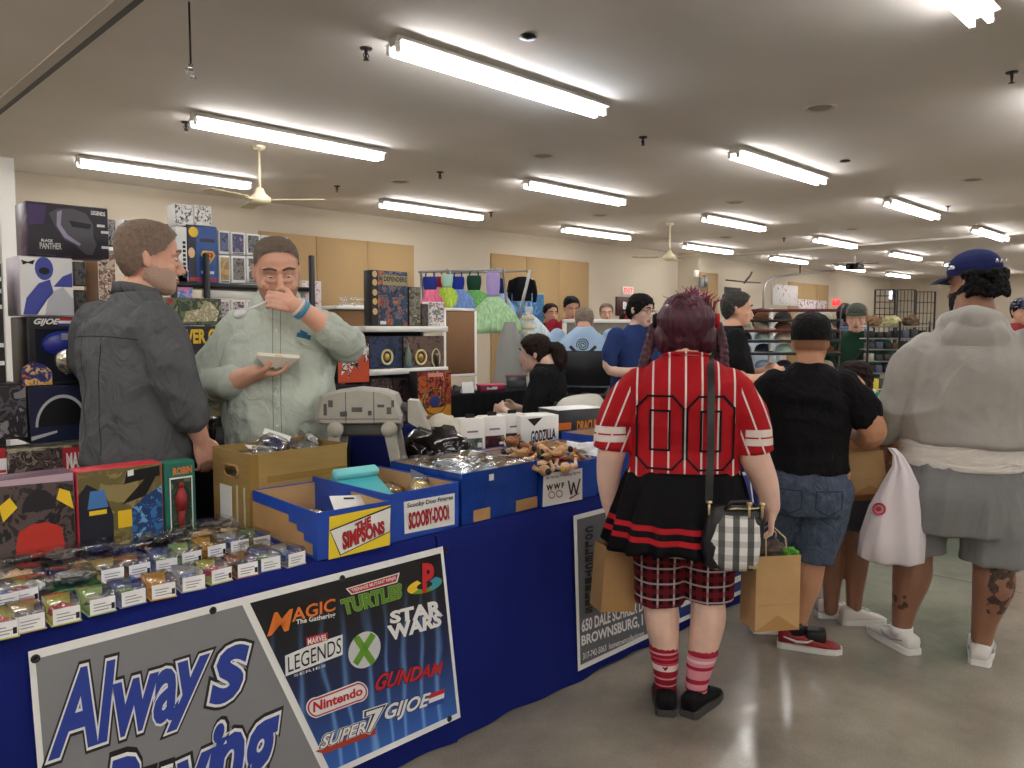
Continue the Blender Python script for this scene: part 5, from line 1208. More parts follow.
# ---------------------------------------------------------------- tall man in the grey hoodie
g = aZ(948, 655, 0)
m_ = Person('tall man in grey hoodie, grey shorts and navy cap at the right edge', (g.x, g.y, 0), 18)
b = m_.b; sx = .05
torso(b, [(.9, 0, 0, .2, .18, .14), (1.1, .02, .02, .2, .19, .13), (1.35, sx, 0, .2, .13, .11), (1.48, sx, 0, .12, .08, .08), (1.54, sx, 0, .08, .08, .08)])
limb(b, [(sx, 0, 1.45), (sx, .02, 1.58), (sx-.01, .04, 1.66)], [.1, .085, .075]); m_.set_head((sx-.0, .05, 1.705), 52, -6, 0, 1.08, .012)
limb(b, [(sx-.19, 0, 1.35), (sx-.275, -.02, 1.22), (sx-.31, -.01, 1.12), (sx-.33, .04, 1.02), (sx-.345, .06, .96)], [.085, .075, .06, .043, .037])
limb(b, [(sx+.23, 0, 1.37), (sx+.34, -.02, 1.22), (sx+.36, .02, 1.12), (sx+.33, .12, 1.02), (sx+.32, .14, .97)], [.085, .075, .06, .043, .037])
hand(b, (sx-.345, .06, .97), (0, .15, -1), (1, .2, 0), (0, 1, 0), (.7, .8, .85, .9), .2); hand(b, (sx+.32, .14, .97), (0, .2, -1), (-1, .2, 0), (0, 1, 0), (.5, .5, .5, .6), .2)
limb(b, [(-.11, 0, .88), (-.145, 0, .62), (-.155, .005, .47), (-.16, -.015, .36), (-.185, 0, .2), (-.195, .0, .09)], [.13, .115, .083, .085, .056, .044])
limb(b, [(.11, 0, .88), (.15, 0, .62), (.16, .005, .47), (.165, -.015, .36), (.14, 0, .2), (.13, .0, .09)], [.13, .115, .083, .085, .056, .044])
tat = mt('skin_tattooed', (74, 50, 40), .5, var=.5, vsc=60)
def tf(c):
    if c.x > .14 and .24 < c.z < .47 and noise.noise(c*22) > .0 and c.y < .04: return 1
    if c.x < -.1 and .2 < c.z < .3 and noise.noise(c*30) > .1 and c.x < -.17: return 1
    return 0
m_.body([SK4, tat], .007, 3, tf)
M_hood = cloth('grey_fleece', (168, 165, 158), .22, 3.5)
b = B(); torso(b, [(1.0, .03, .02, .268, .26, .2), (1.03, .03, .02, .275, .27, .205), (1.12, .03, .02, .285, .27, .205), (1.25, sx, .01, .28, .23, .19), (1.37, sx, 0, .258, .18, .165), (1.45, sx, 0, .19, .13, .135), (1.51, sx, 0, .14, .11, .115), (1.54, sx, 0, .11, .1, .105)])
limb(b, [(sx-.185, 0, 1.38), (sx-.25, -.015, 1.27), (sx-.295, -.02, 1.16), (sx-.318, .0, 1.1), (sx-.335, .03, 1.03)], [.11, .1, .088, .082, .068]); limb(b, [(sx+.22, 0, 1.4), (sx+.3, -.015, 1.28), (sx+.36, -.01, 1.16), (sx+.36, .03, 1.1), (sx+.34, .1, 1.04)], [.115, .108, .096, .088, .07])
for k in range(4): b.lathe([(.06, -.01), (.092, 0), (.06, .01)], (sx-.33+.005*k, .02-.004*k, 1.05+.025*k), 16)
# hood lying on the shoulders
rs = []
for i in range(25):
    a = i/24*2*pi; cx_, sy_ = cos(a), sin(a); back = max(0, -sy_); R0 = .112+.02*back; zc = 1.505+.022*back-.03*max(0, sy_)
    c = V((sx+cx_*R0, .03+sy_*(.105+.035*back), zc)); row = []
    for q in range(10):
        t = q*2*pi/10; row.append(c+V((cx_, sy_, 0))*(cos(t)*(.028+.008*back))+V((0, 0, 1))*(sin(t)*(.045+.02*back)))
    rs.append(row)
b.rings(rs[:-1], False, closed=True)
b.ball((sx, -.11, 1.47), (.14, .042, .07), 16)
remesh(b, 'hoodie', M_hood, m_.t, .009, 3, [(.016, (2.5, 2.5, 5), 4, True), (.008, (7, 7, 4), 9, True)])
b = B(); torso(b, [(.88, .015, .02, .25, .24, .188), (.92, .015, .02, .252, .24, .19), (1.0, .02, .02, .252, .24, .188), (1.1, .02, .02, .25, .24, .19)])
remesh(b, 'white_tee', cloth('white_cotton', (226, 220, 212), .5, 8, (.4, .4, 1.5)), m_.t, .009, 3, [(.002, (4, 4, 12), 3, True)])
b = B(); torso(b, [(.6, 0, 0, .235, .2, .19), (.76, 0, 0, .25, .22, .2), (.86, 0, .02, .25, .23, .185), (.9, .0, .02, .24, .23, .18)])
limb(b, [(-.12, 0, .76), (-.15, 0, .62), (-.155, 0, .56)], [.145, .138, .13]); b.tube([(-.155, 0, .57), (-.158, 0, .52), (-.158, 0, .475)], [.13, .13, .132], 20)
limb(b, [(.12, 0, .76), (.16, 0, .62), (.165, 0, .56)], [.145, .138, .13]); b.tube([(.165, 0, .57), (.17, 0, .52), (.17, 0, .465)], [.13, .132, .135], 20)
remesh(b, 'grey_shorts', cloth('grey_sweatshorts', (128, 128, 128), .35, 6, (1, 1, .25)), m_.t, .009, 3, [(.012, (7, 7, 1.4), 2, True)])
M_cap = mt('navy_cap', (26, 34, 84), .8)
def capx(b): b.ball((0, -.002, .062), (.087, .112, .085), 20)
m_.shell('cap', M_cap, .01, lambda c: c.z > .038, .006, (), 2, capx)
b = B(); b.X = m_.H; rs = []
for i in range(9):
    u = -1+2*i/8; x = u*.082; y0 = .085*math.sqrt(max(0, 1-(u*.86)**2))+.012; y1 = .1+.085*math.sqrt(max(0, 1-u*u*.97)); rs.append([V((x, y0, .045-.012*u*u)), V((x, (y0+y1)/2, .046-.014*u*u)), V((x, y1, .035-.016*u*u)), V((x, y1, .031-.016*u*u)), V((x, y0, .040-.012*u*u))])
b.rings(rs, True); b.obj('cap_visor', mt('navy_visor', (20, 26, 62), .7), m_.t)
b = B(); b.X = m_.H; b.add([(-.09, .02, .07), (-.09, .04, .07), (-.088, .045, .084), (-.088, .025, .08)], [(0, 1, 2, 3)]); b.box((-.096, .028, .066), (-.09, .046, .07)); b.tube([(-.0935, .022, .066), (-.0935, .034, .08), (-.0935, .046, .068)], .003, 5); b.obj('cap_emblem', W_, m_.t)
b = B(); b.X = m_.H
for k, yy in enumerate((-.03, 0, .03)): b.tube([(yy, -.1145, .072), (yy+.008, -.1145, .085), (yy+.016, -.1145, .072)], .003, 5)
b.obj('cap_emblem', W_, m_.t)
random.seed(8)
def cur(b):
    for i in range(110):
        a = random.uniform(pi*.95, 2.08*pi); z = random.uniform(-.055, .04); b.ball((cos(a)*.082, -.02+sin(a)*.098, z), random.uniform(.010, .016), 8)
m_.shell('hair', HK, .004, lambda c: c.y < .0 and -.075 < c.z < .055, .006, [(.006, (55, 55, 55), 1, True)], 1, cur)
m_.shell('beard', mt('beard_black', (26, 20, 18), .7, bump=.5, bs=120), .010, lambda c: c.y > -.005 and c.z < -.03+.9*max(0, .03-c.y) and not (abs(c.x) < .028 and -.082 < c.z < -.054 and c.y > .07), .006, [(.004, (70, 70, 70), 1, False)])
m_.eyes().brows(HK)
ws = mt('white_leather', (226, 224, 218), .45)
o = shoe(m_.t, (-.195, 0, 0), 128, .31, ws, W_, mt('shoe_mark_grey', (150, 152, 154), .5), w=.055, swoosh=True); o = shoe(m_.t, (.13, .02, 0), 84, .31, ws, W_, mt('shoe_mark_grey', (150, 152, 154), .5), w=.055, swoosh=True)
for x, y in ((-.195, 0), (.13, .02)): b = B(); b.tube([(x, y, .06), (x, y, .105)], [.052, .05], 14); b.obj('white_sock', W_, m_.t)
b = B(); b.X = Mx.Translation((sx-.345, .058, .975)) ; b.lathe([(.036, -.012), (.041, -.012), (.042, 0), (.041, .012), (.036, .012)], n=18); b.obj('wristband', M_black, m_.t)
Mm = Mx.Translation(m_.t.location) @ Mx.Rotation(m_.t.rotation_euler.z, 4, 'Z')
paper_bag('small brown paper bag held by the man in the grey hoodie', Mm @ V((sx-.40, -.02, .735)), m_.t.rotation_euler.z+.15, .15, .09, .2, M_kraft, handles=False, tilt=-.14)
tb_ = thing('plastic_bag', 'white plastic shopping bag with red ring mark, held by the hoodie man', 'bag', Mm @ V((sx-.29, -.17, .45)), m_.t.rotation_euler.z)
b = B(); rs = []
for z, w1, d1, x1 in ((.0, .1, .05, -.01), (.015, .135, .065, -.01), (.12, .13, .06, -.005), (.25, .105, .05, .005), (.36, .07, .04, .02), (.44, .035, .025, .02), (.49, .02, .014, .005), (.52, .016, .012, -.02)):
    rs.append([V((x1+w1*cos(a*2*pi/48)*(1+.11*sin(a*5+z*6)*(.4+z)), d1*sin(a*2*pi/48)*(1+.26*sin(a*pi/4+z*9)), z)) for a in range(48)])
b.rings(rs); b.obj('bag', mt('white_film', (232, 224, 228), .35), tb_)
b = B(); b.X = Mx.Translation((-.062, -.056, .25)) @ Mx.Rotation(R_(-8), 4, 'Z') @ Mx.Rotation(R_(-10), 4, 'X')
b.tube([(cos(a*pi/12)*.024, 0, sin(a*pi/12)*.024) for a in range(24)], .005, 6, closed=True); b.lathe([(.001, -.003), (.011, -.003), (.011, .003), (.001, .003)], (0, 0, 0), 16, 'y'); b.obj('ring_mark', mt('ring_red', (190, 24, 50), .5), tb_)
# ---------------------------------------------------------------- man 1: charcoal shirt, seen from behind
q = aY(130, 400, 3.3)
a1 = Person('man with short greying brown hair in charcoal button shirt, back turned, behind the table', (q.x, q.y, 0), 14)
b = a1.b
torso(b, [(.9, 0, 0, .19, .19, .15), (1.1, 0, .02, .19, .2, .14), (1.35, 0, 0, .2, .15, .13), (1.5, 0, 0, .16, .085, .09), (1.57, 0, .02, .085, .06, .065), (1.62, 0, .03, .065, .065, .065)])
limb(b, [(0, .0, 1.52), (0, .05, 1.62), (0, .08, 1.68)], [.085, .072, .066]); a1.set_head((.02, .085, 1.755), -26, -5, 0, 1.14, .006)
limb(b, [(.175, 0, 1.47), (.225, .02, 1.34), (.24, .06, 1.22), (.23, .12, 1.1), (.225, .15, 1.04)], [.075, .064, .054, .042, .034]); limb(b, [(-.2, 0, 1.5), (-.26, .02, 1.34), (-.27, .08, 1.22), (-.24, .2, 1.12), (-.22, .24, 1.1)], [.075, .064, .054, .042, .034])
hand(b, (.225, .15, 1.04), (0, .25, -1), (-1, .2, 0), (.1, 1, .2), (.35, .4, .45, .5), .2); hand(b, (-.22, .24, 1.1), (.3, .6, -.6), (1, .2, 0), (0, 1, .4), (.35, .4, .45, .5), .2)
for s in (-1, 1): limb(b, [(s*.1, 0, .9), (s*.11, 0, .5), (s*.11, -.02, .35), (s*.11, 0, .09)], [.11, .07, .065, .042])
a1.body(SK2, .006, 3)
M_char = cloth('charcoal_shirt', (92, 94, 95), .7, 7)
b = B(); torso(b, [(.94, 0, .01, .205, .22, .165), (1.0, 0, .01, .206, .22, .165), (1.15, 0, .01, .208, .215, .155), (1.32, 0, 0, .215, .18, .15), (1.45, 0, 0, .215, .14, .135), (1.53, 0, .01, .16, .105, .11), (1.585, 0, .03, .1, .085, .09), (1.61, 0, .04, .085, .08, .082)])
limb(b, [(.17, 0, 1.48), (.215, .01, 1.39), (.232, .04, 1.27), (.236, .065, 1.2), (.234, .095, 1.145)], [.095, .09, .08, .075, .066]); limb(b, [(-.18, 0, 1.49), (-.24, .01, 1.39), (-.265, .05, 1.27), (-.26, .12, 1.18)], [.095, .09, .08, .07])
so = remesh(b, 'charcoal_shirt', M_char, a1.t, .008, 3, [(.012, (4, 4, 6), 4, True), (.007, (11, 11, 8), 1, True)])
decal(a1.t, so, 'yoke_seam', strip2([(-.2, 1.435), (-.1, 1.445), (0, 1.447), (.1, 1.445), (.2, 1.435)], .004, 5, False), mt('seam_dark', (40, 41, 43), .9), 1, .002)
for x in (-.055, .055): decal(a1.t, so, 'back_pleat', strip2([(x, 1.44), (x*.9, 1.0)], .004, 16, False), mt('seam_dark', (40, 41, 43), .9), 1, .001)
rs = []; b = B()
for i in range(24):
    a = i/24*2*pi; c = V((cos(a)*.085, .045+sin(a)*.08, 1.625-.02*sin(a))); o = V((cos(a), sin(a), 0)); rs.append([c-V((0, 0, .025)), c+o*.012-V((0, 0, .03)), c+o*.006+V((0, 0, .012)), c-o*.004+V((0, 0, .015))])
b.rings(rs, False, closed=True); b.obj('collar', M_char, a1.t)
b = B(); b.tube([(.235, .08, 1.175), (.234, .098, 1.14), (.233, .108, 1.125)], [.07, .071, .068], 18); b.obj('rolled_cuff', M_char, a1.t)
M_jean = mt('dark_jeans', (36, 40, 54), .85)
def trousers(P, mat, w, f, k, hz=.95, r=(.125, .09, .08, .075), x=.1, name='trousers'):
    b = B(); torso(b, [(hz-.2, 0, 0, w, f, k), (hz-.08, 0, 0, w*1.03, f, k), (hz, 0, 0, w, f, k)])
    for s in (-1, 1): limb(b, [(s*x, 0, hz-.14), (s*(x+.01), 0, .5), (s*(x+.01), -.01, .3), (s*(x+.01), 0, .07)], r)
    return remesh(b, name, mat, P.t, .012, 3)
trousers(a1, M_jean, .2, .18, .15)
for s in (-1, 1): shoe(a1.t, (s*.11, 0, 0), 90-s*8, .3, mt('brown_shoe', (60, 44, 34), .5), sol)
HG = mt('hair_brown_grey', (118, 98, 82), .6, var=.25, vsc=90, bump=.5, bs=160)
a1.shell('hair', HG, .012, crop(.0, -.075), .006, [(.003, (70, 70, 70), 1, False)])
a1.shell('beard', mt('beard_grey', (190, 160, 142), .8, bump=.4, bs=140), .004, beardk, .006)
a1.t.scale = (1.02, 1.02, 1.02)
a1.eyes().brows(HG).lips(LIP)
# ---------------------------------------------------------------- man 2: pale green shirt, eating
q = aY(280, 400, 3.36)
a2 = Person('man in pale green button shirt lifting a spoon to his mouth behind the table', (q.x, q.y, 0), 240)
b = a2.b
torso(b, [(.9, 0, 0, .2, .2, .15), (1.1, 0, .03, .21, .23, .15), (1.35, 0, .01, .215, .17, .14), (1.48, 0, 0, .14, .09, .09), (1.56, 0, .0, .08, .07, .07), (1.62, 0, .01, .075, .07, .07)])
limb(b, [(0, 0, 1.52), (0, .03, 1.62), (0, .06, 1.67)], [.09, .08, .074]); a2.set_head((0, .08, 1.725), 8, -20, 3, 1.22, .01)
limb(b, [(.17, 0, 1.45), (.26, 0, 1.33), (.3, .05, 1.225), (.2, .2, 1.24), (.1, .29, 1.28), (.08, .3, 1.285)], [.05, .052, .05, .048, .036, .032])
limb(b, [(-.17, 0, 1.47), (-.26, .06, 1.42), (-.3, .14, 1.395), (-.2, .23, 1.48), (-.09, .28, 1.56), (-.075, .285, 1.57)], [.05, .052, .05, .048, .037, .032])
hand(b, (.09, .3, 1.28), (-1, .25, .05), (0, .05, 1), (.2, 1, .2), (.35, .38, .42, .45), .2, tcurl=.3)
hand(b, (-.078, .284, 1.568), (.85, -.12, .22), (-.1, -1, -.3), (.2, 0, 1), (.55, .6, .65, .7), .195)
for s in (-1, 1): limb(b, [(s*.1, 0, .9), (s*.11, 0, .5), (s*.11, -.02, .35), (s*.11, 0, .09)], [.11, .07, .065, .042])
a2.body(SK2, .0055, 3)
M_mint = cloth('pale_green_shirt', (188, 197, 184), .7, 7)
b = B(); torso(b, [(.95, 0, .02, .232, .245, .165), (1.02, 0, .03, .236, .255, .165), (1.15, 0, .03, .236, .255, .165), (1.32, 0, .02, .24, .21, .155), (1.45, 0, .005, .205, .15, .14), (1.53, 0, 0, .142, .11, .115), (1.59, 0, .01, .105, .09, .09), (1.615, 0, .015, .09, .085, .085)])
limb(b, [(.165, 0, 1.46), (.24, 0, 1.37), (.295, .0, 1.28), (.3, .06, 1.222), (.22, .17, 1.235), (.19, .2, 1.24)], [.088, .08, .072, .067, .062, .06]); limb(b, [(-.165, 0, 1.47), (-.24, .04, 1.43), (-.3, .11, 1.395), (-.29, .18, 1.41), (-.22, .22, 1.46), (-.21, .225, 1.47)], [.088, .08, .072, .066, .062, .06])
so = remesh(b, 'green_shirt', M_mint, a2.t, .008, 3, [(.012, (4, 4, 6), 4, True), (.008, (11, 11, 8), 1, True)])
b = B(); b.tube([(.215, .175, 1.236), (.19, .2, 1.241), (.175, .215, 1.244)], [.064, .066, .063], 18); b.obj('rolled_cuff', M_mint, a2.t)
b = B(); b.tube([(-.235, .21, 1.45), (-.21, .225, 1.468), (-.195, .233, 1.478)], [.063, .065, .061], 18); b.obj('rolled_cuff', M_mint, a2.t)
decal(a2.t, so, 'placket', strip2([(-.012, 1.58), (-.012, .99)], .003, 24, False)+strip2([(.02, 1.58), (.02, .99)], .003, 24, False), mt('mint_seam', (120, 138, 122), .9), -1, .002)
me = so.data; bv = BVHTree.FromPolygons([v.co for v in me.vertices], [tuple(p.vertices) for p in me.polygons])
for z in (1.46, 1.38, 1.3, 1.22, 1.14, 1.06):
    h = bv.ray_cast(V((.004, 2, z)), V((0, -1, 0))); b = B(); b.ball(h[0]+h[1]*.002, .006, 8); b.obj('button', mt('button_pearl', (226, 226, 214), .3), a2.t)
for s in (-1, 1):
    b = B(); P = [(s*.015, .105, 1.575), (s*.055, .115, 1.545), (s*.1, .07, 1.575), (s*.1, .0, 1.62), (s*.06, -.06, 1.64), (s*.07, -.03, 1.655), (s*.085, .02, 1.645), (s*.06, .075, 1.615)]
    b.add(P, [tuple(range(8))]); o = b.obj('collar', M_mint, a2.t); o.modifiers.new('s', 'SOLIDIFY').thickness = .006
decal(a2.t, so, 'chest_emblem', strip2([(-.13, 1.43), (-.09, 1.44)], .02, 4, False)+strip2([(-.12, 1.445), (-.1, 1.455)], .012, 3, False), mt('emblem_blue', (50, 110, 150), .7), -1, .003)
trousers(a2, M_jean, .21, .19, .15)
for s in (-1, 1): shoe(a2.t, (s*.11, 0, 0), 90-s*8, .3, mt('brown_shoe', (60, 44, 34), .5), sol)
HS2 = mt('hair_buzz', (104, 90, 78), .75, var=.2, vsc=120, bump=.3, bs=200)
a2.shell('hair', HS2, .0035, crop(.014, -.06), .005, [(.0012, (90, 90, 90), 1, False)])
a2.shell('stubble', mt('stubble', (166, 118, 98), .7), .0012, lambda c: c.y > -.01 and c.z < -.045 and not (abs(c.x) < .024 and -.08 < c.z < -.056 and c.y > .06), .006)
a2.t.scale = (1.025, 1.025, 1.025)
a2.eyes(.45).brows(HS2).lips(LIP)
b = B(); b.X = Mx.Translation((-.105, .276, 1.548)) @ V((.85, .3, .6)).to_track_quat('Z', 'Y').to_matrix().to_4x4(); b.lathe([(.038, -.009), (.044, -.009), (.045, 0), (.044, .009), (.038, .009)], n=18); b.obj('wristband', mt('band_blue', (60, 150, 190), .4), a2.t)
b = B(); b.X = Mx.Translation((-.088, .281, 1.56)) @ V((.85, .3, .6)).to_track_quat('Z', 'Y').to_matrix().to_4x4(); b.lathe([(.036, -.005), (.043, -.005), (.043, .005), (.036, .005)], n=18); b.obj('wristband', W_, a2.t)
M2 = Mx.Translation(a2.t.location) @ Mx.Scale(1.025, 4) @ Mx.Rotation(a2.t.rotation_euler.z, 4, 'Z')
spn = thing('spoon', 'white plastic spoon in the fingers of the man eating', 'spoon', M2 @ V((.05, .25, 1.565)), a2.t.rotation_euler.z)
b = B(); b.tube([(-.02, 0, .025), (.05, .04, -.01), (.075, .05, -.022)], [.004, .004, .005], 8); b.obj('handle', W_, spn)
b = B(); b.X = Mx.Translation((.095, .06, -.034)) @ Mx.Rotation(R_(35), 4, 'Y') @ Mx.Rotation(R_(70), 4, 'X'); b.ball((0, 0, 0), (.03, .02, .006), 12); b.obj('bowl', W_, spn)
ft = thing('food_tray', 'small white paper tray of food resting in the hand of the man eating', 'tray', M2 @ V((-.005, .325, 1.312)), a2.t.rotation_euler.z)
b = B(); b.rings([[V((x*.05, y*.035, 0)) for x, y in ((-1, -1), (1, -1), (1, 1), (-1, 1))], [V((x*.09, y*.065, .04+.014*(x > 0)-.004*y)) for x, y in ((-1, -1), (1, -1), (1, 1), (-1, 1))]], False, False); b.add([V((x*.05, y*.035, 0)) for x, y in ((-1, -1), (1, -1), (1, 1), (-1, 1))], [(0, 1, 2, 3)]); o = b.obj('tray', mt('tray_white', (236, 230, 214), .7), ft); o.modifiers.new('s', 'SOLIDIFY').thickness = .002
link('food', lump((.06, .042, .022), 4.4, .4), mt('food_tan', (216, 176, 116), .6), ft, (0, 0, .022))
# ================================================================ background: stacks of boxes, racks, stalls and people
def boxat(name, label, px0, px1, pyt, pyb, y, d, front, side, cat='box', group=None, pm=None):
    pm = (px0+px1)/2 if pm is None else pm
    x0, x1 = aY(px0, 330, y).x, aY(px1, 330, y).x; z1, z0 = aY(pm, pyt, y).z, aY(pm, pyb, y).z
    t, w = artbox(name, label, x0, x1, y, z0, z1-z0, d, front, side, cat, group); return t, w, z1-z0
def fr(w, h): return lambda u, v, l=0.0: V((u*w, -.0016-l, v*h))
def rect(u0, v0, u1, v1): return [(u0, v1), (u1, v1), (u1, v0), (u0, v0)]
M_bcl = mt('black_tablecloth', (14, 14, 16), .9, bump=.2, bs=200)
M_bk = mt('card_black', (26, 25, 28), .42); M_bk2 = mt('card_dark', (44, 40, 42), .45)
M_redc = mt('card_red', (176, 34, 42), .45); M_bluec = mt('card_blue', (40, 84, 160), .45)
def slab_table(label, x0, x1, y0, y1, z, mat, cat='table'):
    t = thing('draped_table', label, cat, (x0, y0, 0)); w, d = x1-x0, y1-y0
    B().rbox((.02, .02, z-.05), (w-.02, d-.02, z-.006), .005, 1).obj('tabletop', M_white, t)
    b = B(); n = 40; rs = []
    for i in range(n+1):
        x = w*i/n; f = .008*sin(i*1.7); rs.append([V((x, d, .05)), V((x, d, z)), V((x, 0, z)), V((x, -.004, z-.01)), V((x, -.01+f, z*.5)), V((x, -.014+f*1.5, .01))])
    co = [p for r in rs for p in r]; b.add(co, [(i*6+j, (i+1)*6+j, (i+1)*6+j+1, i*6+j+1) for i in range(n) for j in range(5)], True)
    for x in (0, w): b.add([(x, d, .05), (x, d, z), (x, 0, z), (x, -.01, .01)], [(0, 1, 2, 3)])
    b.obj('tablecloth', mat, t)
    for x in (.12, w-.12):
        for y in (.1, d-.1): B().tube([(x, y, 0), (x, y, z-.05)], .013, 6).obj('leg', M_steel, t)
    return t
BT = .925
slab_table('black draped table carrying the helmet box stack behind the man in charcoal', .15, 2.3, 3.62, 4.5, BT, M_bcl)
Y1 = 3.66
def zs(px, py, y): return aY(px, py, y).z
# stacked collector boxes at the left
art_a = art('box_smoke', [(40, 36, 40), (70, 64, 66), (24, 22, 26), (110, 104, 104)], 16, seed=12)
t, w, h = boxat('toy_box', 'dark picture box at the left edge on the black table, beside the helmet box', -18, 24, 385, 440, Y1, .26, art('box_grey', [(46, 44, 50), (90, 88, 96), (30, 30, 36), (140, 138, 142)], 14, seed=13), M_bk)
t, w, h = boxat('helmet_box', 'navy helmet box printed with a silver arc, lowest of the stack', 25, 100, 385, 441, Y1, .26, mt('box_navy', (28, 34, 66), .4), M_bk)
f = fr(w, h)
b = B(); n = 24; pa = [(.42+.34*cos(pi-pi*1.05*i/n), .28+.55*sin(pi*1.0*i/n)) for i in range(n+1)]
for r0, r1 in ((1.0, .9),):
    P = [f(.42+(u-.42)*r0, .28+(v-.28)*r0, .0006) for u, v in pa]+[f(.42+(u-.42)*r1, .28+(v-.28)*r1, .0006) for u, v in pa]
    b.add(P, [(i, i+1, n+2+i, n+1+i) for i in range(n)])
b.m = 1; b.ngon([f(.42+(u-.42)*.88, .28+(v-.28)*.88, .0006) for u, v in pa]); b.m = 0; b.ngon([f(*p, .0009) for p in ((.02, .05), (.36, .16), (.36, .2), (.02, .12))]); b.obj('arc_print', [SV_, K_], t, nrm=False)
t, w, h = boxat('long_box', 'long black figure box with a red end panel lettered in white', 2, 92, 449, 478, 3.44, .17, art('box_battle', [(30, 28, 30), (90, 80, 74), (50, 40, 40), (140, 128, 116), (24, 22, 24)], 22, seed=15), art('box_battle_top', [(60, 60, 56), (30, 28, 30), (150, 140, 110), (200, 190, 170)], 18, seed=16))
f = fr(w, h); poly(t, 'red_panel', rect(.6, 0.02, .995, .98), M_redc, .0006, f); word(t, 'lettering', 'MARVEL', [(.64, .8), (.99, .8), (.99, .22), (.64, .22)], [W_], [.04], .0012, f=f)
t, w, h = boxat('long_box', 'red and white ended figure box at the left edge behind the hero box', -40, 1, 449, 478, 3.44, .17, M_redc, M_bk2)
f = fr(w, h); poly(t, 'white_panel', rect(.3, .05, .99, .6), W_, .0006, f); word(t, 'lettering', 'EL', [(.4, .55), (.97, .55), (.97, .1), (.4, .1)], [RD_], [.04], .0012, f=f)
t, w, h = boxat('helmet_box', 'black window box with blue dome helmet and striped title, third from top of the stack', 27, 100, 317, 384, Y1, .26, M_bk, M_bk2)
f = fr(w, h); poly(t, 'red_stripe', rect(.42, .945, .99, .985), RD_, .0006, f); poly(t, 'white_stripe', rect(.42, .905, .99, .945), W_, .0006, f); poly(t, 'blue_stripe', rect(.42, .865, .99, .905), BL_, .0006, f)
word(t, 'lettering', 'GIJOE', [(.1, .975), (.44, .975), (.42, .865), (.08, .865)], [W_], [.04], .0012, shear=.25, f=f)
poly(t, 'window', rect(.1, .04, .98, .82), mt('window_dark', (30, 34, 46), .15), .0006, f)
b = B(); b.ball((w*.5, -.004, h*.6), (w*.33, .03, h*.2), 16); b.obj('dome', mt('dome_blue', (34, 48, 140), .25), t)
b = B(); b.ball((w*.52, -.012, h*.36), (w*.19, .03, h*.22), 16); b.obj('face_plate', mt('plate_silver', (190, 186, 170), .18, .9), t); b = B(); b.box((w*.42, -.036, h*.66), (w*.62, -.03, h*.76)); b.obj('badge', mt('badge_grey', (150, 160, 180), .3), t)
poly(t, 'corner_print', [(-.1, .0), (.3, .0), (.3, .2), (.2, .3), (.05, .36), (-.1, .25)], art('box_flame', [(230, 150, 60), (240, 200, 110), (60, 60, 140), (40, 40, 90), (220, 110, 40)], 26, seed=17), .004, f)
t, w, h = boxat('toy_box', 'white box printed with blue and white shapes, second from top of the stack', 21, 75, 257, 316, Y1, .2, W_, mt('box_lilac', (196, 186, 196), .5))
f = fr(w, h)
poly(t, 'blue_print', [(.05, .02), (.3, .02), (.5, .28), (.62, .4), (.56, .62), (.35, .55), (.12, .3)], mt('print_indigo', (64, 76, 160), .4), .0006, f)
poly(t, 'blue_print', [(.46+.17*cos(i*pi/8), .8+.2*sin(i*pi/8)*.98) for i in range(16)], mt('print_indigo', (64, 76, 160), .4), .0006, f)
poly(t, 'dark_print', [(.46+.1*cos(i*pi/8), .76+.06*sin(i*pi/8)) for i in range(16)], K_, .001, f)
poly(t, 'grey_print', [(.45, .02), (.98, .02), (.98, .3), (.8, .5), (.62, .42), (.5, .25)], mt('print_pale', (190, 190, 196), .4), .0006, f); poly(t, 'blue_print', [(.62, .5), (.98, .5), (.98, .75), (.8, .68)], mt('print_indigo', (64, 76, 160), .4), .0006, f)
poly(t, 'dark_print', [(.05, .93), (.17, .9), (.3, .94), (.26, .86), (.17, .88), (.08, .85)], K_, .001, f)
t, w, h = boxat('helmet_box', 'large black and purple helmet box on top of the left stack', 31, 112, 205, 257, Y1, .17, mt('box_purple_black', (30, 26, 36), .38), art('box_purple', [(40, 34, 44), (70, 54, 80), (110, 90, 110)], 12, seed=18))
f = fr(w, h)
poly(t, 'purple_print', [(.02, .55), (.2, .6), (.24, .95), (.02, .95)], mt('print_purple', (64, 40, 92), .4), .0005, f)
poly(t, 'grey_print', [(.26, .8), (.36, .9), (.55, .93), (.72, .86), (.8, .66), (.8, .4), (.84, .28), (.78, .06), (.7, .06), (.56, .24), (.44, .32), (.34, .55)], mt('print_steel', (74, 72, 78), .3), .0008, f)
poly(t, 'light_print', [(.36, .84), (.42, .88), (.4, .6), (.48, .42), (.64, .26), (.62, .22), (.44, .36), (.35, .58)], mt('print_lilac', (150, 140, 168), .3), .0012, f); poly(t, 'dark_print', [(.5, .7), (.78, .66), (.76, .56), (.54, .58)], K_, .0012, f)
word(t, 'lettering', 'LEGENDS', [(.78, .93), (.96, .92), (.96, .84), (.78, .85)], [W_], [.03], .0012, f=f); word(t, 'lettering', 'BLACK', [(.16, .31), (.3, .31), (.3, .26), (.16, .26)], [W_], [.02], .0012, f=f); word(t, 'lettering', 'PANTHER', [(.14, .24), (.4, .25), (.4, .13), (.14, .12)], [SV_], [.02], .0012, f=f)
for k, (u, v) in enumerate(((.85, .62), (.9, .5), (.9, .2))): poly(t, 'small_print', rect(u, v, u+.1, v+.05), SV_, .0008, f)
t, w, h = boxat('toy_box', 'tall black box with white marks at the far left edge of the frame', -45, 4, 262, 384, Y1, .26, M_bk, M_bk2)
f = fr(w, h)
for v in (.15, .3, .62, .75, .85): poly(t, 'white_mark', rect(.86, v, .98, v+.035), W_, .0006, f)
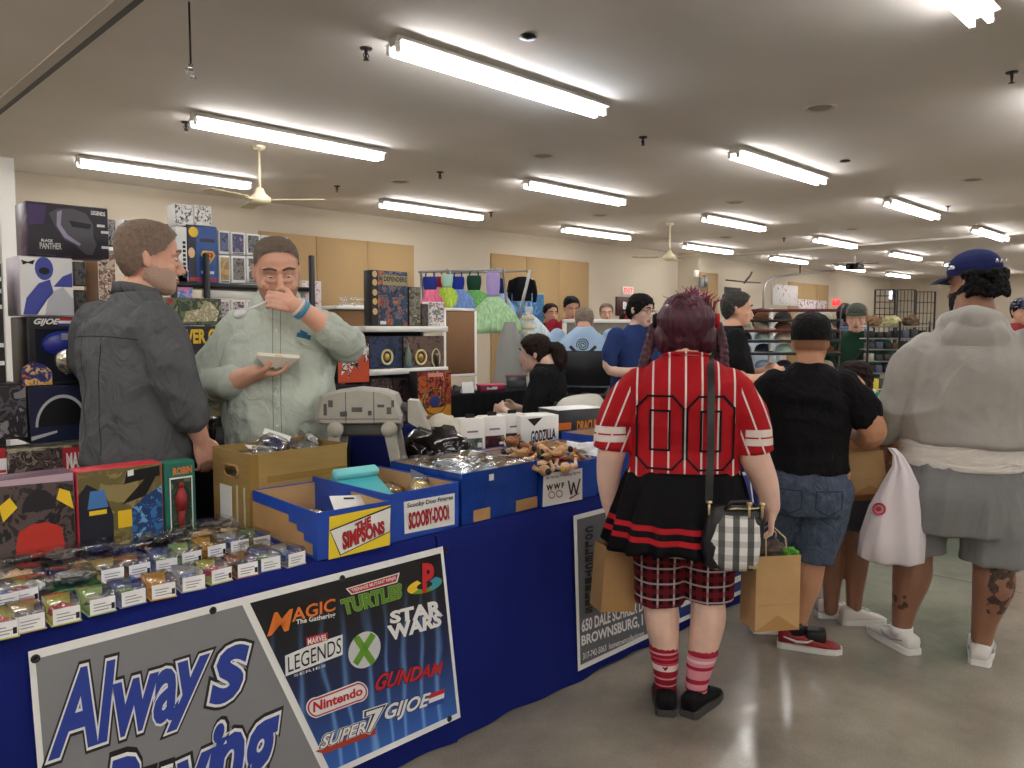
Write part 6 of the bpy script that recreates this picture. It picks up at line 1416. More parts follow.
t = thing('display_post', 'brown wooden post behind the helmet boxes', 'post', (aY(93, 300, 4.25).x, 4.25, 0)); B().rbox((-.03, 0, BT), (.03, .04, zs(93, 258, 4.25)), .004, 1).obj('post', mt('post_wood', (118, 84, 54), .6, var=.1), t)
for k in range(2): boxat('toy_box', 'black carded package hanging by the wooden post, %s one' % ('upper' if k else 'lower'), 76, 88, 262+(1-k)*28, 286+(1-k)*28, 4.2, .04, art('pkg_%d' % k, [(26, 26, 28), (90, 88, 86), (40, 40, 42)], 30, seed=k+20), M_bk)
# drink cup
cp = thing('drink_cup', 'clear drink cup with lid and straw between the man in charcoal and the tan carton', 'cup', (aY(208, 430, 3.8).x, 3.8, BT))
B().lathe([(.032, .0), (.044, .13), (.046, .135), (.043, .13), (.031, .004), (.001, .004), (.001, 0)], n=20).obj('cup', plastic('cup_clear', (225, 222, 220), .14), cp); B().lathe([(.001, .002), (.031, .004), (.038, .08), (.001, .08)], n=18).obj('drink', mt('soda', (70, 34, 26), .2), cp)
B().lathe([(.048, .133), (.048, .142), (.02, .148), (.001, .148)], n=20).obj('lid', plastic('lid_clear', (240, 240, 240), .3), cp); B().tube([(.004, 0, .02), (-.01, 0, .2)], .004, 8).obj('straw', W_, cp)
# ---------------------------------------------------------------- black rack of boxed figures behind the two men
Y2 = 5.25
sh = thing('display_rack', 'black steel rack of boxed figures behind the two men', 'rack', (0, 0, 0))
xa, xb = aY(172, 300, Y2).x, aY(314, 300, Y2).x
for px in (174, 207, 312):
    x = aY(px, 300, Y2-.03).x; b = B(); b.rbox((x-.018, Y2-.05, 0), (x+.018, Y2-.015, zs(px, 254 if px != 312 else 256, Y2)), .004, 1); b.obj('upright', M_black, sh)
    b = B(); b.rbox((x-.018, Y2+.3, 0), (x+.018, Y2+.335, zs(px, 258, Y2)), .004, 1); b.obj('upright', M_black, sh)
z1, z2, z3 = zs(240, 284, Y2), zs(240, 322, Y2)-.14, .85
for z, n_, m in ((z1, 'upper', M_black), (z2, 'middle', M_white), (z3, 'lower', M_black)):
    B().rbox((xa, Y2-.02, z-.035), (xb, Y2+.32, z-.003), .004, 1).obj('shelf', m, sh)
B().rbox((aY(203, 300, Y2).x, Y2+.0, z1-.1), (aY(262, 300, Y2).x, Y2+.02, z1-.05), .003, 1).obj('white_header', M_white, sh)
cols = [[(58, 70, 110), (90, 104, 140), (40, 46, 70)], [(84, 70, 120), (50, 44, 80), (150, 140, 170)], [(44, 44, 50), (110, 110, 112), (26, 26, 30)], [(90, 90, 130), (180, 176, 180), (120, 60, 70)], [(150, 50, 56), (200, 190, 190), (70, 60, 70)], [(190, 160, 100), (150, 120, 70)], [(60, 56, 54), (130, 124, 116), (30, 28, 28)], [(130, 130, 130), (60, 60, 62), (190, 188, 184)]]
def vinyl(px0, px1, pt, pb, y, k, label):
    t, w, h = boxat('vinyl_figure_box', label, px0, px1, pt, pb, y, .1, W_, W_, group='small boxed vinyl figures'); f = fr(w, h)
    poly(t, 'window', rect(.1, .12, .9, .92), art('vinyl_%d' % k, cols[k % 8], 40, seed=k*1.7+.3), .0005, f); poly(t, 'name_strip', rect(.1, .03, .9, .1), M_grey if k % 2 else W_, .0006, f)
t, w, h = boxat('toy_box', 'white narrow box with vertical black title left of the shield box on the rack', 178, 189.5, 227, 283.5, Y2, .16, W_, W_); f = fr(w, h)
for i in range(9): poly(t, 'title_mark', rect(.6, .1+i*.075, .85, .1+i*.075+.05), K_, .0006, f)
t, w, h = boxat('toy_box', 'blue boxed figure with red and yellow shield on the top rack shelf', 190, 219.5, 226, 283.5, Y2, .16, mt('box_royal', (32, 78, 150), .4), M_bk); f = fr(w, h)
poly(t, 'dark_band', rect(.0, 0, .28, .99), mt('box_midnight', (24, 30, 54), .4), .0004, f)
poly(t, 'shield', [(.42, .5), (.5, .57), (.84, .57), (.92, .5), (.67, .3)], YL_, .0006, f); poly(t, 'shield', [(.48, .5), (.53, .545), (.81, .545), (.86, .5), (.67, .34)], RD_, .001, f); word(t, 'lettering', 'S', [(.58, .53), (.76, .53), (.76, .4), (.58, .4)], [YL_], [.05], .0014, f=f)
poly(t, 'small_print', rect(.42, .72, .9, .78), K_, .0006, f); poly(t, 'small_print', rect(.42, .17, .86, .22), W_, .0006, f); poly(t, 'small_print', rect(.05, .04, .95, .1), M_redc, .0006, f); poly(t, 'round_print', [(.2+.16*cos(i*pi/8), .88+.09*sin(i*pi/8)) for i in range(16)], YL_, .0008, f); poly(t, 'round_print', [(.12+.11*cos(i*pi/8), .52+.09*sin(i*pi/8)) for i in range(16)], mt('print_sand', (216, 180, 130), .4), .0008, f)
for i, (a, c) in enumerate(((221, 231.5), (233, 247), (248.5, 262), (263.5, 277), (278, 290))):
    vinyl(a, c, 231+i*1.6, 254.5+i*.6, Y2, i, 'small boxed vinyl figure, %s from the left in the upper layer on the rack' % ordn[i])
    vinyl(a, c, 255.4+i*.6, 283.5-i*.2, Y2, i+5, 'small boxed vinyl figure, %s from the left in the lower layer on the rack' % ordn[i])
for i, (a, c) in enumerate(((178, 196.5), (197.5, 214.5))):
    t, w, h = boxat('print_box', 'white box with black sketch print on top of the rack, %s one' % ('left' if i == 0 else 'right'), a, c, 205+i, 226, Y2+.02, .13, art('sketch_%d' % i, [(226, 224, 220), (60, 58, 60), (230, 228, 224), (225, 223, 220), (90, 88, 90)], 34, seed=i+30), W_)
for i, (a, c) in enumerate(((203, 216.5), (218, 230.5), (232, 246), (247, 260.5))):
    vinyl(a, c, 300, 322, Y2, i+10, 'small boxed vinyl figure, %s from the left on the middle rack shelf' % ordn[i])
    vinyl(a, c, 323, 343, Y2, i+14, 'small boxed vinyl figure, %s from the left in the bottom rack layer' % ordn[i])
boxat('toy_box', 'pink and blue box on the rack just right of the bearded man', 179, 194, 270, 343, Y2, .1, art('pinkbox', [(230, 90, 160), (240, 150, 200), (80, 150, 220), (236, 236, 240)], 12, seed=41), W_)
boxat('toy_box', 'blue fronted box on the rear shelf directly behind the greying man', 127, 157, 221, 248, Y2, .12, art('bluebox', [(60, 120, 190), (90, 150, 210), (40, 80, 150), (200, 190, 160)], 14, seed=42), W_)
boxat('toy_box', 'black box on the rear shelf above the bearded man', 158, 172, 224, 248, Y2, .12, art('blkbox', [(30, 30, 34), (120, 118, 116), (50, 50, 54)], 30, seed=43), M_bk)
boxat('toy_box', 'black box beside the purple helmet box on the rear shelf', 111, 119, 220, 246, Y2, .12, art('blkbox2', [(30, 30, 34), (140, 138, 136), (50, 50, 54)], 40, seed=44), M_bk)
shx0, shx1 = aY(100, 300, Y2).x, aY(176, 300, Y2).x
s2 = thing('display_rack', 'white rear shelf of mixed boxes behind the greying man', 'rack')
B().rbox((shx0, Y2-.02, zs(140, 249, Y2)-.03), (shx1, Y2+.3, zs(140, 249, Y2)-.002), .004, 1).obj('shelf', M_white, s2)
for x in (shx0+.02, shx1-.04): B().rbox((x-.015, Y2+.2, 0), (x+.015, Y2+.25, zs(140, 249, Y2)-.03), .004, 1).obj('upright', M_white, s2)
boxat('toy_box', 'white backed figure pack under the rear shelf beside the post', 100, 118, 252, 300, Y2, .05, art('figpack', [(60, 50, 50), (190, 170, 150), (120, 80, 60), (220, 210, 200)], 20, seed=45), W_)
t, w, h = boxat('building_set', 'green brick building set box with a pale creature picture behind the two men', 166, 222, 298, 325, 4.75, .12, art('set_green', [(70, 90, 60), (100, 116, 76), (50, 66, 48), (140, 140, 96)], 12, seed=46), mt('box_green', (60, 80, 60), .45)); f = fr(w, h)
poly(t, 'pale_print', [(.3, .1), (.9, .15), (.95, .5), (.8, .85), (.7, .9), (.6, .6), (.35, .5)], art('pale_print', [(206, 196, 160), (170, 160, 124), (226, 220, 196)], 30, seed=47), .0006, f); poly(t, 'small_print', rect(.04, .8, .14, .95), M_redc, .0006, f)
t, w, h = boxat('toy_box', 'black box with large yellow lettering under the green building set', 158, 224, 326, 420, 4.75, .2, M_bk, M_bk2); f = fr(w, h)
word(t, 'lettering', 'POWER OF', [(.1, .96), (.97, .975), (.97, .82), (.1, .8)], [YL_], [.045], .0012, f=f)
poly(t, 'olive_print', rect(.45, .02, .97, .66), art('olive_print', [(70, 66, 44), (100, 94, 60), (40, 38, 30)], 18, seed=48), .0006, f)
slab_table('black draped table under the boxes behind the two men', aY(150, 300, 4.7).x, aY(338, 300, 4.7).x, 4.7, 5.15, zs(190, 421, 4.75), M_bcl)
boxat('toy_box', 'white and pink lettered card right of the eating man on the rack', 303, 322, 281, 318, Y2+.1, .03, art('pinkcard', [(232, 228, 222), (230, 226, 220), (214, 120, 140)], 40, seed=49), W_)
# ---------------------------------------------------------------- white shelf stall with the comic box
Y3 = 4.75
d3 = thing('display_shelf', 'white shelf unit holding the tall comic style box and gold ring boxes', 'shelf')
xs0, xs1 = aY(363, 330, Y3).x, aY(446, 330, Y3).x
zA, zB, zC = zs(405, 326, Y3), zs(405, 368, Y3), zs(405, 405, Y3)
for z in (zA, zB, zC): B().rbox((xs0, Y3-.03, z-.045), (xs1, Y3+.3, z-.002), .005, 1).obj('shelf', M_white, d3)
for x in (xs0, xs1-.02): B().rbox((x, Y3+.27, 0), (x+.02, Y3+.3, zA-.045), .003, 1).obj('upright', M_white, d3)
B().rbox((xs0, Y3+.3, .1), (xs1, Y3+.31, zA), .002, 1).obj('back_panel', M_bk, d3)
t, w, h = boxat('comic_box', 'tall colourful comic style box with a row of round badges on the white shelf', 372, 408, 271, 326, Y3, .1, art('comic_art', [(34, 44, 70), (24, 28, 44), (54, 76, 112), (20, 20, 28), (96, 110, 128), (140, 50, 40), (206, 124, 50), (110, 26, 34)], 15, .8, seed=50), M_bk); f = fr(w, h)
poly(t, 'side_band', rect(.0, .0, .17, 1), M_bk, .0005, f)
for v in (.93, .78, .6, .44, .26): poly(t, 'round_badge', [(.085+.065*cos(i*pi/8), v+.06*sin(i*pi/8)) for i in range(16)], mt('badge_sand', (206, 176, 110), .4), .001, f)
poly(t, 'title_band', rect(.3, .74, .97, .92), mt('title_khaki', (150, 140, 100), .45), .0006, f)
word(t, 'lettering', 'DEFENDERS', [(.33, .9), (.96, .9), (.96, .81), (.33, .81)], [K_], [.03], .0012, f=f); poly(t, 'barcode', rect(.22, .03, .38, .09), W_, .0008, f)
boxat('figure_box', 'olive grey boxed figure beside the comic style box', 409, 421, 287, 326, Y3, .08, art('greyfig', [(96, 92, 80), (130, 124, 104), (70, 66, 58), (170, 160, 130)], 18, seed=51), M_bk)
boxat('figure_box', 'small dark boxed figure at the right on the top white shelf', 421.5, 428.5, 304, 326, Y3, .08, art('darkfig', [(30, 28, 30), (80, 70, 60), (50, 44, 40)], 30, seed=52), M_bk)
boxat('figure_box', 'white windowed box at the end of the top white shelf', 429, 444, 302, 326, Y3, .08, art('whitefig', [(226, 224, 220), (120, 116, 110), (228, 226, 222), (170, 80, 70)], 26, seed=53), W_)
gold = mt('gold_plastic', (200, 166, 80), .3, .7)
for i, (a, c, cc, l) in enumerate(((369, 402, [(34, 44, 72), (50, 64, 100), (24, 30, 50)], 'dark blue window box with a gold ring on the middle white shelf'), (403, 444, [(84, 64, 60), (120, 96, 84), (60, 46, 48)], 'brown window box with a gold ring on the middle white shelf'))):
    t, w, h = boxat('ring_box', l, a, c, 336, 368, Y3+.02, .12, art('ringbox_%d' % i, cc, 14, seed=54+i), M_bk2)
    b = B(); b.tube([(w*(.5 if i == 0 else .4)+cos(q*pi/10)*h*.2, -.012, h*.34+sin(q*pi/10)*h*.22) for q in range(20)], .009, 6, closed=True); b.obj('gold_ring', mt('ring_pale', (222, 212, 160), .4), t); B().ball((w*(.5 if i == 0 else .4), -.008, h*.34), (h*.12, .015, h*.12), 10).obj('gold_core', gold, t)
rk = thing('toy_rocket', 'small silver and blue pointed toy on the middle white shelf', 'toy', (aY(409, 330, Y3-.02).x, Y3-.005, zB)); B().lathe([(.001, 0), (.03, 0), (.024, .03), (.026, .09), (.008, .16), (.001, .2)], n=12).obj('hull', mt('rocket_green', (110, 126, 110), .4), rk)
for a in range(3): b = B(); b.X = Mx.Rotation(a*2.1, 4, 'Z'); b.prism([(.02, -.003, 0), (.05, -.003, 0), (.02, -.003, .06)], (0, 1, 0), .006); b.obj('fin', mt('fin_blue', (60, 80, 150), .4), rk)
sf = thing('figurine', 'small dark figure in a pale loop at the end of the middle white shelf', 'figurine', (aY(438, 330, Y3-.02).x, Y3-.005, zB)); B().tube([(0, 0, 0), (0, 0, .04), (0, 0, .08)], [.014, .018, .008], 8).obj('body', M_bk, sf); B().ball((0, 0, .095), .012, 8).obj('head', tm[2], sf); B().tube([(.04*cos(a*pi/8), .012, .07+.07*sin(a*pi/8)) for a in range(16)], .005, 6, closed=True).obj('loop', mt('ring_pale', (222, 212, 160), .4), sf)
boxat('toy_box', 'dark boxed set on the lowest white shelf, left one', 370, 392, 378, 405, Y3, .12, art('darkset', [(40, 34, 34), (90, 70, 66), (24, 22, 24), (150, 130, 120)], 24, seed=57), M_bk); boxat('toy_box', 'dark boxed set on the lowest white shelf, right one', 393, 416, 378, 405, Y3, .12, art('darkset2', [(36, 30, 36), (80, 60, 60), (24, 22, 24)], 24, seed=58), M_bk)
t, w, h = boxat('comic_box', 'fiery red and gold box with a ring picture standing by the black table', 417, 451, 371, 420, Y3-.2, .1, art('fiery', [(80, 22, 48), (130, 40, 40), (190, 96, 40), (70, 20, 50), (224, 160, 70), (110, 30, 40)], 9, 1.0, seed=59), M_bk); f = fr(w, h)
poly(t, 'gold_base', rect(0.02, .02, .98, .25), mt('print_goldenrod', (214, 150, 40), .4), .0004, f); b = B(); b.tube([V((w*.5+cos(q*pi/10)*w*.34, -.004, h*.38+sin(q*pi/10)*h*.26)) for q in range(20)], .006, 6, closed=True); b.obj('ring_print', mt('print_bronze', (120, 80, 40), .4), t); B().ball((w*.5, -.003, h*.38), (w*.17, .004, h*.13), 10).obj('ring_core', mt('print_slateblue', (60, 66, 130), .4), t); poly(t, 'title', rect(.3, .88, .75, .96), mt('print_rose', (230, 150, 150), .4), .0006, f)
t, w, h = boxat('comic_box', 'orange box with white and black swirls beside the white shelf unit', 337, 369, 343, 383, Y3-.08, .12, mt('box_orange', (206, 78, 40), .45), M_bk); f = fr(w, h)
poly(t, 'swirl_print', [(.3, .95), (.98, .98), (.98, .6), (.8, .5), (.9, .75), (.6, .55), (.7, .3), (.5, .45), (.3, .1), (.35, .4), (.1, .2), (.15, .5)], art('swirlp', [(228, 226, 220), (30, 28, 30), (226, 222, 216), (206, 90, 50)], 16, seed=60), .0006, f)
slab_table('dark table under the orange box beside the white shelf stall', aY(330, 330, Y3-.3).x, aY(370, 330, Y3-.3).x, Y3-.28, Y3-.04, zs(350, 384, Y3-.08), M_bcl)
slab_table('low dark table under the fiery red and gold box', aY(408, 330, Y3-.3).x, aY(454, 330, Y3-.3).x, Y3-.27, Y3-.04, zs(434, 420.5, Y3-.2), M_bcl)
cbt = thing('cabinet', 'brown cabinet with a white top behind the orange box', 'cabinet', (aY(338, 330, 5.6).x, 5.6, 0)); cw = aY(372, 330, 5.6).x-aY(338, 330, 5.6).x; cz = zs(355, 306, 5.6)
B().rbox((0, 0, 0), (cw, .4, cz-.03), .004, 1).obj('body', mt('cabinet_brown', (128, 94, 62), .7), cbt); B().rbox((-.02, -.02, cz-.03), (cw+.02, .42, cz), .004, 1).obj('top', M_white, cbt)
for k, px in enumerate((348, 361)): t = thing('acrylic_box', 'small clear acrylic box on the brown cabinet, %s one' % ('left' if k == 0 else 'right'), 'box', (aY(px, 330, 5.65).x, 5.65, cz)); B().box((-.05, 0, 0), (.05, .06, .01)).obj('base', W_, t); B().rbox((-.05, 0, .01), (.05, .06, .075), .004, 1).obj('cover', M_clear, t)
# pegboard
pg = thing('pegboard', 'brown pegboard in a white frame standing right of the white shelves', 'board', (aY(444, 330, 4.9).x, 4.9, 0)); pw = aY(477, 330, 4.9).x-aY(444, 330, 4.9).x; pz1, pz0 = zs(460, 308, 4.9), zs(460, 374, 4.9)
def peg():
    m, nt, b = newm('pegboard_brown'); b.inputs['Roughness'].default_value = .8
    sp = nt.nodes.new('ShaderNodeSeparateXYZ'); nt.links.new(coord(nt), sp.inputs[0]); ms = []
    for ax in (0, 2):
        q = nd(nt, 'ShaderNodeMath', operation='PINGPONG'); q.inputs[1].default_value = .0127; nt.links.new(sp.outputs[ax], q.inputs[0]); p = nd(nt, 'ShaderNodeMath', operation='POWER'); p.inputs[1].default_value = 2; nt.links.new(q.outputs[0], p.inputs[0]); ms.append(p)
    a = nd(nt, 'ShaderNodeMath', operation='ADD'); nt.links.new(ms[0].outputs[0], a.inputs[0]); nt.links.new(ms[1].outputs[0], a.inputs[1]); l = nd(nt, 'ShaderNodeMath', operation='LESS_THAN'); l.inputs[1].default_value = .000016; nt.links.new(a.outputs[0], l.inputs[0])
    mx = nd(nt, 'ShaderNodeMix', data_type='RGBA'); mx.inputs[6].default_value = lin((142, 104, 70)); mx.inputs[7].default_value = lin((60, 42, 30)); nt.links.new(l.outputs[0], mx.inputs[0]); nt.links.new(mx.outputs[2], b.inputs['Base Color']); return m
B().rbox((.01, .005, pz0), (pw-.02, .012, pz1-.01), .001, 1).obj('board', peg(), pg)
for x0, x1, z0, z1, n in ((0, pw, pz1-.025, pz1, 'top'), (0, pw, pz0-.025, pz0, 'bottom')): B().rbox((x0, 0, z0), (x1, .02, z1), .003, 1).obj('frame_rail', M_white, pg)
for x in (0, pw-.025): B().rbox((x, 0, .0), (x+.025, .02, pz1), .003, 1).obj('frame_post', M_white, pg)
# black table with the pink tub
zt2 = zs(490, 391, 4.75)
slab_table('black draped table with a pink tub, in front of the seated woman', aY(448, 330, 4.62).x, aY(548, 330, 4.62).x, 4.62, 5.3, zt2, M_bcl)
t = thing('storage_tub', 'pink oblong plastic tub with white print on the black table', 'tub', (aY(496, 330, 4.66).x, 4.72, zt2), R_(-25)); M_pink = mt('pink_plastic', (216, 92, 124), .4)
b = B(); loftbox(b, [(0, 0, .1, .045), (.05, 0, .12, .055), (.06, 0, .125, .06), (.062, 0, .115, .05), (.03, 0, .1, .04)], 24, 6); b.obj('tub', M_pink, t); f = lambda u, v, l=0.0: V((u, -.057-l, v)); poly(t, 'white_print', [(-.06, .02), (-.05, .045), (-.02, .03), (.0, .046), (.04, .04), (.03, .018)], W_, .001, f)
t = thing('card_sign', 'white folded price card on the black table beside the pink tub', 'sign', (aY(470, 330, 4.7).x, 4.72, zt2), R_(-20)); b = B(); b.prism([(-.05, 0, 0), (-.05, .06, 0), (-.05, .03, .09)], (1, 0, 0), .1); b.obj('card', W_, t)
random.seed(21)
for i in range(9):
    px = 453+i*3.1; o = link('pin_badge', lump((.022, .018, .022), i*2.1, .5), tm[i % 6], None, (aY(px, 330, 5.0).x, 4.95+.06*(i % 3), zt2+.02)); tag(o, 'small trinket in the cluster left of the pink tub', 'trinket', 'trinkets on the black table')
t = thing('tablet', 'dark tablet propped up in front of the seated woman', 'tablet', (aY(521, 330, 4.85).x, 4.9, zt2), R_(-35)); b = B(); b.X = Mx.Rotation(R_(-25), 4, 'X'); b.rbox((-.09, 0, 0), (.09, .01, .11), .004, 1); b.obj('tablet', M_bk, t); b = B(); b.X = Mx.Rotation(R_(-25), 4, 'X'); b.rbox((-.1, -.002, .105), (.1, .014, .12), .003, 1); b.obj('cover', mt('cover_rose', (150, 70, 80), .5), t)
# ---------------------------------------------------------------- garment rack with dresses
YG = 7.2
gr = thing('garment_rack', 'steel clothes rail hung with bright tulle dresses', 'rack')
def G(px, py, y=YG): return aY(px, py, y)
b = B(); b.tube([G(419, 272), G(505, 269.5)], .014, 8); b.obj('rail', M_steel, gr); b = B(); b.tube([G(447, 273, YG+.35), G(532, 271, YG+.35)], .014, 8); b.obj('rail', M_steel, gr)
def zfix(p, z): return V((p.x, p.y, z))
for a, c in (((421, 272), (428, 420)), ((503, 268), (520, 420)),): p = G(*a); q = G(*c); b = B(); b.tube([p, zfix(q, 0.0)], .016, 8); b.obj('leg', M_steel, gr)
b = B(); b.tube([G(530, 271, YG-.1), zfix(G(487, 420, YG-.1), 0)], .02, 8); b.obj('leg', M_steel, gr)
def tulle(name, c, c2):
    if name in _mc: return _mc[name]
    m = mt(name, c, .9, var=.25, vsc=7, stretch=(6, 6, .4), bump=.4, bs=30); return m
def dress(px, pt, pb, w1, w2, topc, tulc, label, y=YG, waist=.4):
    """hanging dress: bodice + full tulle skirt"""
    p = G(px, pt, y); z0 = p.z; z1 = G(px, pb, y).z; t = thing('tulle_dress', label, 'dress', (p.x, p.y, z0), R_(-45), 'tulle dresses on the rail'); h = z0-z1; sc = (V((p.x, p.y, 0))-V((0, 0, 0))).length/780*1.0
    a, c = w1*sc/2, w2*sc/2; hz = -h*waist
    b = B(); torso(b, [(hz, 0, 0, a*.8, a*.5, a*.5), (hz*.5, 0, 0, a, a*.6, a*.6), (-.02, 0, 0, a*.9, a*.45, a*.45)], 3, 16); b.obj('bodice', mt('bodice_'+name_of(topc), topc, .7), t)
    b = B(); rs = []
    for i in range(9):
        q = i/8; row = []
        for k in range(40):
            th = 2*pi*k/40; R = (a*.8+(c-a*.8)*math.sin(q*pi/2)**.9)*(1+.07*q*sin(th*9+i*.4)+.05*q*sin(th*17)); row.append(V((cos(th)*R, sin(th)*R*.75, hz-(h+hz)*q*(1+.04*sin(th*5)))))
        rs.append(row)
    b.rings(rs); b.obj('tulle_skirt', tulle('tulle_'+name_of(tulc), tulc, tulc), t)
    for s in (-1, 1): B().tube([(s*a*.6, 0, -.03), (s*a*.5, 0, .03)], .008, 6).obj('strap', mt('bodice_'+name_of(topc), topc, .7), t)
    B().tube([(-a*.7, 0, .0), (0, 0, .05), (a*.7, 0, .0)], .005, 6).obj('hanger', M_steel, t)
def name_of(c): return '%d_%d_%d' % tuple(c)
dress(430, 275, 312, 15, 30, (44, 56, 140), (236, 120, 150), 'pink skirted dress with dark blue top at the left end of the rail')
dress(438, 275, 305, 14, 24, (180, 34, 44), (240, 140, 160), 'dress with a red top second on the rail', YG+.2)
dress(447, 273, 309, 12, 36, (176, 216, 196), (190, 220, 90), 'yellow green skirted dress with mint top on the rail')
dress(458, 275, 311, 13, 44, (40, 58, 160), (130, 160, 220), 'pale blue skirted dress with royal blue top on the rail', YG-.05)
dress(474, 274, 314, 15, 54, (30, 74, 52), (120, 190, 110), 'green skirted dress with dark green top on the rail', YG-.1)
dress(493, 271, 332, 14, 56, (180, 160, 216), (180, 220, 170), 'large pale green skirted dress with lilac top in front on the rail', YG-.5, .42)
dress(501, 277, 318, 8, 30, (36, 44, 96), (170, 190, 220), 'dress with navy top behind the large pale green dress', YG+.2)
dress(529, 305, 350, 8, 52, (214, 220, 226), (206, 220, 226), 'white tulle dress hanging below the blue poster', YG-.3, .2)
jk = thing('jacket', 'black jacket on a hanger at the right end of the rail', 'jacket', G(522, 279, YG+.3), R_(-45)); jk.scale = (.75, .75, .6); b = B(); limb(b, [(-.2, 0, -.06), (-.1, 0, 0), (0, 0, .02), (.1, 0, 0), (.2, 0, -.06)], [.03, .04, .04, .04, .03], 10, 3); torso(b, [(-.5, 0, 0, .17, .06, .06), (-.2, 0, 0, .17, .07, .07), (0, 0, 0, .1, .05, .05)], 3, 18); limb(b, [(-.2, 0, -.06), (-.24, 0, -.3), (-.23, 0, -.5)], [.05, .045, .04], 10, 3); limb(b, [(.2, 0, -.06), (.24, 0, -.3), (.23, 0, -.5)], [.05, .045, .04], 10, 3); remesh(b, 'jacket', M_tee, jk, .014, 2); B().tube([(0, 0, .04), (0, 0, .1), (.02, 0, .12)], .005, 6).obj('hanger', M_steel, jk)
t, w, h = boxat('poster', 'blue poster hung behind the clothes rail', 497, 544, 293, 325, YG+.42, .02, art('poster_blue', [(96, 160, 216), (120, 180, 226), (70, 130, 190), (60, 120, 140)], 4, seed=71), W_)
for u in (.1, .7): B().tube([(w*u, .005, h), (w*u, -.04, h+.21)], .004, 5).obj('cord', W_, t)
t = thing('easel_stand', 'tall pale spiral card rack beside the seated woman', 'rack', G(528, 330, 6.4)); t.location.z = 0; zz0, zz1 = zs(528, 372, 6.4), zs(528, 312, 6.4)
B().tube([(0, 0, 0), (0, 0, zz1)], .02, 8).obj('post', M_white, t); b = B(); b.tube([(cos(i*.7)*.065, sin(i*.7)*.065, zz0+(zz1-zz0)*i/60) for i in range(61)], .006, 5); b.obj('wire_spiral', M_white, t)
for i in range(7): B().lathe([(.055, 0), (.075, .004), (.075, .058), (.055, .062)], (0, 0, zz0+(zz1-zz0)*i/7), 14).obj('card_tier', mt('ivory_card', (222, 212, 188), .7), t)
B().lathe([(.001, 0), (.2, 0), (.2, .02), (.03, .04), (.001, .04)], n=20).obj('base', M_white, t)
um = thing('folding_screen', 'grey cloth covered stand under the clothes rail', 'stand', G(510, 330, 6.3)); um.location.z = 0; z9 = zs(510, 322, 6.3); b = B(); rs = [[V((cos(a*2*pi/24)*r*(1+.06*sin(a*2.1)), sin(a*2*pi/24)*r, z)) for a in range(24)] for z, r in ((.02, .24), (z9*.5, .2), (z9*.85, .14), (z9, .06))]; b.rings(rs); b.obj('cover', mt('grey_cloth', (150, 150, 146), .9, bump=.3, bs=12), um)
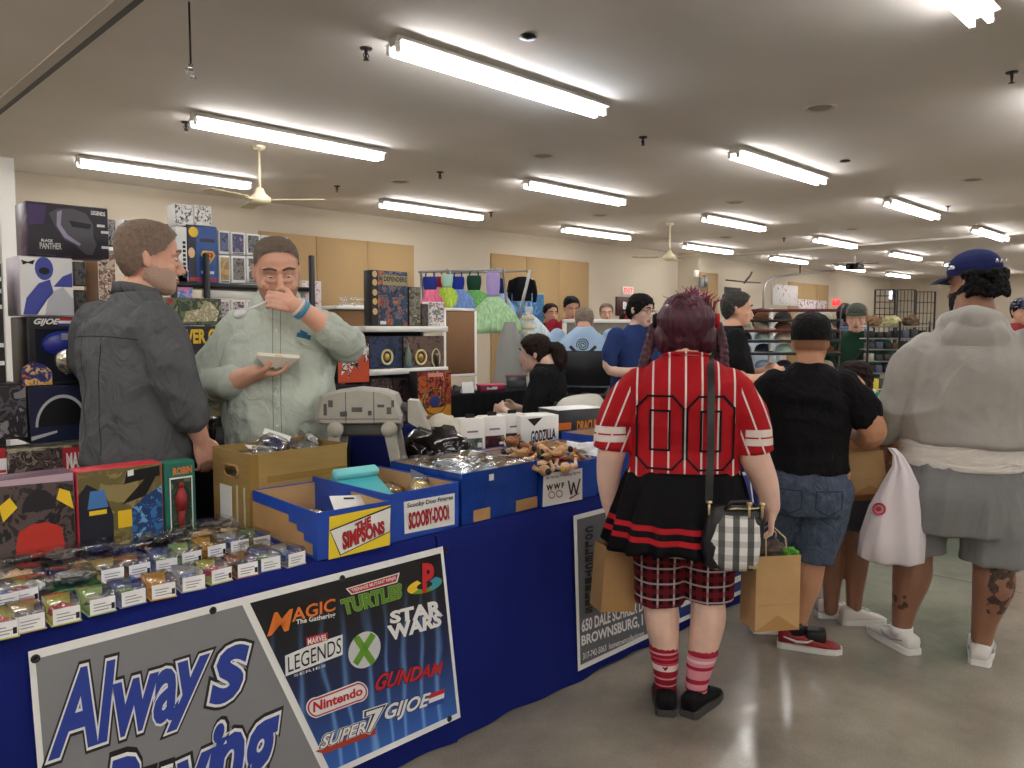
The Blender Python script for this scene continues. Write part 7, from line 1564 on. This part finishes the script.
# ---------------------------------------------------------------- background people
def bgp(label, px, pyt, d, ang, skin, top, legs, hair, arms='down', seat=False, crp=0.0, fat=1.0, wear=None, headyaw=0, group=None, sleeve='short', z0=0.0, pitch=-4, drop=.03, hf=0.0):
    p = aD(px, pyt, d); H0 = p.z-z0
    s = H0/((1.36 if seat else 1.77)-drop-.02); P = Person(label, (p.x, p.y, z0), ang, group); P.t.scale = (s, s, s); b = P.b; dz = -.41 if seat else 0; F_ = fat
    torso(b, [(.92+dz, 0, 0, .16*F_, .13*F_, .12*F_), (1.1+dz, 0, .01, .16*F_, .13*F_, .11*F_), (1.3+dz, 0, 0, .17*F_, .11, .1), (1.42+dz, 0, 0, .1, .07, .07)])
    limb(b, [(0, 0, 1.38+dz), (0, .02, 1.48+dz), (0, .03+hf*.8, 1.53-drop+dz)], [.08, .066, .06]); P.set_head((0, .04+hf, 1.61-drop+dz), headyaw, pitch, 0, 1.04)
    for q in (-1, 1):
        S = V((q*.18*F_, 0, 1.38+dz))
        if arms == 'down': A = [S, V((q*.24*F_, -.01, 1.22+dz)), V((q*.255*F_, .0, 1.08+dz)), V((q*.25*F_, .06, .95+dz)), V((q*.245*F_, .1, .84+dz))]; hd_ = (0, .2, -1)
        else: A = [S, V((q*.24*F_, .0, 1.24+dz)), V((q*.25*F_, .03, 1.11+dz)), V((q*.2, .17, 1.1+dz)), V((q*.12, .27, 1.14+dz))]; hd_ = (-q*.4, 1, .1)
        limb(b, A, [.06, .052, .045, .036, .028], 12, 3); hand(b, A[-1], hd_, (-q, 0, -.2), (0, .6, 1), (.5, .5, .55, .6), .18)
        if seat: L_ = [V((q*.09, 0, .53)), V((q*.11, .22, .53)), V((q*.12, .42, .5)), V((q*.12, .42, .3)), V((q*.12, .4, .08))]
        else: L_ = [V((q*.09, 0, .9)), V((q*.1, 0, .65)), V((q*.1, .01, .48)), V((q*.1, -.02, .3)), V((q*.1, 0, .08))]
        limb(b, L_, [.1, .08, .058, .052, .036], 12, 3)
        if q > 0: AR, LR = A, L_
    P.body(skin, .010, 2)
    b = B(); torso(b, [(.9+dz, 0, .0, .18*F_, .15*F_, .14*F_), (1.1+dz, 0, .01, .178*F_, .15*F_, .125*F_), (1.3+dz, 0, 0, .188*F_, .125, .115), (1.4+dz, 0, 0, .14, .095, .095), (1.465+dz, 0, .01, .08, .072, .072)])
    for q in (-1, 1):
        A = [V((q*abs(v.x), v.y, v.z)) for v in AR]; n_ = 3 if sleeve == 'short' else 5
        limb(b, (A[:2]+[(A[1]+A[2])/2]) if n_ == 3 else A[:4]+[(A[3]+A[4]*2)/3], ([.07, .062, .06] if n_ == 3 else [.078, .068, .06, .05, .042]), 12, 3)
    P.sh = remesh(b, 'shirt', top, P.t, .011, 2, [(.006, (5, 5, 8), 3, True)])
    b = B(); torso(b, [(.72+dz if not seat else .44, 0, 0, .16*F_, .13*F_, .13*F_), (.88+dz if not seat else .5, 0, 0, .17*F_, .14*F_, .14*F_), (.95+dz, 0, 0, .165*F_, .135*F_, .13*F_)])
    for q in (-1, 1): A = [V((q*abs(v.x), v.y, v.z)) for v in LR]; limb(b, A, [.115, .097, .078, .07, .062], 12, 3)
    remesh(b, 'trousers', legs, P.t, .013, 2)
    for q in (-1, 1): e = LR[-1]; shoe(P.t, (q*e.x, e.y, 0), 90-q*6, .28, shm, sol)
    if hair: P.shell('hair', hair, .009, crop(crp+.008, -.075), .007, [(.005, (30, 30, 30), 1, True)])
    P.eyes(); P.brows(hair or HK); P.lips(LIP); P.s = s; return P
M_navy = mt('navy_scrub', (38, 56, 104), .85); M_lb = mt('pale_blue_shirt', (170, 196, 222), .85, bump=.1, bs=100); M_green = mt('forest_tee', (34, 66, 48), .85); M_dk = mt('dark_trousers', (38, 38, 42), .85)
# seated woman in black
w2 = bgp('seated woman in black t-shirt with brown ponytail at the black table', 548, 333, 5.9, 116, SK5, M_tee, mt('grey_camo', (84, 88, 92), .9, var=.4, vsc=20), HD, 'fwd', True, -.03, 1.08, headyaw=4, z0=.08, drop=.08, hf=.05)
b = B(); b.X = w2.H; limb(b, [(0, -.1, .03), (0, -.15, .02), (0, -.16, -.05), (0, -.14, -.13)], [.03, .045, .05, .025], 12, 4); remesh(b, 'ponytail', HD, w2.t, .008, 1, [(.006, (40, 40, 20), 1, True)])
def folding_chair(label, loc, rz, s, mat, lg):
    t = thing('folding_chair', label, 'chair', loc, rz); t.scale = (s, s, s)
    B().rbox((-.2, -.2, .44), (.2, .2, .465), .012).obj('seat', mat, t)
    b = B(); rs = []
    for i in range(9):
        u = -1+i/4; y = -.235-.03*(1-u*u); z1 = .86-.05*abs(u)**4; rs.append([V((u*.21, y, .58+.03*abs(u)**4)), V((u*.21, y-.018, .58+.03*abs(u)**4)), V((u*.21, y-.018, z1)), V((u*.21, y, z1))])
    b.rings(rs); b.obj('backrest', mat, t)
    for q in (-1, 1):
        B().tube([(q*.21, .18, 0), (q*.21, -.1, .5), (q*.205, -.24, .82)], .013, 8).obj('leg', lg, t); B().tube([(q*.19, -.26, 0), (q*.19, .1, .45)], .013, 8).obj('leg', lg, t)
    b = B(); b.tube([(-.19, -.2, .08), (.19, -.2, .08)], .008, 6); b.obj('crossbar', lg, t); return t
wl = Mx.Translation(w2.t.location) @ Mx.Rotation(w2.t.rotation_euler.z, 4, 'Z')
folding_chair('white plastic folding chair under the seated woman in black', V((w2.t.location.x+.02, w2.t.location.y-.02, 0)), w2.t.rotation_euler.z-R_(28), 1.2, mt('ivory_plastic', (222, 218, 204), .5), M_dkmetal)
# man in pale blue shirt on a tall director chair
mb = bgp('seated man in pale blue shirt with a black spiral on the back', 584, 307, 7.8, 36, SK2, M_lb, M_dk, mt('hair_ash', (128, 112, 100), .7, var=.2, vsc=60), 'fwd', True, 0, 1.4, z0=.42, drop=.1, hf=.04)
sp_ = []; n = 60
for i in range(n):
    a = i/n*5.2*pi; r = .01+.05*i/n; sp_.append((r*cos(a), .885+r*sin(a)))
decal(mb.t, mb.sh, 'spiral_print', [p for i in range(n-1) for p in strip2([sp_[i], sp_[i+1]], .009, 1, False)], K_, 1, .004); decal(mb.t, mb.sh, 'spiral_print', strip2([(-.11, .86), (-.07, .82), (0, .80), (.07, .82), (.11, .86)], .03, 3, False), K_, 1, .004)
dc = thing('director_chair', 'tall black director chair under the man with the spiral shirt', 'chair', (mb.t.location.x, mb.t.location.y, 0), R_(36-90)); hh = zs(585, 351, 5.2)
hz = aD(585, 351, 7.5).z
B().rbox((-.29, -.27, hz-.34), (.29, -.255, hz), .01, 1).obj('backrest', M_black, dc); B().rbox((-.27, -.2, .82), (.27, .25, .845), .01, 1).obj('seat', M_black, dc)
for q in (-1, 1):
    B().tube([(q*.29, -.22, .8), (q*.29, -.23, hz)], .016, 8).obj('back_post', M_steel, dc); B().tube([(q*.29, -.22, 1.0), (q*.29, .22, 1.0)], .014, 8).obj('armrest', M_white, dc)
    B().tube([(q*.29, -.22, 0), (q*.29, -.22, .8)], .014, 8).obj('leg', M_steel, dc); B().tube([(q*.29, .22, 0), (q*.29, .22, 1.0)], .014, 8).obj('leg', M_steel, dc)
b = B(); b.tube([(-.29, .22, .3), (.29, .22, .3)], .012, 6); b.obj('foot_rail', M_steel, dc)
# navy woman, with glasses
wn = bgp('standing woman with dark hair and glasses in a navy top left of the red jersey', 637, 293, 6.6, 262, SK5, M_navy, M_navy, HK, 'fwd', False, -.05, 1.25, headyaw=10, pitch=-10)
b = B(); b.X = wn.H
for q in (-1, 1): b.tube([(q*.033+cos(a*pi/6)*.024, .096, .004+sin(a*pi/6)*.018) for a in range(12)], .002, 5, closed=True)
b.tube([(-.01, .1, .006), (.01, .1, .006)], .002, 5)
for q in (-1, 1): b.tube([(q*.056, .094, .008), (q*.075, .03, .01), (q*.08, -.01, .008)], .002, 5)
b.obj('glasses', M_black, wn.t)
b = B(); b.X = wn.H; b.ball((0, -.06, -.0), (.086, .05, .085), 14); remesh(b, 'bob_hair', HK, wn.t, .008, 1, [(.004, (40, 40, 15), 1, True)])
bgp('man in red and black jacket looking down behind the pale partition', 570, 296, 10.2, 240, SK2, mt('red_jacket', (150, 30, 46), .8), M_dk, HK, 'fwd', False, -.01, 1.15, sleeve='long', pitch=-22)
bgp('far person with brown hair partly hidden left of the red jacket man', 549, 303, 11.0, 250, SK2, mt('maroon_top', (110, 30, 40), .8), M_dk, HD, 'down', False, -.02, 1.0)
bgp('boy with brown hair and dark top far behind the pale partition', 606, 303, 11.4, 225, SK1, M_tee, M_dk, HG, 'down', False, -.01, .95)
pr_ = bgp('far person in a red cap seen beside the navy top', 626, 311, 9.6, 240, SK2, mt('grey_top', (90, 96, 120), .8), M_dk, HD, 'down', False, -.02, 1.0)
b = B(); b.X = pr_.H; b.ball((0, -.005, .06), (.086, .108, .075), 14); b.obj('cap', M_redc, pr_.t)
# partition with white frame
pt = thing('partition', 'grey partition with a white frame behind the pale blue shirt', 'panel', aD(566, 330, 8.8)); pt.location.z = 0; pt.rotation_euler = (0, 0, R_(-20)); zp = aD(592, 319, 8.8).z
B().rbox((0, 0, .1), (.95, .03, zp-.04), .004, 1).obj('panel', mt('panel_taupe', (126, 116, 104), .8), pt); B().rbox((-.03, -.01, zp-.045), (.98, .04, zp), .004, 1).obj('frame_rail', M_white, pt)
for x in (-.03, .945): B().rbox((x, -.01, 0), (x+.035, .04, zp-.045), .004, 1).obj('frame_post', M_white, pt)
# signs on the rear wall
YW = WY1-.02
def wallsign(name, label, px0, px1, py0, py1, mat, txt=None, tm_=None, y=YW, cat='sign', em=False):
    a = aY(px0, py0, y); c = aY(px1, py1, y); zc = (aY(px0, py0, y).z+aY(px1, py0, y).z)/2; z0 = (aY(px0, py1, y).z+aY(px1, py1, y).z)/2
    t = thing(name, label, cat, (a.x, y, z0)); w = c.x-a.x; h = zc-z0; B().rbox((0, -.02, 0), (w, .015, h), .004, 1).obj('board', mat, t)
    f = lambda u, v, l=0.0: V((u*w, -.0206-l, v*h))
    if txt: word(t, 'lettering', txt, [(.12, .8), (.9, .8), (.9, .3), (.12, .3)], [tm_], [.03], .002, f=f)
    return t, f
wallsign('exit_sign', 'glowing red exit sign high on the cream rear wall', 622, 633, 286.5, 295, W_, 'EXIT', mt('exit_red', (236, 40, 40), .4, em=1.5))
t, f = wallsign('wall_sign', 'dark red sign with white letters on the rear wall right of the boy', 616, 634, 297, 316, mt('sign_maroon', (70, 20, 26), .5)); word(t, 'lettering', 'BO', [(.34, .75), (.9, .75), (.9, .35), (.34, .35)], [W_], [.05], .002, f=f)
wallsign('wall_chart', 'white chart with rows of small coloured pictures on the far rear wall', 772.5, 797, 285, 305.5, art('chart', [(206, 120, 140), (230, 226, 222), (226, 222, 220), (230, 228, 224), (228, 226, 222), (90, 100, 130)], 9, seed=80), cat='chart')
wallsign('wall_chart', 'long white paper banner with scribbles under the far tan panel', 798, 826, 300, 316, art('chart2', [(224, 216, 220), (222, 214, 218), (226, 220, 222), (150, 60, 80), (120, 140, 90)], 10, seed=81), cat='chart')
wallsign('exit_sign', 'faint red exit sign on the far cream wall near the corner', 833, 840, 299.5, 305.5, mt('exit_red', (236, 40, 40), .4, em=1.5))
t = thing('television', 'large black television on the wall behind the man in the black tee', 'television', aY(730, 297, 11.05)); B().rbox((-.62, 0, -.27), (.62, .05, .27), .01, 1).obj('bezel', M_black, t); B().box((-.6, -.004, -.25), (.6, -.001, .25)).obj('screen', mt('screen_black', (10, 10, 12), .6), t); B().box((-.04, .05, -.05), (.04, .149, .05)).obj('bracket', M_dkmetal, t)
ut = thing('wall_phone_panel', 'grey utility boxes mounted on the pilaster', 'utility panel', (aY(694, 290, 10.55).x, 10.55, 0)); zc = zs(697, 275, 10.55)
for x, z, w, h, m in ((0, zc-.05, .12, .16, M_white), (.22, zc-.3, .16, .26, M_grey), (.1, zc-.62, .1, .28, M_white), (.42, zc-.28, .14, .3, M_steel)): B().rbox((x, -.06, z), (x+w, .02, z+h), .01, 1).obj('utility_box', m, ut)
# ---------------------------------------------------------------- hat rack and people beyond
mk = bgp('man in black t-shirt with short dark hair looking right behind the hat rack', 731, 290, 5.8, 312, SK2, M_tee, M_dk, mt('hair_grey_black', (62, 60, 58), .7, var=.3, vsc=60), 'fwd', False, 0, 1.1, headyaw=0)
gc = bgp('person in a grey cap and pale shirt seen through the hat rack', 759, 308, 8.4, 250, SK2, mt('pale_stripe_shirt', (190, 200, 212), .85), M_dk, HD, 'down', False, -.02, 1.05)
b = B(); b.X = gc.H; b.ball((0, -.005, .06), (.086, .108, .075), 14); b.rbox((-.07, .07, .035), (.07, .17, .045), .01); b.obj('cap', mt('cap_grey', (104, 104, 112), .8), gc.t)
rkT = thing('hat_rack', 'tiered rack of dark red and black rails holding rows of caps', 'rack', aD(782, 330, 6.6)); rkT.location.z = 0; rkT.rotation_euler = (0, 0, R_(-52))
dr = 6.6; M_mar = mt('maroon_rail', (96, 26, 36), .45); k_ = dr/780
tiers = [(311, M_mar), (321, M_black), (331, M_mar), (341, M_black), (353, M_black), (369, M_mar), (385, M_black), (401, M_black)]
def rz_(py): return CH-(py-330)*k_
for i, (py, m) in enumerate(tiers): B().rbox((-.5, -.16-.02*i, rz_(py)-.012), (.42, -.13-.02*i, rz_(py)+.012), .005, 1).obj('rail', m, rkT)
for x in (-.42, -.12, .42): B().tube([(x, -.14-.0*x, 0), (x, -.14, rz_(309))], .018, 8).obj('post', M_white if abs(x) < .2 else M_dkmetal, rkT)
B().rbox((-.42, -.22, rz_(440)), (.42, .05, rz_(436)), .005, 1).obj('base_shelf', M_mar, rkT)
def cap(col, label, loc, rz):
    t = thing('cap', label, 'cap', loc, rz, 'caps on the tiered rack'); m = mt('cap_%d_%d_%d' % col, col, .8)
    b = B(); rs = [[V((cos(a*pi/8)*.07*r, sin(a*pi/8)*.08*r, z*.62)) for a in range(16)] for z, r in ((0, 1), (.04, 1.0), (.08, .82), (.105, .45), (.112, .05))]; b.rings(rs); b.obj('crown', m, t)
    b = B(); b.prism([V((cos(pi+a*pi/10)*.078, -.06+sin(pi+a*pi/10)*.1, .002)) for a in range(11)], (0, 0, 1), .008); b.obj('brim', m, t); return t
Rm = Mx.Translation(rkT.location) @ Mx.Rotation(rkT.rotation_euler.z, 4, 'Z')
cc = [(200, 186, 160), (150, 170, 196), (70, 66, 66), (170, 196, 184), (214, 206, 190), (120, 80, 60), (44, 48, 60), (186, 176, 150)]
rown = ['top', 'second', 'third', 'fourth', 'fifth', 'sixth']; coln = ['leftmost', 'second', 'middle', 'fourth', 'rightmost']; cn = ['tan', 'pale blue', 'charcoal', 'mint', 'cream', 'brown', 'dark navy', 'khaki']
random.seed(9)
for r in range(6):
    for c in range(5):
        k = (r*3+c*5) % 8; cap(cc[k], '%s cap, %s in the %s tier of the rail rack' % (cn[k], coln[c], rown[r]), Rm @ V((-.33+c*.165, -.02-.02*r-.0, rz_(tiers[r+1][0])+.013)), rkT.rotation_euler.z+random.uniform(-.3, .3))
ws_ = thing('wood_shelf', 'pale wooden shelves of small bottles right of the burgundy hair', 'shelf', aD(685, 330, 7.2)); ws_.location.z = 0; ws_.rotation_euler = (0, 0, R_(-45)); kz = 7.2/780
M_wood = mt('pale_wood', (196, 162, 110), .6, var=.1, vsc=6)
for py in (320, 337, 355, 375): B().rbox((0, 0, CH-(py-330)*kz), (.3, .2, CH-(py-330)*kz+.02), .004, 1).obj('shelf_board', M_wood, ws_)
for x in (0, .28): B().rbox((x, .0, 0), (x+.02, .2, CH+.1), .004, 1).obj('side', M_wood, ws_)
Wl = Mx.Translation(ws_.location) @ Mx.Rotation(ws_.rotation_euler.z, 4, 'Z')
for r, py in enumerate((337, 355, 375)):
    for c in range(4):
        t = thing('bottle', 'small amber bottle on the pale wooden shelves', 'bottle', Wl @ V((.05+c*.065, .05, CH-(py-330)*kz+.021)), 0, 'bottles on the wooden shelves'); B().lathe([(.001, 0), (.024, 0), (.024, .06), (.01, .075), (.01, .085), (.001, .085)], n=12).obj('bottle', mt('amber', (150, 110, 60), .3), t); B().lathe([(.001, .085), (.012, .085), (.012, .1), (.001, .1)], n=10).obj('lid', W_, t)
# green shirt man, hooded person, right edge person
gm = bgp('man in forest green t-shirt and green cap in the right background', 857, 303, 7.2, 200, SK1, M_green, M_dk, HG, 'down', False, -.02, 1.15)
b = B(); b.X = gm.H; b.ball((0, -.005, .06), (.088, .11, .078), 14); b.rbox((-.07, .07, .035), (.07, .18, .047), .012); b.obj('cap', mt('cap_sage', (84, 92, 80), .85), gm.t)
b = B(); b.tube([(-.16, .13, 1.42), (0, .155, 1.2), (.13, .15, 1.0)], .02, 6); b.obj('bag_strap', M_black, gm.t)
hp = bgp('person in black knit hat and blue jacket beyond the green shirt man', 845, 305, 9.2, 20, SK2, mt('blue_jacket', (54, 100, 160), .8), M_dk, HK, 'down', False, -.02, 1.15, sleeve='long')
b = B(); b.X = hp.H; b.ball((0, -.01, .06), (.092, .112, .1), 14); b.obj('knit_hat', M_black, hp.t)
re_ = bgp('person in a navy star patterned cap at the far right edge', 1019, 298, 8.5, 230, SK2, mt('red_check_shirt', (150, 60, 60), .85), M_dk, HK, 'down', False, -.02, 1.1)
b = B(); b.X = re_.H; b.ball((0, -.005, .06), (.09, .112, .08), 14); b.rbox((-.07, .07, .035), (.07, .18, .047), .012); b.obj('cap', art('star_cap', [(30, 40, 80), (32, 42, 82), (216, 216, 220)], 40, seed=90), re_.t)
# wire grid panels and merchandise racks at the right
def grid(label, px0, px1, py0, py1, d, nx, nz, mat, ang=-45):
    p = aD(px0, 330, d); k = d/780; w = (px1-px0)*k; z1, z0 = CH-(py0-330)*k, CH-(py1-330)*k
    t = thing('wire_grid_panel', label, 'rack', (p.x, p.y, 0), R_(ang), 'wire grid panels')
    B().tube([(0, 0, .02), (0, 0, z1), (w, 0, z1), (w, 0, .02)], .012, 6).obj('frame', mat, t)
    b = B()
    for i in range(1, nx): b.tube([(w*i/nx, 0, z0), (w*i/nx, 0, z1)], .005, 5)
    for j in range(nz+1): b.tube([(0, 0, z0+(z1-z0)*j/nz), (w, 0, z0+(z1-z0)*j/nz)], .005, 5)
    b.obj('wire_mesh', mat, t)
    for x in (0, w): B().tube([(x, -.2, .01), (x, .2, .01)], .012, 6).obj('foot', mat, t)
    return t
grid('black wire grid panel in front of the far window', 874, 894, 290, 345, 10.0, 4, 9, M_black); grid('black wire grid panel left of the navy cap', 896, 914, 290, 345, 9.6, 5, 5, M_black); grid('black wire grid panel just behind the hoodie shoulder', 915, 934, 292, 345, 9.2, 5, 5, M_black)
k6 = 6.6/780; shz = [CH-(py-330)*k6 for py in (326, 338, 349, 361, 373, 388)]
def merch(label, glabel, grp, px, d, w, rz, seed, nc):
    mr = thing('merchandise_rack', label, 'rack', aD(px, 330, d)); mr.location.z = 0; mr.rotation_euler = (0, 0, R_(rz))
    for z in shz: B().rbox((0, 0, z-.012), (w, .2, z), .004, 1).obj('shelf', M_steel, mr)
    for x in (0, w/2, w-.02): B().tube([(x, 0, 0), (x, 0, shz[0]+.04)], .01, 6).obj('upright', M_dkmetal, mr)
    X_ = Mx.Translation(mr.location) @ Mx.Rotation(mr.rotation_euler.z, 4, 'Z'); random.seed(seed)
    for r in range(0 if nc < 7 else 1, 6):
        for c in range(nc):
            t = thing('boxed_good', glabel, 'box', X_ @ V((.015+c*.07, .03, shz[r]+.001)), mr.rotation_euler.z, grp); g = random.choice([(40, 40, 44), (70, 66, 66), (176, 170, 160), (30, 30, 34), (110, 84, 64), (90, 96, 120)]); B().rbox((0, 0, 0), (.055, .1, random.uniform(.045, .075)), .003, 1).obj('box', mt('good_%d' % g[0], g, .5), t)
    return X_
Mr = merch('dark shelving of small boxed goods right of the green shirt man', 'small boxed item on the dark shelving right of the green shirt man', 'small goods on the dark shelving', 868, 6.6, .52, -50, 31, 7)
merch('dark shelving of mixed goods between the boy and the green shirt man', 'small boxed item on the shelving left of the green shirt man', 'small goods on the left shelving', 822, 7.6, .3, -50, 37, 4)
for i, (px, c, l) in enumerate(((878, (150, 120, 90), 'folded tan cloth bundle on top of the dark shelving'), (891, (206, 200, 150), 'folded pale yellow cloth bundle on top of the dark shelving'), (902, (110, 90, 70), 'folded brown cloth bundle on top of the dark shelving'))):
    o = link('cloth_bundle', lump((.08, .06, .05), i+2.2, .5), mt('bundle_%d' % i, c, .9), None, Mr @ V((.08+i*.15, .1, shz[0]+.04))); tag(o, l, 'cloth')
tt = slab_table('teal draped table with pale top left of the hoodie sleeve', 0, .9, 0, .6, .9, mt('teal_cloth', (40, 126, 106), .85)); p = aD(862, 395, 5.6); tt.location = (p.x, p.y, 0); tt.rotation_euler = (0, 0, R_(-48)); zt3 = p.z; tt.scale = (1, 1, zt3/.9)
Tm = Mx.Translation(tt.location) @ Mx.Rotation(tt.rotation_euler.z, 4, 'Z')
for i, (x, y, c, l) in enumerate(((.06, .3, (206, 140, 60), 'orange boxed item at the left on the teal table'), (.16, .22, (236, 206, 60), 'yellow boxed item on the teal table'), (.26, .32, (60, 56, 50), 'dark boxed item on the teal table'), (.1, .12, (216, 214, 226), 'white flat item at the front of the teal table'))):
    t = thing('boxed_good', l, 'box', Tm @ V((x, y, zt3+.002)), -.7); B().rbox((-.05, 0, 0), (.05, .06, .03 if i == 3 else .1), .004, 1).obj('box', mt('tealgood_%d' % i, c, .5), t); B().box((-.03, -.0015, .01), (.03, -.0003, .02)).obj('label', W_, t)
# far window and overhead fittings
wz0, wz1 = aX(884, 300, WX1-.02).z, aX(884, 290.5, WX1-.02).z; ya, yb_ = aX(878, 295, WX1-.02).y, aX(893, 295, WX1-.02).y
wn_ = struct(B().box((WX1-.03, yb_, wz0), (WX1-.005, ya, wz1)).obj('window_1', mt('daylight_glass', (235, 240, 250), .3, em=2.0)))
fr_ = B()
for y in (ya, (ya+yb_)/2, yb_): fr_.box((WX1-.05, y-.02, wz0), (WX1-.004, y+.02, wz1))
for z in (wz0, wz1): fr_.box((WX1-.05, yb_, z-.02), (WX1-.004, ya, z+.02))
fr_.obj('window_frame', M_dkmetal, wn_)
pj = thing('projector', 'black projector hung under the ceiling right of centre', 'projector', aZ(855, 256, H)); zq = aD(855, 267, (aZ(855, 256, H)-EYE).dot(cF)).z-pj.location.z
B().rbox((-.2, -.17, zq-.07), (.2, .17, zq+.07), .015).obj('body', M_black, pj); B().tube([(0, 0, 0), (0, 0, zq+.07)], .025, 8).obj('pole', M_white, pj); B().lathe([(.001, 0), (.06, 0), (.06, .03), (.001, .03)], (-.2, 0, zq), 12, 'x').obj('lens', M_dkmetal, pj)
b = B(); b.tube([(-.5, -.4, zq+.09), (.5, .4, zq+.09)], .012, 6); b.tube([(-.3, .5, zq+.09), (.3, -.5, zq+.09)], .012, 6); b.obj('mount_arms', M_dkmetal, pj)
gd = thing('door_track', 'grey overhead door track curving down beyond the pilaster', 'track'); 
P = [aY(835, 270, 10.4), aY(800, 274, 10.4), aY(775, 277, 10.4), aY(766, 282, 10.4), aY(763.5, 292, 10.4), aY(763, 325, 10.4)]; b = B(); b.tube(P, .03, 6); b.obj('track', M_steel, gd)
P = [aY(726, 280, 10.4), aY(745, 282, 10.4), aY(760, 283, 10.4)]; b = B(); b.tube(P, .02, 6); b.obj('conduit', M_dkmetal, gd); P = [aY(744, 283, 10.4), aY(750, 276, 10.4), aY(752, 272, 10.4)]; b = B(); b.tube(P, .025, 6); b.obj('arm', M_dkmetal, gd); b = B(); b.tube([aY(800, 273, 10.4), zfix(aY(800, 273, 10.4), H)], .015, 6); b.tube([aY(835, 270, 10.4), zfix(aY(835, 270, 10.4), H)], .015, 6); b.obj('hanger', M_dkmetal, gd)
